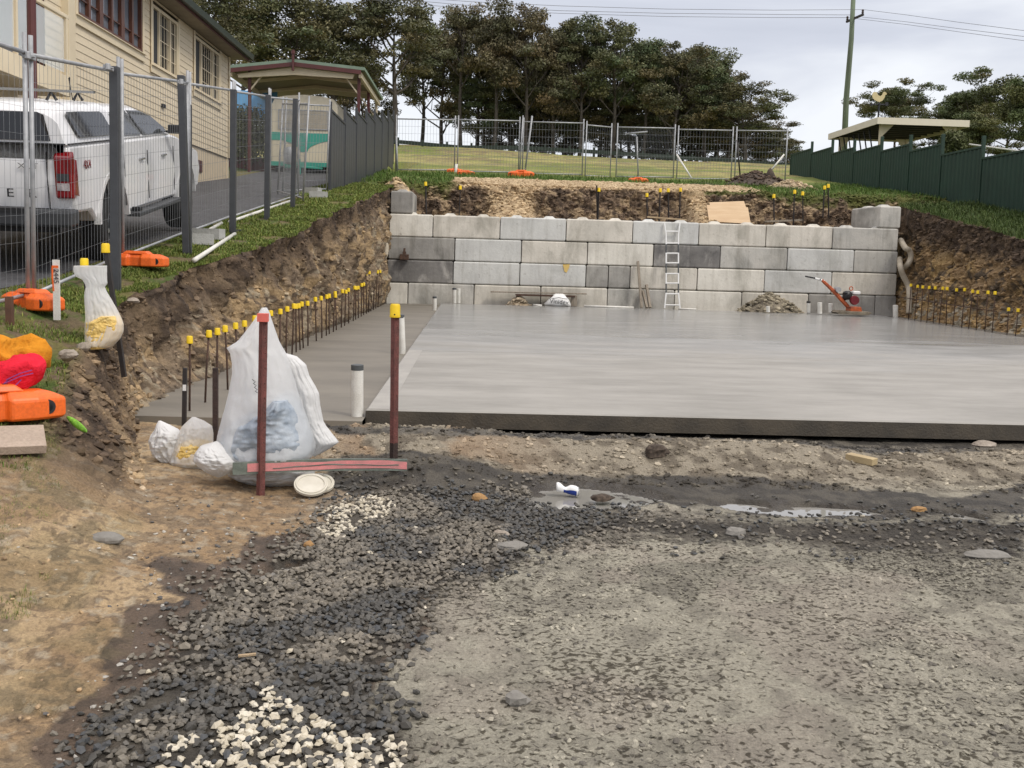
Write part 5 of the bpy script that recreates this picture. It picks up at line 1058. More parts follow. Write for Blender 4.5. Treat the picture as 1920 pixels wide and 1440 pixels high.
# ------------------------------------------------------------ carport, caravan and what stands beyond
YC = 33.2; cpt = thing('carport', 'open gabled carport with green roof and maroon fascia over a caravan', 'carport', (-6, YC, 3.9))
xl, xr = atY(430, 134, YC).x, atY(678, 143, YC).x; xm = atY(552, 118, YC).x; ze, zr = 7.36, atY(552, 118, YC).z; YC2 = 39.4
for nm, xa, za, xb2, zb2 in (('roof', xl - .1, atY(430, 130, YC).z, xm, zr), ('roof', xm, zr, xr + .12, ze)):
    m = MB(); m.add([(xa, YC - .15, za), (xb2, YC - .15, zb2), (xb2, YC2, zb2), (xa, YC2, za), (xa, YC - .15, za + .1), (xb2, YC - .15, zb2 + .1), (xb2, YC2, zb2 + .1), (xa, YC2, za + .1)], [(0, 3, 2, 1), (4, 5, 6, 7), (0, 1, 5, 4), (1, 2, 6, 5), (2, 3, 7, 6), (3, 0, 4, 7)]); m.build(nm, M_GREENROOF, cpt)
zl = atY(430, 130, YC).z
for xa, za, xb2, zb2 in ((xl, zl, xm, zr), (xm, zr, xr, ze)):
    m = MB(); m.prism([(xa, za - .14), (xb2, zb2 - .14), (xb2, zb2 - .005), (xa, za - .005)], YC - .2, YC - .155, 'Y'); m.build('fascia', M_MAROON, cpt)
m = MB(); m.prism([(xl + .3, zl - .26), (xm, zl - .1), (xr - .3, ze - .26), (xr - .25, ze - .12), (xm, zr - .13), (xl + .25, zl - .14)], YC + .02, YC + .1, 'Y'); m.build('gable_panel', M_CREAM, cpt)
m = MB(); m.tube([(xm, YC - .25, zr - .3), (xm, YC - .25, zr + .38)], .045, 8); m.tube([(xm, YC - .25, zr + .25), (xm, YC - .25, zr + .34)], .07, 8); m.build('finial', M_MAROON, cpt)
M_SOF2 = pm('carport_underside', (.30, .25, .16), (.25, .21, .14), scale=1, rough=.7)
for xa, za, xb2, zb2 in ((xl - .05, zl - .02, xm, zr - .02), (xm, zr - .02, xr + .05, ze - .02)):
    m = MB(); m.add([(xa, YC + .12, za), (xb2, YC + .12, zb2), (xb2, YC2 - .05, zb2), (xa, YC2 - .05, za)], [(0, 1, 2, 3)]); m.build('ceiling', M_SOF2, cpt)
for y in (35.2, 37.3): m = MB(); m.prism([(xl, zl - .12), (xm, zr - .14), (xr, ze - .12), (xr, ze - .02), (xm, zr - .03), (xl, zl - .02)], y, y + .08, 'Y'); m.build('rafter', M_CREAM, cpt)
m = MB(); m.bx(xr - .1, xr, YC, YC2, ze - .22, ze - .05); m.bx(xl, xl + .1, YC, YC2, zl - .22, zl - .05); m.build('beam', M_CREAM, cpt)
for px, y, mt in ((468, YC + .2, M_MAROON), (0, YC2 - .3, M_CREAM), (1, YC + .3, M_MAROON), (2, 36.4, M_MAROON)):
    x = atY(468, 200, y).x if px == 468 else xr - .12; m = MB(); m.bx(x - .05, x + .05, y - .05, y + .05, 3.4, ze - .1); m.build('post', mt, cpt)
    m = MB(); sg = 1 if px == 468 else -1; m.tube([(x, y, ze - .75), (x + sg * .45, y, ze - .18)], .035, 4); m.build('brace', M_CREAM, cpt)
# caravan
YV = 33.6; cv = thing('caravan', 'cream caravan with a scalloped teal band parked under the carport', 'caravan', tuple(atY(568, 330, YV)))
M_CV = pm('caravan_cream', (.66, .60, .46), (.6, .54, .4), scale=1.5, rough=.4); M_TEAL = pm('caravan_teal', (.06, .35, .27), (.05, .3, .23), scale=2, rough=.4)
xa, xb2 = atY(508, 250, YV).x, atY(632, 250, YV).x; zb, zt = atY(560, 312, YV).z, atY(560, 178, YV).z
def zc_(v): return atY(568, v, YV).z
W2 = xb2 - xa; prof = [(xa + .02, zb), (xa, zb + .4), (xa, zt - .35), (xa + .12, zt - .1), (xa + .5, zt - .02), (xa + W2 / 2, zt + .03), (xb2 - .5, zt - .02), (xb2 - .12, zt - .1), (xb2, zt - .35), (xb2, zb + .4), (xb2 - .02, zb)]
m = MB(); m.prism(prof, YV, YV + 5, 'Y'); m.build('body', M_CV, cv, bevel=.06)
# teal band with two scallops cut from below
z1, z2 = zc_(249), zc_(264); N = 40; top = []; bot = []
for k in range(N + 1):
    x = xa + .03 + (W2 - .06) * k / N; u = (k / N) * 2 - 1; d = abs(u); low = zc_(285) if d < .12 else (z2 - (z2 - zc_(283)) * (1 - min(1, ((d - .12) / .55)) ** .5) if d < .67 else z2); top.append((x, YV - .012, z1)); bot.append((x, YV - .012, low))
m = MB(); m.add(top + bot, [(k, k + 1, N + 1 + k + 1, N + 1 + k) for k in range(N)]); m.add([(x, y + .012, z) for x, y, z in top + bot], [(k, N + 1 + k, N + k + 2, k + 1) for k in range(N)]); m.build('teal_band', M_TEAL, cv)
m = MB(); m.bx(xa + .01, xb2 - .01, YV - .01, YV + .02, zc_(312), zc_(304)); m.build('lower_trim', M_TEAL, cv)
m = MB(); m.bx(xa - .012, xa + .01, YV + .02, YV + 4.95, zc_(262), zc_(247)); m.build('side_band', M_TEAL, cv)
wx0, wx1 = atY(522, 220, YV).x, atY(616, 220, YV).x
m = MB()
for q in ((wx0, wx1, zc_(206) - .03, zc_(206)), (wx0, wx1, zc_(243), zc_(243) + .03), (wx0, wx0 + .03, zc_(243) + .03, zc_(206) - .03), (wx1 - .03, wx1, zc_(243) + .03, zc_(206) - .03)): m.bx(q[0], q[1], YV - .03, YV, q[2], q[3])
m.build('window_frame', M_GALV, cv)
m = MB(); n = 9
for k in range(n): z = zc_(242) + (zc_(208) - zc_(242)) * k / n; m.box(((wx0 + wx1) / 2, YV - .012, z + .05), (wx1 - wx0 - .06, .012, .085), rx=R(14))
m.build('window_louvre', pm('louvre_cream', (.52, .47, .38), (.44, .4, .33), rough=.5), cv)
for x in (xa + .35, xb2 - .35): m = MB(); m.lathe([(.001, -.1), (.3, -.1), (.34, -.07), (.34, .07), (.3, .1), (.001, .1)], (x, YV + 2.5, zb - .02), 20, 'X'); m.build('wheel', M_BLACK, cv)
m = MB(); m.bx(xa + .15, xb2 - .15, YV + .1, YV + 4.5, zb - .45, zb); m.build('underside', M_BLACK, cv)
m = MB(); m.tube([(xa + .5, YV, zb - .05), (-5.95, YV - 1.1, zb - .1), (xb2 - .5, YV, zb - .05)], .04, 5); m.tube([(-5.95, YV - 1.15, zb + .15), (-5.95, YV - 1.05, zb - .5)], .04, 6); m.build('drawbar', M_TEAL, cv)
for px, Y, z, lab in ((543, YV - 1.0, zc_(292), 0),): m = MB(); p = atY(px, 292, Y); m.lathe([(.14, -.28), (.17, -.2), (.17, .18), (.1, .28), (.001, .3)], tuple(p), 16); m.build('gas_bottle', M_GALV, cv, auto=40)
# blue banner, hedge, red wall beyond the house
M_BLUE = pm('sky_blue_sheet', (.16, .42, .72), (.12, .36, .66), scale=2, rough=.6)
b0 = thing('blue_banner', 'sky blue sheet with dark looped lettering between the house corner and the caravan', 'banner', tuple(atY(475, 225, 38)))
a_, c2_ = atY(437, 225, 38), atY(520, 172, 38); m = MB(); m.bx(a_.x, c2_.x, 38, 38.04, a_.z, c2_.z); m.build('sheet', M_BLUE, b0)
m = MB()
for px in (444, 451, 461, 471, 480, 489):
    p = atY(px, 213, 37.97); rr = .13 if px % 2 else .11; m.tube([(p.x + rr * math.cos(t) * .8, 37.97, p.z + rr * math.sin(t) * (1.3 if px < 460 else .9)) for t in [2 * math.pi * k / 12 + .4 for k in range(11 if px < 460 else 13)]], .017, 4)
m.build('lettering', pm('navy_ink', (.01, .03, .09), (.01, .025, .08)), b0)
p = atY(437, 330, 36.5); q = atY(530, 300, 36.5); m = MB(); m.bx(p.x - .6, q.x, 36.5, 36.6, p.z - .1, q.z + .05)
for k in range(14): m.bx(p.x - .6 + k * .28, p.x - .585 + k * .28, 36.49, 36.505, p.z, q.z + .04)
tagp(m.build('red_fence', pm('deep_red_paint', (.13, .008, .014), (.1, .006, .01), rough=.5)), 'low deep red board fence behind the carport post', 'fence')
# ------------------------------------------------------------ white twin-cab vehicle
M_CAR = pm('white_car_paint', (.78, .78, .78), (.76, .76, .76), scale=1, rough=.28, coat=.4)
M_CGREY = pm('bumper_charcoal', (.045, .047, .05), (.035, .037, .04), scale=10, rough=.5); M_TYRE = pm('tyre_rubber', (.018, .018, .018), (.012, .012, .012), rough=.85)
M_CHROME = pm('bright_alloy', (.6, .61, .62), (.5, .51, .52), rough=.25, metal=.9); M_LRED = pm('tail_red', (.24, .005, .008), (.15, .003, .005), rough=.12, scale=6, coat=.5); M_LWH = pm('tail_clear', (.55, .5, .5), (.3, .27, .27), rough=.12, scale=20)
ut = thing('pickup_truck', 'white twin cab pickup with canopy, roof rack and dark side steps on the driveway', 'pickup truck', (-4.99, 9.98, float(tab(9.98, T_DZ)) - .05), (math.atan2(1.62 - 1.13, 3.3), 0, R(2.6)))
HWD = .93
# local axes: x right, y forward (away from the camera), z up
def arch(cy, r, zb_, n=10): return [(cy - r * math.cos(math.pi * k / n), zb_ + (r * math.sin(math.pi * k / n)) ) for k in range(n + 1)]
WR, WF, WZ = 1.22, 4.44, .385
def sidepoly(): 
    return [(.06, .62), (.5, .60)] + [(WR - .50 * math.cos(math.pi * k / 12), .46 + .48 * math.sin(math.pi * k / 12)) for k in range(13)] + [(1.9, .46), (3.8, .46)] + [(WF - .49 * math.cos(math.pi * k / 12), .46 + .47 * math.sin(math.pi * k / 12)) for k in range(13)] + [(5.25, .5), (5.3, .75), (5.22, 1.0), (4.7, 1.12), (4.2, 1.18), (3.9, 1.19), (.06, 1.19), (.0, .95)]
m = MB(); sp = sidepoly(); n_ = len(sp)
sects = [(-HWD, 0), (-HWD + .0, 0), (0, 0), (HWD, 0)]
def hw(z): return HWD - .055 * max(0, (z - .95) / .25) - .035 * max(0, (.75 - z) / .3)
L_ = [(-hw(z), y, z) for y, z in sp]; Rr = [(hw(z), y, z) for y, z in sp]
m.add(L_ + Rr, [tuple(range(n_)), tuple(range(2 * n_ - 1, n_ - 1, -1))] + [(i, n_ + i, n_ + (i + 1) % n_, (i + 1) % n_) for i in range(n_)]); m.build('body', M_CAR, ut, local=True, bevel=.035, auto=40)
m = MB(); m.bx(-.72, .72, .12, 5.0, .42, .75); m.build('underbody', M_BLACK, ut, local=True)
# cab+canopy upper
def upper(y0, y1, ztop, prof, mat, name):
    m = MB(); rg = []
    for y, z0_, z1_, w0_, w1_ in prof: rg.append([(-w0_, y, z0_), (w0_, y, z0_), ((w0_ * .35 + w1_ * .65), y, z0_ + (z1_ - z0_) * .65), (w1_ - .01, y, z1_ - .09), (w1_ - .1, y, z1_ - .015), (w1_ * .4, y, z1_ + .012), (-w1_ * .4, y, z1_ + .012), (-w1_ + .1, y, z1_ - .015), (-w1_ + .01, y, z1_ - .09), (-(w0_ * .35 + w1_ * .65), y, z0_ + (z1_ - z0_) * .65)])
    m.rings(rg); return m.build(name, mat, ut, local=True, bevel=.02, auto=38)
upper(0, 0, 0, [(.03, 1.19, 1.22, .86, .84), (.06, 1.19, 1.70, .87, .75), (.16, 1.19, 1.83, .875, .74), (.5, 1.19, 1.87, .875, .74), (1.62, 1.19, 1.87, .875, .74)], M_CAR, 'canopy')
upper(0, 0, 0, [(1.64, 1.19, 1.80, .875, .70), (2.1, 1.19, 1.83, .875, .69), (2.9, 1.19, 1.82, .875, .69), (3.3, 1.19, 1.74, .875, .69), (3.75, 1.19, 1.42, .875, .74), (4.02, 1.17, 1.22, .86, .80)], M_CAR, 'cab')
def sx(z, top=1.83, w0_=.875, w1_=.70):  # half width at height on the sloped glass
    f = (z - 1.19) / (top - 1.19); return w0_ + (w1_ - w0_) * min(1, f) * .98
def sidewin(name, pts, mat, top, w1_, off=.008):
    for s in ((1, -1) if name != 'x' else (1,)):
        m = MB(); P = [(s * (sx(z, top, .875, w1_) + off), y, z) for y, z in pts]; Q = [(x - s * .02, y, z) for x, y, z in P]; n = len(P)
        m.add(P + Q, [tuple(range(n)), tuple(range(2 * n - 1, n - 1, -1))] + [(i, n + i, n + (i + 1) % n, (i + 1) % n) for i in range(n)]); m.build(name, mat, ut, local=True)
sidewin('canopy_window', [(.42, 1.30), (.36, 1.34), (.27, 1.66), (.32, 1.71), (1.25, 1.71), (1.33, 1.67), (1.46, 1.34), (1.42, 1.30)], M_DKGLASS, 1.87, .74, .03)
sidewin('side_window', [(1.78, 1.27), (1.74, 1.68), (1.85, 1.71), (2.30, 1.72), (2.52, 1.25)], M_GLASS, 1.83, .70, .022)
sidewin('side_window', [(2.60, 1.25), (2.40, 1.72), (2.85, 1.71), (3.25, 1.60), (3.62, 1.36), (3.68, 1.25)], M_GLASS, 1.83, .70, .022)
m = MB(); m.add([(-.72, .018, 1.25), (.72, .018, 1.25), (.66, .045, 1.66), (.6, .06, 1.70), (-.6, .06, 1.70), (-.66, .045, 1.66)], [(0, 1, 2, 3, 4, 5)]); m.add([(x, y + .012, z) for x, y, z in [(-.72, .018, 1.25), (.72, .018, 1.25), (.66, .045, 1.66), (.6, .06, 1.70), (-.6, .06, 1.70), (-.66, .045, 1.66)]], [(5, 4, 3, 2, 1, 0)]); m.build('rear_window', M_DKGLASS, ut, local=True)
m = MB(); m.bx(-.86, .86, -.006, .04, 1.195, 1.215); 
for s in (-1, 1): m.bx(s * .875, s * .888, .05, 1.62, 1.195, 1.215)
m.build('canopy_seal', M_BLACK, ut, local=True)
m = MB(); 
for s in (-1, 1):
    for y in (1.63, 2.56, 3.78): m.bx(s * (HWD - .006), s * (HWD + .003), y - .004, y + .004, .55, 1.12)
m.bx(-.68, -.674, -.004, .03, .66, 1.17); m.bx(.674, .68, -.004, .03, .66, 1.17); m.bx(-.67, .67, .0, .03, .655, .665); m.build('door_gap', M_BLACK, ut, local=True)
for s in (-1, 1):
    m = MB(); m.M = Matrix.Translation((s * .835, -.005, .955)); w_ = .072
    m.rings([[(-w_ * 1.15, -.015, -.19), (w_ * 1.15, -.015, -.19), (w_ * 1.3, -.015, .2), (-w_ * 1.2, -.015, .2)], [(-w_ * 1.2, .06, -.2), (w_ * 1.32, .06, -.2), (w_ * 1.40, .06, .22), (-w_ * 1.22, .06, .22)]][::-1]); tl = m.build('tail_light', M_LRED, ut, local=True, bevel=.02)
    m = MB(); m.bx(s * .835 - .06, s * .835 + .06, -.024, -.01, .84, .91); m.build('clear_lens', M_LWH, tl, local=True)
    m = MB(); m.bx(s * .835 - .06, s * .835 + .06, -.024, -.01, .93, 1.0); m.build('indicator_lens', M_CGREY, tl, local=True)
    m = MB(); pts = [(s * (HWD - .02), .14), (s * (HWD + .004), .14), (s * (HWD + .004), .30), (s * (HWD - .02), .30)]; m.add([(s * (HWD + .004), .02, .80), (s * (HWD + .005), .12, .78), (s * (HWD - .02), .17, 1.12), (s * (HWD - .045), .02, 1.16)] + [(s * (HWD - .08), .02, .80), (s * (HWD - .08), .12, .78), (s * (HWD - .09), .17, 1.12), (s * (HWD - .09), .02, 1.16)], [(0, 1, 2, 3), (4, 7, 6, 5), (0, 4, 5, 1), (1, 5, 6, 2), (2, 6, 7, 3), (3, 7, 4, 0)]); m.build('tail_light_wrap', M_LRED, tl, local=True)
m = MB(); m.bx(-.93, .93, -.14, .12, .50, .66); m.build('bumper', M_CGREY, ut, local=True, bevel=.03); m = MB(); m.bx(-.5, .5, -.145, -.0, .63, .675); m.build('bumper_step', M_BLACK, ut, local=True)
pl = MB(); pl.bx(-.19, .19, -.155, -.142, .50, .61); plo = pl.build('number_plate', M_WHITE, ut, local=True); textmesh('5P', .105, .002, 'plate_lettering', M_BLACK, plo, Matrix.Translation((.11, -.158, .555)) @ Matrix.Rotation(R(90), 4, 'X'))
RX = Matrix.Rotation(R(90), 4, 'X')
for ch, x in zip('RANGER', (-.53, -.32, -.11, .10, .31, .52)): textmesh(ch, .115, .004, 'tailgate_letter', M_BLACK, ut, Matrix.Translation((x, -.008, .80)) @ RX @ Matrix.Scale(1.35, 4, (1, 0, 0)))
textmesh('XLT', .075, .004, 'badge', M_CHROME, ut, Matrix.Translation((.50, -.008, 1.06)) @ RX @ Matrix.Scale(1.5, 4, (1, 0, 0)))
for s in (1,): textmesh('4X4', .12, .002, 'side_decal', M_LRED, ut, Matrix.Translation((HWD + .003 - .02, .47, 1.06)) @ Matrix.Rotation(R(90), 4, 'Z') @ Matrix.Rotation(R(86), 4, 'X'))
wm = None
def wheel(y, s):
    w_ = bpy.data.objects.new('wheel', None); C.objects.link(w_)
    w_.parent = ut; w_.location = (s * .79, y, WZ)
    m = MB(); m.lathe([(.20, -.11), (.36, -.125), (.385, -.09), (.385, .09), (.36, .125), (.23, .115), (.22, .05), (.001, .05)] if s > 0 else [(.001, -.05), (.22, -.05), (.23, -.115), (.36, -.125), (.385, -.09), (.385, .09), (.36, .125), (.20, .11)], (0, 0, 0), 32, 'X'); m.build('tyre', M_TYRE, w_, local=True, auto=35)
    m = MB(); xo = s * .10; m.lathe([(.001, 0), (.055, 0), (.055, s * .02), (.001, s * .02)], (xo, 0, 0), 14, 'X')
    for k in range(6):
        a = k * math.pi / 3; m.tube([(xo, .04 * math.cos(a), .04 * math.sin(a)), (xo - s * .0, .225 * math.cos(a), .225 * math.sin(a))], [.022, .03], 4)
    m.tube([(xo, .225 * math.cos(t), .225 * math.sin(t)) for t in [2 * math.pi * k / 28 for k in range(29)]], .014, 5); m.build('rim', M_CHROME, w_, local=True)
for y in (WR, WF):
    for s in (-1, 1): wheel(y, s)
for s in (-1, 1):
    m = MB(); m.bx(s * .86, s * 1.02, 1.85, 3.85, .40, .45); m.build('side_step', M_CGREY, ut, local=True, bevel=.012)
    m = MB(); m.bx(s * .80, s * 1.0, 1.95, 2.0, .43, .5); m.build('step_bracket', M_BLACK, ut, local=True)
    for y in (2.32, 3.3): m = MB(); m.box((s * (HWD + .005), y, 1.03), (.03, .17, .028)); m.build('door_handle', M_CHROME, ut, local=True, bevel=.008)
    m = MB(); m.box((s * 1.02, 3.62, 1.32), (.2, .12, .19), rz=s * .15); m.tube([(s * .88, 3.65, 1.26), (s * .96, 3.63, 1.28)], .03, 6); m.build('side_mirror', M_BLACK, ut, local=True, bevel=.03)
    for cy in (WR, WF):
        ro, ri, x0 = .525, .475, s * (HWD + .006); rg = []
        for k in range(15): t = math.pi * k / 14; c0, s0 = -math.cos(t), math.sin(t); rg.append([(x0, cy + ro * c0, .44 + ro * s0), (x0, cy + ri * c0, .44 + ri * s0), (x0 - s * .07, cy + ri * c0, .44 + ri * s0), (x0 - s * .07, cy + ro * c0, .44 + ro * s0)])
        m = MB(); m.rings(rg if s > 0 else [r_[::-1] for r_ in rg]); m.build('arch_trim', M_CAR, ut, local=True)
rk = bpy.data.objects.new('roof_rack', None); C.objects.link(rk); rk.parent = ut
for y in (.45, 1.2):
    m = MB(); m.bx(-.78, .78, y - .035, y + .035, 1.97, 2.0); m.build('crossbar', M_CHROME, rk, local=True)
    for x in (-.6, .6): m = MB(); m.tube([(x - .05, y, 1.88), (x, y, 1.97), (x + .05, y, 1.88)], .018, 5); m.build('rack_mount', M_BLACK, rk, local=True)
m = MB(); m.tube([(.3, 1.9, 1.83), (.32, 1.75, 2.15)], .006, 4); m.build('aerial', M_BLACK, ut, local=True)
def remap_z(o):
    if o.name.startswith('wheel'): return
    if o.type == 'MESH':
        n = len(o.data.vertices); a = np.empty(n * 3, np.float32); o.data.vertices.foreach_get('co', a); a = a.reshape(-1, 3)
        a[:, 2] = np.interp(a[:, 2], [0, .4, .75, 1.16, 1.19, 1.87, 2.2], [.0, .45, .82, 1.25, 1.36, 1.78, 2.08]); o.data.vertices.foreach_set('co', a.ravel()); o.data.update()
    for ch in o.children: remap_z(ch)
for ch in list(ut.children): remap_z(ch)
# ------------------------------------------------------------ shelter, weather vane, pole and wires
sh = thing('shelter', 'flat roofed shelter with deep cream fascia behind the dark green fence', 'shelter', (17.5, 40, 4.4)); x0, x1, y0, y1 = 15.7, 19.35, 38.0, 43.3; z0 = 7.1
M_FASC = pm('pale_cream_fascia', (.72, .66, .52), (.68, .62, .48), rough=.5)
m = MB(); m.bx(x0, x1, y0, y1, z0 - .0, z0 + .03); m.build('roof', M_BLKPICK, sh)
for q in ((x0 - .03, x1 + .03, y0 - .03, y0), (x0 - .03, x0, y0 + .001, y1), (x1, x1 + .03, y0 + .001, y1), (x0 - .03, x1 + .03, y1, y1 + .03)): m = MB(); m.bx(*q, z0 - .2, z0 + .06); m.build('fascia', M_FASC, sh)
for k in range(9): m = MB(); m.bx(x0 + .12, x1 - .1, y0 + .4 + k * .58, y0 + .47 + k * .58, z0 - .14, z0 - .005); m.build('joist', M_BLKPICK, sh)
for x, y in ((x0 + .35, y0 + .5), (x1 - .3, y0 + .5), (x0 + .35, y1 - .5), (x1 - .3, y1 - .5)):
    m = MB(); m.bx(x - .06, x + .06, y - .06, y + .06, 4.0, z0 - .14); m.build('post', M_CREAM, sh); m = MB(); s = 1 if x < 17 else -1
    m.prism([(x + s * .06, z0 - .6), (x + s * .06, z0 - .14), (x + s * .5, z0 - .14), (x + s * .45, z0 - .2)], y - .03, y + .03, 'Y'); m.build('bracket', M_CREAM, sh)
m = MB(); 
for k in range(7): m.tube([(x0 + .2, y0 + .9 + k * .55, 6.0), (x0 + .2, y0 + 1.3 + k * .55, 6.85)], .03, 4)
m.build('lattice', M_BLACK, sh)
wv = thing('weather_vane', 'cream rooster weather vane above the shelter roof', 'weather vane', (16.2, 39.2, 7.16)); M_GOLD = pm('faded_gold_paint', (.66, .56, .30), (.6, .5, .26), rough=.5)
wx, wy = 16.2, 39.2; wz = atY(1639, 196, wy).z; m = MB(); m.tube([(wx, wy, 7.15), (wx, wy, wz + .1)], .035, 8); m.build('mast', M_BLACK, wv)
m = MB(); m.tube([(wx - .3, wy, wz), (wx + .3, wy + .05, wz + .02)], .025, 6); m.tube([(wx - .1, wy - .3, wz - .02), (wx + .1, wy + .3, wz)], .02, 6); m.box((wx - .32, wy, wz), (.07, .02, .12)); m.box((wx + .32, wy, wz + .04), (.12, .02, .14)); m.build('direction_arms', M_BLACK, wv)
rp = [(-.06, .0), (-.2, .06), (-.29, .16), (-.31, .3), (-.25, .38), (-.14, .38), (-.07, .27), (.02, .22), (.1, .27), (.14, .37), (.2, .41), (.27, .36), (.3, .31), (.23, .27), (.2, .15), (.12, .04), (.03, -.0)]
m = MB(); m.prism([(wx + a, wz + .12 + b_) for a, b_ in rp], wy - .012, wy + .012, 'Y'); m.tube([(wx, wy, wz + .05), (wx, wy, wz + .16)], .03, 6); m.build('rooster', M_GOLD, wv)
pp = thing('power_pole', 'tall green stained timber power pole rising behind the shelter', 'power pole', tuple(atY(1583, 245, 54)))
M_POLE = pm('green_treated_pole', (.17, .22, .14), (.10, .12, .08), scale=3, stretch=(1, 1, .12), rough=.85, bump=.4, bscale=20)
A = atY(1582, 300, 54); B = atY(1601, -25, 54); m = MB(); m.tube([A, A.lerp(B, .35) + Vector((-.06, 0, 0)), A.lerp(B, .7) + Vector((.03, 0, 0)), B], [.17, .155, .135, .12], 12); m.build('pole', M_POLE, pp, smooth=True)
ca, cb = atY(1587, 41, 54.4), atY(1619, 27, 53.4); m = MB(); m.tube([ca, cb], .075, 4); m.build('crossarm', M_BLKPICK, pp)
for p in (ca.lerp(cb, .05), ca.lerp(cb, .95)): m = MB(); m.lathe([(.05, 0), (.07, .08), (.05, .12), (.07, .18), (.04, .24), (.001, .25)], (p.x, p.y, p.z + .05), 10); m.build('insulator', pm('brown_insulator', (.06, .04, .035)), pp)
M_CABLE = pm('grey_cable', (.17, .17, .18), (.14, .14, .15), rough=.6)
def wire(lab, pts, Ys):
    P = [atY(a, b_, y) for (a, b_), y in zip(pts, Ys)]; m = MB(); m.tube(P, .013, 4); tagp(m.build('power_line', M_CABLE), lab, 'cable', 'overhead cables')
wire('uppermost overhead cable left of the power pole', [(1618, 18), (1450, 19), (1250, 17), (1050, 11), (880, 3), (700, -10)], [53.5] * 6)
wire('middle overhead cable left of the power pole', [(1595, 28), (1450, 27), (1250, 25), (1050, 20), (900, 12), (740, -2)], [54] * 6)
wire('lowest overhead cable left of the power pole', [(1588, 33), (1450, 33), (1250, 31), (1050, 25), (900, 18), (760, 6), (660, -4)], [54.4] * 7)
wire('uppermost overhead cable right of the power pole', [(1619, 18), (1700, 28), (1800, 42), (1925, 58)], [53.5, 50, 46, 42]); wire('middle overhead cable right of the power pole', [(1617, 32), (1700, 41), (1800, 54), (1925, 69)], [53.8, 50, 46, 42]); wire('lowest overhead cable right of the power pole', [(1589, 33), (1700, 46), (1800, 60), (1925, 77)], [54.4, 50, 46, 42])
stick('clothes_line', 'cable', 'pale thin rail beyond the near panels of the dark green fence', [atY(1800, 268, 36), atY(1925, 285, 33)], .03, M_PVC)
# ------------------------------------------------------------ foreground stakes, bags and litter
M_REDPICK = pm('red_oxide_steel', (.20, .065, .055), (.11, .045, .038), scale=14, rough=.7, bump=.35, bscale=90, speck=.35)
M_STKDK = pm('dark_rusted_steel', (.06, .035, .028), (.03, .02, .017), scale=12, rough=.8, bump=.4, bscale=90)
def picket(lab, base, top, Y, r=.026, cap=False, top_mat=None, mat=None, split=.72):
    b0, t0 = atY(*base, Y), atY(*top, Y); t = thing('steel_stake', lab, 'stake', tuple(b0)); b0 = b0 + Vector((0, 0, -.12)); mid = b0.lerp(t0, 1 - split)
    for nm, a, b_, mt in (('stake_foot', b0, mid, M_STKDK), ('stake', mid, t0, mat or M_REDPICK)):
        m = MB(); rg = []
        for p in (a, b_): rg.append([(p.x - r, p.y, p.z), (p.x - r * .15, p.y - r * .35, p.z), (p.x, p.y - r * 1.1, p.z), (p.x + r * .15, p.y - r * .35, p.z), (p.x + r, p.y, p.z), (p.x + r, p.y + .006, p.z), (p.x - r, p.y + .006, p.z)])
        m.rings(rg); m.build(nm, mt, t)
    m = MB(); n = int((t0 - mid).length / .09)
    for k in range(n): q = mid.lerp(t0, (k + .5) / n); m.tube([(q.x + r * .55, q.y - .005, q.z), (q.x + r * .55, q.y + .012, q.z)], .0045, 6)
    m.build('punched_holes', M_STKDK, t)
    if cap: m = MB(); cap_mb(m, (t0.x, t0.y, t0.z - .07), .034, .088); c0 = m.build('cap', M_YEL, t, auto=50); m = MB(); m.tube([(t0.x, t0.y - .0345, t0.z - .05), (t0.x, t0.y - .03, t0.z - .05)], .005, 8); m.build('cap_hole', M_BLACK, c0)
    if top_mat: m = MB(); m.box((t0.x, t0.y - .012, t0.z - .01), (.062, .045, .05)); m.build('painted_top', top_mat, t)
    return t
M_PINK = pm('fluoro_pink_paint', (.72, .25, .25), (.5, .22, .21), scale=7, rough=.7, stretch=(1, 3, 3), speck=.15); M_SALM = pm('salmon_paint', (.75, .16, .12), (.6, .13, .1), rough=.6)
YS1, YS2 = 5.88, 6.3
picket('rusty red steel stake with a salmon painted top, piercing the tall white bag', (488, 925), (494, 592), YS1, split=.98, top_mat=M_SALM)
picket('rusty red steel stake with a yellow cap, right of the tall white bag', (738, 905), (741, 575), YS2, split=.70, cap=True, r=.027)
# painted board between the stakes
a, b2 = atY(436, 880, YS1 - .06), atY(763, 873, YS2 - .07); hb = .034; t = thing('marker_board', 'weathered board with a pink sprayed stripe spanning the two red stakes', 'board', tuple(a))
def strip3(p, q, h0, h1, y_off, th, nseg=14, wob=0.0, seed=0):
    vs = []; fs = []
    for k in range(nseg + 1):
        f = k / nseg; c = p.lerp(q, f); wv_ = wob * (math.sin(f * 9 + seed) + .6 * math.sin(f * 23 + seed)); u, l = c.z + h1 + wv_ + .012 * math.sin(f * 3.1), c.z + h0 + wv_ * .7 + .012 * math.sin(f * 3.1)
        vs += [(c.x, c.y + y_off, l), (c.x, c.y + y_off, u), (c.x, c.y + y_off + th, u), (c.x, c.y + y_off + th, l)]
    m = MB(); m.rings([vs[4 * k:4 * k + 4] for k in range(nseg + 1)]); return m
M_BOARD = pm('greyed_clear_board', (.19, .22, .19), (.10, .12, .10), scale=5, stretch=(1, 4, 4), rough=.35, speck=.2)
strip3(a, b2, -.036, .040, 0, .018).build('board', M_BOARD, t); strip3(a.lerp(b2, .08), b2, -.022, .028, -.003, .003, 24, .0035, 1).build('sprayed_stripe', M_PINK, t)
strip3(a.lerp(b2, .22), a.lerp(b2, .95), .001, .007, -.006, .003, 24, .003, 4).build('grey_streak', M_BOARD, t)
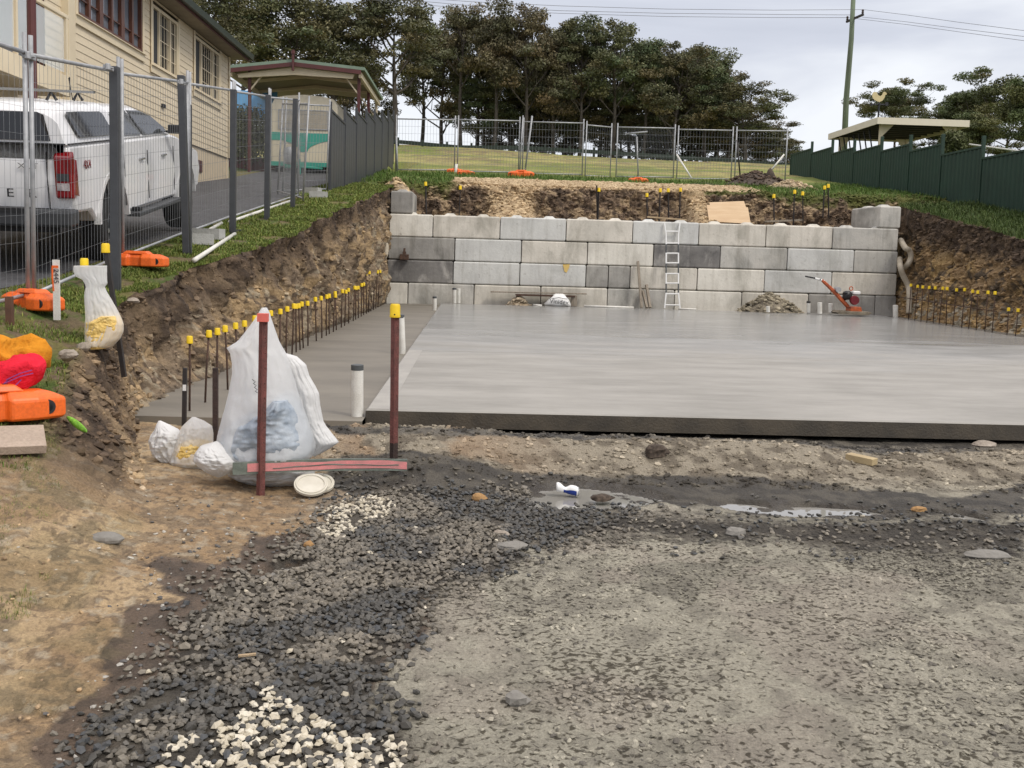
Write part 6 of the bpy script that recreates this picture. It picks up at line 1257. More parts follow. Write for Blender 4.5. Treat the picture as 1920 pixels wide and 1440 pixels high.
# translucent plastic
def plast(name, c, alpha=.9, rough=.4, trans=.35):
    m, t, b = newmat(name); b.inputs['Base Color'].default_value = (*c, 1); b.inputs['Roughness'].default_value = rough; b.inputs['Specular IOR Level'].default_value = .4
    tr = t.nodes.new('ShaderNodeBsdfTranslucent'); tr.inputs['Color'].default_value = (*c, 1); mxs = t.nodes.new('ShaderNodeMixShader'); mxs.inputs[0].default_value = trans
    tp = t.nodes.new('ShaderNodeBsdfTransparent'); mx2 = t.nodes.new('ShaderNodeMixShader'); mx2.inputs[0].default_value = alpha; out = t.nodes['Material Output']
    t.links.new(b.outputs[0], mxs.inputs[1]); t.links.new(tr.outputs[0], mxs.inputs[2]); t.links.new(tp.outputs[0], mx2.inputs[1]); t.links.new(mxs.outputs[0], mx2.inputs[2]); t.links.new(mx2.outputs[0], out.inputs['Surface'])
    n = t.nodes.new('ShaderNodeTexNoise'); n.inputs['Scale'].default_value = 9; n.inputs['Detail'].default_value = 5; n.inputs['Distortion'].default_value = 1.2; tx = t.nodes.new('ShaderNodeTexCoord'); t.links.new(tx.outputs['Object'], n.inputs['Vector'])
    bp = t.nodes.new('ShaderNodeBump'); bp.inputs['Strength'].default_value = .5; bp.inputs['Distance'].default_value = .02; t.links.new(n.outputs['Fac'], bp.inputs['Height']); t.links.new(bp.outputs[0], b.inputs['Normal']); t.links.new(bp.outputs[0], tr.inputs['Normal']); return m
M_BAG = plast('white_bag_film', (.90, .91, .91), .68, .35, .4); M_BAGO = plast('opaque_bag_film', (.80, .80, .79), .97, .45, .25)
M_BLUEF = pm('blue_grey_filling', (.46, .51, .56), (.24, .29, .35), scale=9, rough=.38, bump=.5, bscale=14); M_YFILL = pm('yellow_cap_filling', (.88, .66, .26), (.80, .54, .14), scale=9, rough=.5, bump=1, bscale=30)
def drape(rowsp, Y, dr, seed, n=96, fold=.16, yoff=None, nf=7):
    """closed cloth-like surface through rows of (y, xl, xr) pixels"""
    rs = []; R0 = np.array(rowsp, float); yy = np.linspace(R0[0, 0], R0[-1, 0], 60)
    tt = 2 * np.pi * np.arange(n) / n; FF, T2 = np.meshgrid(np.linspace(0, 1, 60), tt, indexing='ij'); cx_, sx_ = np.cos(T2), np.sin(T2)
    wa = fbm(cx_ * 2 + seed, sx_ * 2, FF * 3, seed, 3); rid = 1 - np.abs(fbm(cx_ * nf * .55 + wa * 2, sx_ * nf * .55, FF * 2.2 + wa * 1.5, seed + 1, 3) - .5) * 7
    fq = .55 * np.clip(rid, -1, 1) + 1.6 * (fbm(cx_ * 1.5, sx_ * 1.5, FF * 5, seed + 2, 4) - .5) + .5 * (1 - np.abs(fbm(cx_ * 4, sx_ * 4, FF * 14, seed + 4, 2) - .5) * 6) * .5
    for i, y in enumerate(yy):
        xl, xr = np.interp(y, R0[:, 0], R0[:, 1]), np.interp(y, R0[:, 0], R0[:, 2]); a, b_ = atY(xl, y, Y), atY(xr, y, Y); cx, hw_ = (a.x + b_.x) / 2, max((b_.x - a.x) / 2, .004); zc = (a.z + b_.z) / 2; f = i / 59
        d = hw_ * dr if not callable(dr) else dr(f, hw_); ring = []
        for k in range(n):
            t = 2 * math.pi * k / n; q = fq[i, k]; cq = 1 + fold * q * min(1, f * 6 + .2); crs = 1
            x = cx + hw_ * math.cos(t) * (1 + .02 * q) ; yv = Y + (yoff(f) if yoff else 0) + d * math.sin(t) * cq * crs; ring.append((x, yv, zc + (b_.z - a.z) / 2 * math.cos(t)))
        rs.append(ring)
    m = MB(); m.rings(rs); return m
bagY = YS1 + .30
bg_ = thing('plastic_bag', 'tall white translucent bag draped over the salmon topped stake, dark blue-grey stuff inside', 'bag', tuple(atY(500, 870, bagY)))
main = [(577, 491, 500), (585, 486, 505), (600, 477, 509), (620, 462, 516), (640, 446, 523), (652, 425, 529), (660, 432, 534), (680, 436, 541), (700, 437, 548), (730, 432, 556), (760, 425, 566), (790, 417, 576), (815, 411, 586), (840, 407, 590), (856, 407, 586), (866, 412, 570), (870, 425, 545)]
drape(main, bagY, lambda f, w_: .03 + .24 * min(1, f * 1.1) ** .8 * (1 if f < .93 else 1 - (f - .93) * 5), 3, fold=.13).build('bag_film', M_BAG, bg_, smooth=True)
wing = [(662, 528, 534), (668, 530, 556), (684, 536, 574), (705, 545, 580), (722, 550, 590), (738, 553, 598), (760, 556, 600), (790, 562, 606), (800, 566, 612), (815, 570, 624), (829, 580, 635), (840, 584, 620), (850, 584, 602), (855, 588, 592)]
drape(wing, bagY + .12, lambda f, w_: w_ * .5 + .02, 8, fold=.2, nf=5).build('bag_flap', M_BAGO, bg_, smooth=True)
f1 = [(744, 518, 548), (760, 496, 560), (774, 466, 567), (790, 436, 573), (806, 422, 578), (825, 413, 584), (848, 411, 583), (862, 418, 570)]
drape(f1, bagY, lambda f, w_: .245 + .03 * math.sin(f * 3), 3, fold=.09, nf=5).build('bag_contents', M_BLUEF, bg_, smooth=True)
m = MB(); p = atY(478, 722, bagY - .2)
for k in range(7): m.box((p.x - .01 + .006 * (k % 2) + .003 * k, p.y, p.z - k * .012 + .03), (.012 if k % 2 else .02, .003, .004), ry=.7 * (-1) ** k)
m.build('printed_mark', M_CAPG, bg_)
b2_ = thing('plastic_bag', 'blue-tinged lower bag lying open behind the board, beside the paint lids', 'bag', tuple(atY(520, 900, bagY)))
drape([(856, 500, 540), (864, 470, 575), (876, 440, 590), (888, 428, 590), (900, 445, 580), (910, 470, 562), (914, 500, 540)], YS1 + .3, lambda f, w_: .14 * math.sin(math.pi * min(1, f * .9 + .1)) + .02, 21, fold=.2, nf=5).build('bag_film', M_BAGO, b2_, smooth=True)
b3_ = thing('plastic_bag', 'crumpled cream-white bag corner spilling left of the tall bag', 'bag', tuple(atY(400, 890, bagY)))
drape([(830, 398, 407), (836, 376, 418), (848, 367, 432), (862, 364, 450), (872, 372, 448), (882, 385, 440), (890, 398, 425), (894, 408, 415)], YS1 + .12, lambda f, w_: .10 * math.sin(math.pi * min(1, f * .9 + .1)) + .02, 31, fold=.2, nf=5).build('bag_film', M_BAGO, b3_, smooth=True)
b4_ = thing('plastic_bag', 'small rounded white bag slumped against the soil, leftmost of the ground bags', 'bag', tuple(atY(310, 865, 6.5)))
drape([(789, 297, 302), (797, 293, 318), (806, 290, 334), (816, 283, 341), (828, 279, 343), (842, 283, 342), (854, 288, 339), (864, 300, 334), (868, 315, 328)], 6.5, .8, 41, fold=.3, nf=4).build('bag_film', M_BAGO, b4_, smooth=True)
b5_ = thing('plastic_bag', 'knee high bag holding yellow caps between two dark stakes on the ground', 'bag', tuple(atY(365, 878, 6.5)))
drape([(782, 360, 366), (789, 352, 382), (800, 341, 397), (812, 336, 399), (832, 332, 399), (850, 324, 404), (864, 318, 408), (874, 326, 404), (880, 345, 396)], 6.5 - .04, .75, 43, fold=.26, nf=5).build('bag_film', M_BAG, b5_, smooth=True)
drape([(826, 350, 390), (834, 336, 398), (852, 329, 401), (868, 334, 398), (876, 350, 386)], 6.45, .80, 44, fold=.15, nf=6).build('bag_contents', M_YFILL, b5_, smooth=True)
# hanging bag by the nearest post
hb_ = thing('hanging_bag', 'white bag of yellow caps tied to the black picket, hanging above the grass', 'bag', tuple(atY(190, 655, 7.6)))
hang = [(498, 139, 200), (503, 138, 200), (512, 139, 200), (519, 144, 200), (524, 155, 200), (532, 160, 201), (538, 162, 196), (546, 160, 199), (556, 159, 205), (575, 160, 216), (595, 161, 226), (608, 160, 231), (622, 160, 230), (635, 160, 224), (645, 162, 214), (652, 165, 207), (656, 168, 175)]
drape(hang, 7.6, lambda f, w_: .05 + .10 * max(0, (f - .25)) * (1 if f < .95 else .5), 51, fold=.15, nf=6).build('bag_film', M_BAG, hb_, smooth=True)
drape([(592, 190, 222), (604, 163, 228), (620, 162, 228), (636, 163, 221), (647, 165, 209), (653, 170, 200)], 7.6, lambda f, w_: .105, 52, fold=.12, nf=8).build('bag_contents', M_YFILL, hb_, smooth=True)
def bstake(lab, base, top, Y, r, mat, capd=True, name='black_picket'):
    p, q = atY(*base, Y), atY(*top, Y); t = thing(name, lab, 'stake', tuple(p)); m = MB(); m.tube([p + (p - q).normalized() * .15, q], r, 4); m.build('stake', mat, t)
    if capd: m = MB(); cap_mb(m, (q.x, q.y, q.z - .05), .032, .075); m.build('cap', M_YEL, t, auto=50)
bstake('leaning black picket with yellow cap beside the nearest grey post', (228, 672), (198, 462), 7.75, .024, M_BLKPICK); bstake('black picket holding the hanging bag, only its yellow cap showing', (172, 640), (158, 490), 7.7, .02, M_BLKPICK)
bstake('short dark stake behind the leftmost ground bag', (345, 810), (347, 690), 7.1, .02, M_BLKPICK, False); bstake('tall dark stake between the yellow-cap bag and the tall bag', (404, 832), (404, 690), 6.9, .024, M_STKDK, False)
mb = MB(); p = atY(348, 726, 7.1); mb.box((p.x, 7.07, p.z), (.025, .003, .045)); tagp(mb.build('paper_tag', M_WHITE), 'tiny white tag stuck on the short dark stake', 'tag')
bstake('brown timber stake at the left photo edge by the fence foot', (20, 640), (17, 556), 7.6, .033, pm('brown_hardwood', (.15, .07, .04), (.09, .045, .028), scale=6, rough=.8), False, 'timber_stake')
ts = thing('survey_stake', 'white painted survey peg with pencilled figures and an orange ribbon', 'stake', tuple(atY(107, 600, 8.0))); p, q = atY(107, 600, 8.0), atY(105, 487, 8.0)
m = MB(); m.rings([[(v.x - .025, 8 - .012, v.z), (v.x + .025, 8 - .012, v.z), (v.x + .025, 8 + .012, v.z), (v.x - .025, 8 + .012, v.z)] for v in (p, q)]); m.build('peg', M_PVC, ts)
textmesh('2445', .06, .001, 'pencil_figures', M_CAPG, ts, Matrix.Translation((0, -.015, .36)) @ Matrix.Rotation(R(90), 4, 'Y') @ Matrix.Rotation(R(90), 4, 'X') if False else Matrix.Translation((0.002, -.015, .36)) @ Matrix.Rotation(R(90), 4, 'X') @ Matrix.Rotation(R(-90), 4, 'Z'))
m = MB(); r0 = atY(101, 500, 7.97); m.box((r0.x + .01, r0.y, r0.z), (.05, .008, .02)); m.tube([(r0.x - .012, r0.y, r0.z), (r0.x - .008, r0.y - .01, r0.z - .1), (r0.x - .002, r0.y - .005, r0.z - .2)], .007, 4); m.build('ribbon', M_ORANGE, ts)
# shade cloth rolls
M_OCL = pm('orange_yellow_cloth', (.72, .30, .03), (.58, .22, .02), scale=3, rough=.95, bump=1, bscale=26, spec=.1); M_RCL = pm('fluoro_red_cloth', (.75, .025, .05), (.6, .02, .035), scale=4, rough=.95, bump=1, bscale=30, spec=.1); M_PNK2 = pm('purple_print', (.32, .06, .25), (.25, .04, .2), rough=.8)
def roll(lab, pts, radii, Y, mat, seed, name='cloth_roll', n=26, sq=1.0):
    P = [atY(a, b_, Y + c) for a, b_, c in pts]; Q = []; Rr_ = []
    for i in range(len(P) - 1):
        for k in range(10): f = k / 10; Q.append(P[i].lerp(P[i + 1], f)); Rr_.append(radii[i] + (radii[i + 1] - radii[i]) * f)
    Q.append(P[-1]); Rr_.append(radii[-1]); m = MB(); m.tube(Q, Rr_, n)
    out = []
    for v in m.v:
        x, y, z = v; q = (float(fbm(np.array([x * 9.0]), np.array([y * 9.0]), z * 14.0, seed, 3)[0]) - .5) * .13 + .014 * (1 - abs(math.sin(x * 17 + z * 25 + seed + y * 9)) * 2); out.append((x + q * .4, y - q, z + q * .7))
    m.v = out; return m
t = thing('cloth_roll', 'red shade cloth roll with purple print lying in the left photo edge', 'cloth roll', tuple(atY(20, 740, 5.7)))
roll('', [(-90, 752, .1), (-30, 732, .05), (30, 700, 0), (58, 688, .1), (72, 680, .2)], [.15, .13, .115, .10, .03], 5.95, M_RCL, 3).build('cloth', M_RCL, t, smooth=True)
m = MB()
for k, (a, b_) in enumerate([((2, 752), (40, 712)), ((-10, 738), (20, 708)), ((10, 718), (62, 700)), ((12, 712), (60, 694)), ((-4, 745), (10, 722))]): p, q = atY(*a, 5.815), atY(*b_, 5.83); m.tube([p, p.lerp(q, .5) + Vector((.01, -.006, .012)), q], .0045, 4)
m.build('printed_lines', M_PNK2, t)
t = thing('cloth_roll', 'bulging orange-yellow cloth bundle behind the red roll', 'cloth roll', tuple(atY(50, 700, 6.1)))
roll('', [(-40, 700, 0), (5, 682, 0), (40, 665, 0), (66, 668, .0), (82, 684, .1)], [.12, .12, .125, .11, .04], 6.2, M_OCL, 5).build('cloth', M_OCL, t, smooth=True)
t = thing('cloth_roll', 'darker orange cloth fold against the brown timber stake', 'cloth roll', tuple(atY(0, 650, 6.4)))
roll('', [(-60, 660, 0), (-20, 650, 0), (8, 652, 0), (20, 664, 0)], [.1, .1, .08, .03], 6.5, M_OCL, 9).build('cloth', M_OCL, t, smooth=True)
# paver, rocks, rope, lids, can, timber, litter
M_PAVER = pm('pink_grey_paver', (.42, .33, .26), (.34, .27, .21), scale=4, rough=.85, bump=.3, bscale=90, speck=.12)
p = atY(40, 824, 5.45); sheet('paver', 'paver', 'pinkish square paver lying on the bank below the nearest orange foot', tuple(p), (.24, .26, .05), (R(17), R(2), R(28)), M_PAVER)
M_ROCK = pm('pale_rock', (.40, .35, .29), (.24, .2, .16), scale=6, rough=.9, bump=.6, bscale=40); M_ROCKO = pm('ochre_rock', (.42, .25, .10), (.3, .17, .07), scale=6, rough=.9, bump=.5, bscale=40); M_ROCKG = pm('grey_rock', (.27, .255, .23), (.18, .17, .15), scale=5, rough=.85, bump=.4, bscale=40)
def onG(px, py):
    z = -.15
    for _ in range(12): p = atZ(px, py, z); z = .5 * z + .5 * float(surf(np.array([p.x]), np.array([p.y]))[0])
    return atZ(px, py, z)
def rockg(lab, px, py, r, mat, sc=(1, .8, .6), seed=1, z=None, Y=None):
    p = atY(px, py, Y) if (Y and py < 700) else onG(px, py); m = MB(); m.blob((p.x, p.y, p.z + r * sc[2] * .3), r, seed, .55, 9, 6, sc, 1.3); tagp(m.build('rock', mat, bevel=.003), lab, 'rock')
rockg('pale pinkish rock on the grass left of the hanging bag', 129, 668, .075, M_ROCK, Y=6.9, seed=4); rockg('small wedge of stone or brick under the hanging bag tip', 156, 655, .05, M_GREYTIMB, (1, 1, .8), 5, Y=7.4)
rockg('flat grey rock lying alone on the tan clay', 198, 1012, .072, M_ROCKG, (1.3, .7, .42), 6); rockg('rounded ochre stone at the clay and gravel edge', 580, 1026, .034, M_ROCKO, (1, .9, .8), 7)
rockg('rusty brown clod at the top edge of the dark gravel', 897, 938, .05, M_ROCKO, (1, .8, .8), 8); rockg('yellowish stone lying mid gravel', 941, 1003, .036, M_ROCK, (1.2, .8, .6), 9); rockg('tall dark grey clod standing in the right-hand mud', 968, 1318, .035, M_ROCKG, (1.2, .9, .9), 10)
rockg('brown clod beside the crushed can in the puddle', 1128, 935, .055, M_SOILD, (1.3, .8, .5), 11); rockg('pale flat stone on the spoil ridge near the right photo edge', 1845, 836, .09, M_ROCK, (1.3, .7, .35), 12, Y=7.4); rockg('curved grey stone slab lying in the mud at the right', 1852, 1044, .09, M_ROCKG, (1.5, .5, .3), 13)
rockg('wedge shaped grey clod above the pale mud', 962, 1028, .075, M_ROCKG, (1.2, .7, .35), 14); rockg('blocky grey clod in the dark gravel band', 1378, 1003, .05, M_ROCKG, (1, .8, .7), 15); rockg('small ochre stone right of the long puddle', 1722, 958, .035, M_ROCKO, (1.3, .8, .7), 16)
rockg('crumbly red-brown clod on the spoil ridge', 1228, 852, .09, M_SOILD, (1, .7, .6), 17, Y=6.9); rockg('pale stone lying in the grass over the left bank', 250, 565, .05, M_ROCK, (1.3, .8, .5), 18, Y=9.2)
for i, (px, py) in enumerate([(142, 1265), (205, 1328), (225, 1318), (257, 1292), (133, 1068 + 200)]): pass
lids = [(583, 908, .052, -.0, 'front white paint lid leaning by the stake foot', 5.92), (600, 905, .045, .03, 'second paint lid tucked behind the front lid', 6.0)]
for px, py, r, dy, lab, Y in lids:
    p = atY(px, py, Y); t = thing('paint_lid', lab, 'lid', tuple(p)); m = MB(); m.M = Matrix.Translation(p) @ Matrix.Rotation(R(25), 4, 'X') @ Matrix.Rotation(R(6), 4, 'Y')
    r *= 2.0; m.lathe([(.001, .0), (r * .78, 0), (r * .80, .008), (r * .88, .010), (r * .9, .002), (r, .004), (r * 1.0, -.012), (r * .96, -.012), (.001, -.006)], (0, 0, 0), 36); m.build('lid', pm('cream_lid', (.66, .63, .54), (.56, .53, .44), scale=9, rough=.5), t, auto=30)
p = atZ(1063, 930, -.19); cn = thing('crushed_can', 'crushed white and blue drink can lying in the puddle', 'can', tuple(p), (0, 0, 0)); M_CANB = pm('can_blue', (.02, .06, .35), (.015, .04, .25), rough=.3, metal=.3)
for nm, ts_, mt in (('can_body', 0, M_WHITE), ('blue_panel', 1, M_CANB)):
    m = MB(); rg = []
    for i in range(13):
        f = i / 12; r = .032 * (1 - .42 * math.exp(-((f - .42) / .16) ** 2)) * (.86 if i in (0, 12) else 1) * (1.02 if ts_ else 1); a0, a1 = (0, 2 * math.pi) if not ts_ else (math.pi * .95, math.pi * 1.75)
        c = Vector((-.07 + .14 * f, .012 * math.sin(f * 4), .034 + .026 * (1 - f) - .012 * math.exp(-((f - .42) / .2) ** 2)))
        rg.append([(c.x, c.y + r * math.cos(a0 + (a1 - a0) * k / (19 if not ts_ else 18)), c.z + r * math.sin(a0 + (a1 - a0) * k / (19 if not ts_ else 18))) for k in range(19)])
    if ts_: rg = rg[4:12]; n = 19; vs = [q for r_ in rg for q in r_]; m.add(vs, [(i * n + k, i * n + k + 1, (i + 1) * n + k + 1, (i + 1) * n + k) for i in range(len(rg) - 1) for k in range(n - 1)])
    else: m.rings(rg)
    m.build(nm, mt, cn, local=True, smooth=True)
m = MB(); m.lathe([(.001, 0), (.024, 0), (.028, .004), (.029, -.002), (.001, -.004)], (.0705, .012 * math.sin(4), .034), 18, 'X'); m.build('can_end', M_GALV, cn, local=True)
a, b2 = onG(1590, 858) + Vector((0, 0, .02)), onG(1640, 874) + Vector((0, 0, .02)); m = MB(); m.box(tuple((a + b2) / 2 + Vector((0, 0, .0))), (.085, (a - b2).length, .05), rz=math.atan2(-(b2 - a).x, (b2 - a).y) , rx=-.03); o = m.build('timber_offcut', pm('offcut_timber', (.46, .36, .2), (.36, .28, .16), scale=5, rough=.8, bump=.2), bevel=.003); tagp(o, 'yellowish timber offcut lying on the spoil ridge before the slab', 'timber')
a, b2 = atZ(447, 1236, -.155), atZ(480, 1234, -.155); m = MB(); m.tube([a + Vector((0, 0, .012)), b2 + Vector((0, 0, .015))], .006, 5); tagp(m.build('wood_splinter', M_TIMB), 'small yellow wood splinter lying on the dark gravel', 'splinter')
p = atY(143, 800, 5.9); t = thing('rope_hank', 'bright green knotted hank of twine on the dark soil', 'rope', tuple(p)); m = MB(); q0, q1 = atY(126, 787, 5.95), atY(163, 814, 5.75)
M_LIME = pm('lime_twine', (.30, .62, .06), (.16, .36, .04), scale=30, rough=.8)
for s_ in range(7):
    P = []
    for k in range(60): f = k / 59; c = q0.lerp(q1, f); r = .022 * math.sin(math.pi * min(1, max(.03, f))) ** .5; an = f * 26 + s_ * .9; P.append(c + Vector((0, math.sin(an) * r, math.cos(an) * r + .015)))
    m.tube(P, .0028, 4)
m.build('twine', M_LIME, t, smooth=True)
p = atY(768, 817, 7.75); m = MB(); rg = []
mm = drape([(808, 785, 790), (812, 768, 795), (818, 752, 795), (822, 748, 790)], 7.75, lambda f, w_: .05, 61, fold=.4, nf=4); tagp(mm.build('plastic_scrap', pm('grey_film', (.22, .24, .27), (.12, .13, .15), rough=.3)), 'crumpled grey plastic scrap in the trench by the slab edge', 'plastic scrap')
p = atY(891, 818, 7.7); m = MB(); m.tube([(p.x + .05 * math.cos(t), p.y, p.z + .05 * math.sin(t)) for t in [math.pi * k / 12 for k in range(13)]], .004, 5); m.box((p.x + .005, p.y, p.z + .005), (.05, .03, .04)); tagp(m.build('wire_loop', M_PVC), 'pale wire loop poking up in the trench by the slab edge', 'wire')
# concrete blocks and bits along the verge
M_CB = pm('pale_concrete_block', (.45, .45, .43), (.36, .36, .34), scale=6, rough=.9, bump=.4)
def cblock(lab, px, py, Y, rz):
    p = atY(px, py, Y); t = thing('hollow_block', lab, 'block', (p.x, p.y, max(p.z - .02, gz(p.x, p.y)))); m = MB(); m.M = Matrix.Rotation(rz, 4, 'Z')
    for q in ((-.2, .2, -.1, -.07), (-.2, .2, .07, .1), (-.2, -.17, -.07, .07), (.17, .2, -.07, .07), (-.015, .015, -.07, .07)): m.bx(*q, 0, .15)
    m.build('shell', M_CB, t, local=True)
cblock('hollow concrete block beside the leaning dark post', 372, 470, 13.0, R(15)); cblock('second hollow concrete block touching the fence foot pole', 391, 464, 13.6, R(-10)); cblock('hollow concrete block lying before the first solid fence panel', 597, 376, 21.6, R(8)); cblock('smaller hollow block by the askew gate panel', 585, 372, 22.6, R(-20))
for lab, pts, Y0 in (('pale pipe lying in the grass at the edge of the cut, below the leaning post', [(364, 488), (440, 460)], (11.5, 14.2)), ('pale pipe lying along the asphalt edge near the third post', [(368, 456), (415, 438)], (13.4, 15.4)), ('thin pale pipe along the asphalt edge further up', [(430, 428), (545, 392)], (15.6, 20.4))):
    P = [atY(a, b_, y) for (a, b_), y in zip(pts, Y0)]; m = MB(); m.tube([Vector((q.x, q.y, max(q.z, gz(q.x, q.y) + .03))) for q in P], .028, 10); tagp(m.build('white_pipe', M_PVC, smooth=True), lab, 'pipe')
# ------------------------------------------------------------ trees
M_BARK = pm('eucalypt_bark', (.13, .11, .09), (.05, .042, .036), scale=3, stretch=(1, 1, .25), rough=.9, bump=.3)
def leafmat(name, a, b_):
    m, t, b = newmat(name); b.inputs['Roughness'].default_value = .6; b.inputs['Specular IOR Level'].default_value = .3
    at = t.nodes.new('ShaderNodeAttribute'); at.attribute_name = 'Col'; oi = t.nodes.new('ShaderNodeObjectInfo'); r = t.nodes.new('ShaderNodeValToRGB'); r.color_ramp.elements[0].color = (*a, 1); r.color_ramp.elements[1].color = (*b_, 1); t.links.new(oi.outputs['Random'], r.inputs[0])
    q = t.nodes.new('ShaderNodeMixRGB'); q.blend_type = 'MULTIPLY'; q.inputs[0].default_value = 1; t.links.new(at.outputs['Color'], q.inputs[1]); t.links.new(r.outputs[0], q.inputs[2]); t.links.new(q.outputs[0], b.inputs['Base Color']); return m
M_LEAF = leafmat('eucalypt_leaves', (.135, .122, .068), (.112, .135, .062)); M_LEAFL = leafmat('broadleaf_leaves', (.12, .13, .055), (.10, .12, .045))
def treegeo(seed, H, W, trunkfrac=.38, nl=11, leaf=.125, per=400, round_=False, clump=.11):
    g = random.Random(seed); gn = np.random.default_rng(seed); m = MB(); clumps = []
    base = Vector((0, 0, -.4)); lean = Vector((g.uniform(-.04, .04), g.uniform(-.04, .04), 0)); tp = []
    for k in range(8): f = k / 7; tp.append(base + Vector((lean.x * H * f + math.sin(f * 5 + seed) * .012 * H, lean.y * H * f + math.cos(f * 4 + seed) * .012 * H, .4 + f * H * .82 - .0)))
    r0 = .017 * H; m.tube(tp, [r0 * (1.15 - .95 * k / 7) for k in range(8)], 7)
    def branch(p, d, L_, r, lvl):
        pts = [p]; q = p.copy(); dd = d.copy()
        for k in range(5): dd = (dd + Vector((g.uniform(-.25, .25), g.uniform(-.25, .25), g.uniform(.0, .22)))).normalized(); q = q + dd * L_ / 5; pts.append(q.copy())
        m.tube(pts, [r * (1 - .75 * k / 5) for k in range(6)], 5, caps=False)
        if lvl == 0:
            for k in range(g.randint(4, 5)): j = g.randint(2, 5); a = g.uniform(0, 6.28); branch(pts[j], (dd + Vector((math.cos(a), math.sin(a), g.uniform(-.1, .5))) * .9).normalized(), L_ * g.uniform(.4, .65), r * .45, 1)
            clumps.append((pts[5], 1.0))
        else: clumps.append((pts[5], g.uniform(.75, 1.05)))
    for k in range(nl):
        f = trunkfrac + (1 - trunkfrac) * (k + g.random()) / nl * .9; i = min(6, int(f * 7)); p = tp[i].lerp(tp[i + 1], f * 7 - i); a = k * 2.4 + g.uniform(-.5, .5); up = .35 + .8 * f; wl = W * .5 * (1.0 if not round_ else 1.0) * (1 - .55 * max(0, f - .5)) * g.uniform(.75, 1.05) * (.6 + .5 * min(1, (f - trunkfrac) * 5 + .3))
        branch(p, Vector((math.cos(a), math.sin(a), up)).normalized(), wl, r0 * .42, 0)
    clumps.append((tp[7] + Vector((0, 0, H * .04)), 1.1))
    V = []; Cc = []
    for c, s_ in clumps:
        R_ = clump * H * s_ * g.uniform(.8, 1.15); n = int(per * s_ ** 2); d = gn.normal(size=(n, 3)); d /= np.linalg.norm(d, axis=1)[:, None]; rr = gn.random(n) ** .45; P = d * rr[:, None] * np.array([1, 1, .55]) * R_; P[:, 2] = np.where(P[:, 2] < 0, P[:, 2] * .55, P[:, 2])
        sub = gn.normal(size=(7, 3)) * .55 * R_ * np.array([1, 1, .5]); ds = np.min(np.linalg.norm(P[:, None] - sub[None], axis=2), axis=1); P = P[ds < R_ * .52]; n = len(P)
        if n == 0: continue
        cen = P + np.array(c); u = gn.normal(size=(n, 3)); u /= np.linalg.norm(u, axis=1)[:, None]; v = np.cross(u, gn.normal(size=(n, 3))); v /= np.linalg.norm(v, axis=1)[:, None] + 1e-6; sz = (leaf * (.6 + .8 * gn.random(n)))[:, None]
        V.append(np.stack([cen - u * sz, cen + v * sz * .45, cen + u * sz, cen - v * sz * .45], 1).reshape(-1, 3)); tone = (.65 + .7 * gn.random((n, 1))) * g.uniform(.75, 1.3); hue = np.array([1.0, 1, 1]) + g.uniform(-.12, .22) * np.array([1, 0, -.3]); Cc.append(np.repeat(tone * hue[None], 4, 0))
    V = np.concatenate(V); Cc = np.concatenate(Cc); return m, V, Cc
def tree(seed, H, W, mat, **k):
    t = thing('eucalyptus_tree', 'x', 'tree', (0, 0, 0)); m, V, Cc = treegeo(seed, H, W, **k); m.build('trunk', M_BARK, t, local=True, smooth=True)
    cr_ = npmesh('crown', V, np.arange(len(V)).reshape(-1, 4), mat, Cc, smooth=False); cr_.parent = t; return t
protos = [tree(11, 12, 7.5, M_LEAF), tree(12, 12, 6.5, M_LEAF, trunkfrac=.42), tree(13, 12, 8.5, M_LEAF, trunkfrac=.33, nl=10), tree(14, 12, 6.0, M_LEAF, trunkfrac=.48, nl=8), tree(15, 12, 7.0, M_LEAF, trunkfrac=.16, nl=15)]
rp_ = tree(16, 7, 8.5, M_LEAFL, trunkfrac=.22, nl=12, leaf=.10, per=900, clump=.17, round_=True); rp2 = tree(17, 7, 7.0, M_LEAFL, trunkfrac=.18, nl=11, leaf=.10, per=900, clump=.18, round_=True)
used = set()
def put(px, pyt, Y, wpx, k, lab, grp, protos=protos, H0=12.0, W0=7.5):
    p = atY(px, 290, Y); zb = bz(p.x, Y); zt = atY(px, pyt, Y).z; H = max(zt - zb, 2) ; sz = H / (H0 * 1.0); sw = 1.22 * (wpx * Y / 1800) / W0
    pr = protos[k % len(protos)]
    if k in used: o = copy_tree(pr)
    else: o = pr; used.add(k)
    o.location = (p.x, Y, zb); o.scale = (sw, sw, sz); o.rotation_euler = (0, 0, rnd.uniform(0, 6.28)); o['label'] = lab; o['group'] = grp; o.name = 'eucalyptus_tree'
G1 = 'eucalypts along the hill crest'
FR = [(385, -30, 62, 200, 2), (455, 8, 70, 150, 0), (545, -5, 72, 190, 2), (620, 2, 74, 160, 4), (735, 8, 72, 175, 0), (862, 2, 77, 120, 3), (925, 24, 76, 120, 1), (985, 22, 75, 130, 2), (1040, 52, 76, 110, 4), (1085, 56, 75, 115, 0), (1150, 50, 75, 130, 2), (1205, 70, 76, 110, 1), (1262, 92, 75, 120, 4), (1322, 98, 76, 115, 0), (1395, 160, 74, 130, 2), (1455, 245, 78, 75, 4)]
FL = ['behind the house roof, leftmost in the row', 'between the house gutter and the carport roof', 'over the left slope of the carport roof', 'over the right slope of the carport roof', 'open crowned, alone right of the carport with sky on its left', 'topping the row, crown touching the cables', 'just right of the one touching the cables', 'broad, the last tall one before the skyline drops', 'at the first dip of the skyline', 'first after the dip of the skyline', 'broad, at the middle of the lower skyline', 'where the skyline starts to fall to the right', 'left of two rounded crowns near the right end', 'right of two rounded crowns near the right end', 'lower and spreading, near the right end of the row', 'smallest, last before the dark green fence']
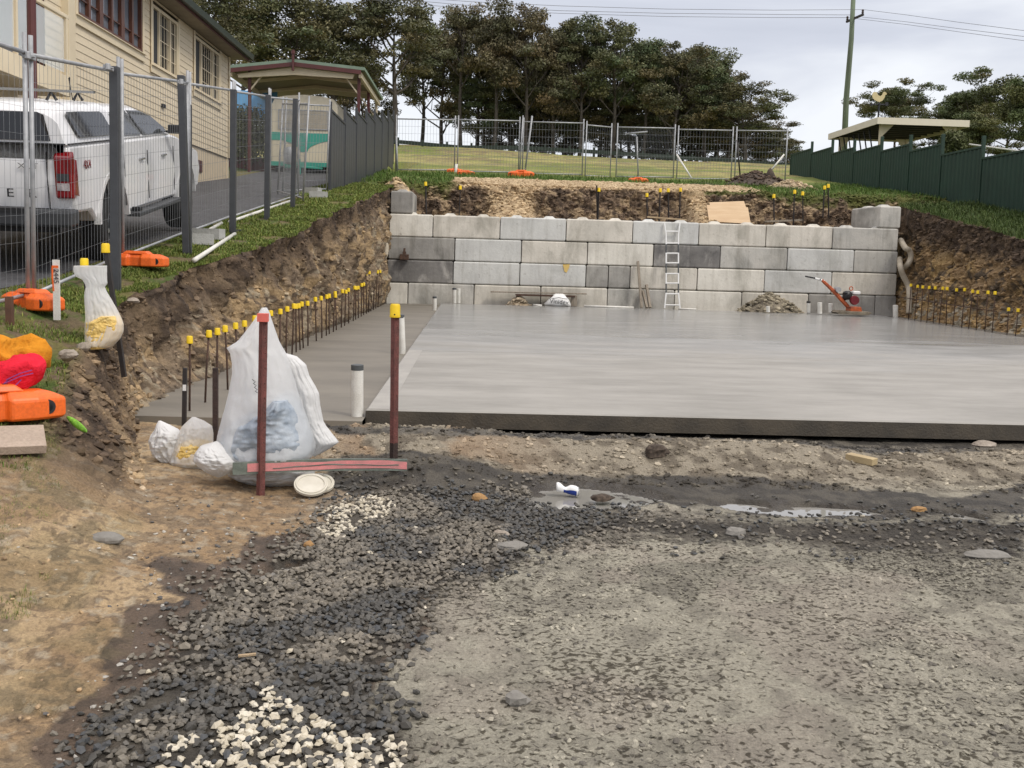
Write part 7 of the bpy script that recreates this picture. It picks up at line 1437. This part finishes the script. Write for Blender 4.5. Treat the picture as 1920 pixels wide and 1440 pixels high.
for (px, pt, Y, wp, k), d in zip(FR, FL): put(px, pt, Y, wp, k, 'eucalyptus ' + d, G1)
MR = [(680, 120, 84, 110, 4), (790, 45, 84, 120, 1), (830, 60, 82, 120, 4), (895, 55, 83, 120, 2), (955, 60, 82, 120, 0), (1015, 85, 83, 120, 1), (1062, 95, 82, 110, 2), (1120, 90, 83, 120, 4), (1180, 100, 82, 110, 0), (1235, 110, 83, 110, 2), (1292, 125, 82, 110, 4), (1345, 135, 83, 110, 1)]
for i, (px, pt, Y, wp, k) in enumerate(MR): put(px, pt, Y, wp, k, 'eucalyptus in the shaded second row, %s from the left' % ordn(i), 'eucalypts in the second row')
LR = [(905, 150, 79, 100, 4), (960, 150, 80, 100, 0), (1020, 155, 79, 100, 2), (1075, 160, 80, 100, 4), (1135, 165, 79, 100, 2), (1190, 170, 80, 100, 0), (1250, 175, 79, 100, 4), (1310, 180, 80, 100, 2), (1365, 200, 79, 90, 4), (1420, 225, 80, 90, 2), (935, 190, 86, 100, 4), (1000, 195, 87, 100, 4), (1060, 200, 86, 100, 4), (1160, 205, 87, 100, 4), (1220, 210, 86, 100, 4), (1280, 215, 87, 100, 4), (1340, 222, 86, 90, 4), (1460, 262, 84, 70, 4)]
for i, (px, pt, Y, wp, k) in enumerate(LR): put(px, pt, Y, wp, 4, 'low dark eucalyptus filling under the taller crowns, %s in the under row' % ordn(i), 'low eucalypts under the row')
def putr(px, pyt, pyb, Y, wpx, k, lab):
    pr = [rp_, rp2][k]; o = copy_tree(pr) if ('r', k) in used else pr; used.add(('r', k)); o.name = 'broadleaf_tree'
    p = atY(px, pyb, Y); zt = atY(px, pyt, Y).z; o.location = tuple(p); o.scale = ((wpx * Y / 1800) / 8.0,) * 2 + ((zt - p.z) / 7.3,); o.rotation_euler = (0, 0, rnd.uniform(0, 6)); o['label'] = lab; o['group'] = 'rounded trees beyond the green fence'; o['category'] = 'tree'
putr(1675, 192, 300, 60, 150, 0, 'yellow-green domed tree behind the shelter roof'); putr(1790, 198, 330, 56, 170, 1, 'brownish tree right of the shelter')
putr(1885, 178, 330, 52, 200, 0, 'tallest dark tree at the right photo edge'); putr(1840, 235, 340, 47, 150, 1, 'lower bushy tree over the near green fence panels'); putr(1930, 185, 340, 49, 190, 1, 'tree cut off by the right photo edge'); putr(1740, 235, 330, 55, 110, 0, 'small tree glimpsed under the shelter roof')
def bush(lab, px, py, Y, w_, h, seed, mat=M_LEAFL):
    p = atY(px, py, Y); t = thing('shrub', lab, 'shrub', tuple(p)); g = np.random.default_rng(seed); m = MB()
    for k in range(5): a = k * 1.3; m.tube([(p.x, p.y, p.z - .1), (p.x + math.cos(a) * w_ * .3, p.y + math.sin(a) * w_ * .3, p.z + h * .6)], .02, 5)
    m.build('stems', M_BARK, t); n = 2600; d = g.normal(size=(n, 3)); d /= np.linalg.norm(d, axis=1)[:, None]; q = .75 + .5 * fbm(d[:, 0] * 2 + seed, d[:, 1] * 2, d[:, 2] * 2, seed, 3)[:, None]
    cen = d * (g.random(n) ** .4)[:, None] * q * np.array([w_ / 2, w_ / 2, h / 2]) + np.array([0, 0, h / 2]); u = g.normal(size=(n, 3)); u /= np.linalg.norm(u, axis=1)[:, None]; v = np.cross(u, g.normal(size=(n, 3))); v /= np.linalg.norm(v, axis=1)[:, None]; s_ = .07
    V = np.stack([cen - u * s_, cen + v * s_ * .5, cen + u * s_, cen - v * s_ * .5], 1).reshape(-1, 3); Cc = np.repeat((.6 + .8 * g.random((n, 1))) * np.ones((n, 3)), 4, 0); o = npmesh('foliage', V, np.arange(len(V)).reshape(-1, 4), mat, Cc, smooth=False); o.parent = t
bush('leafy green shrub behind the mesh fence left of the caravan', 470, 308, 36.2, 2.6, 2.2, 3); bush('second leafy shrub under the blue banner', 448, 300, 36.8, 2.2, 2.0, 4); bush('sunlit shrub tip behind the near green fence panel', 1785, 290, 33, 1.0, .8, 5)
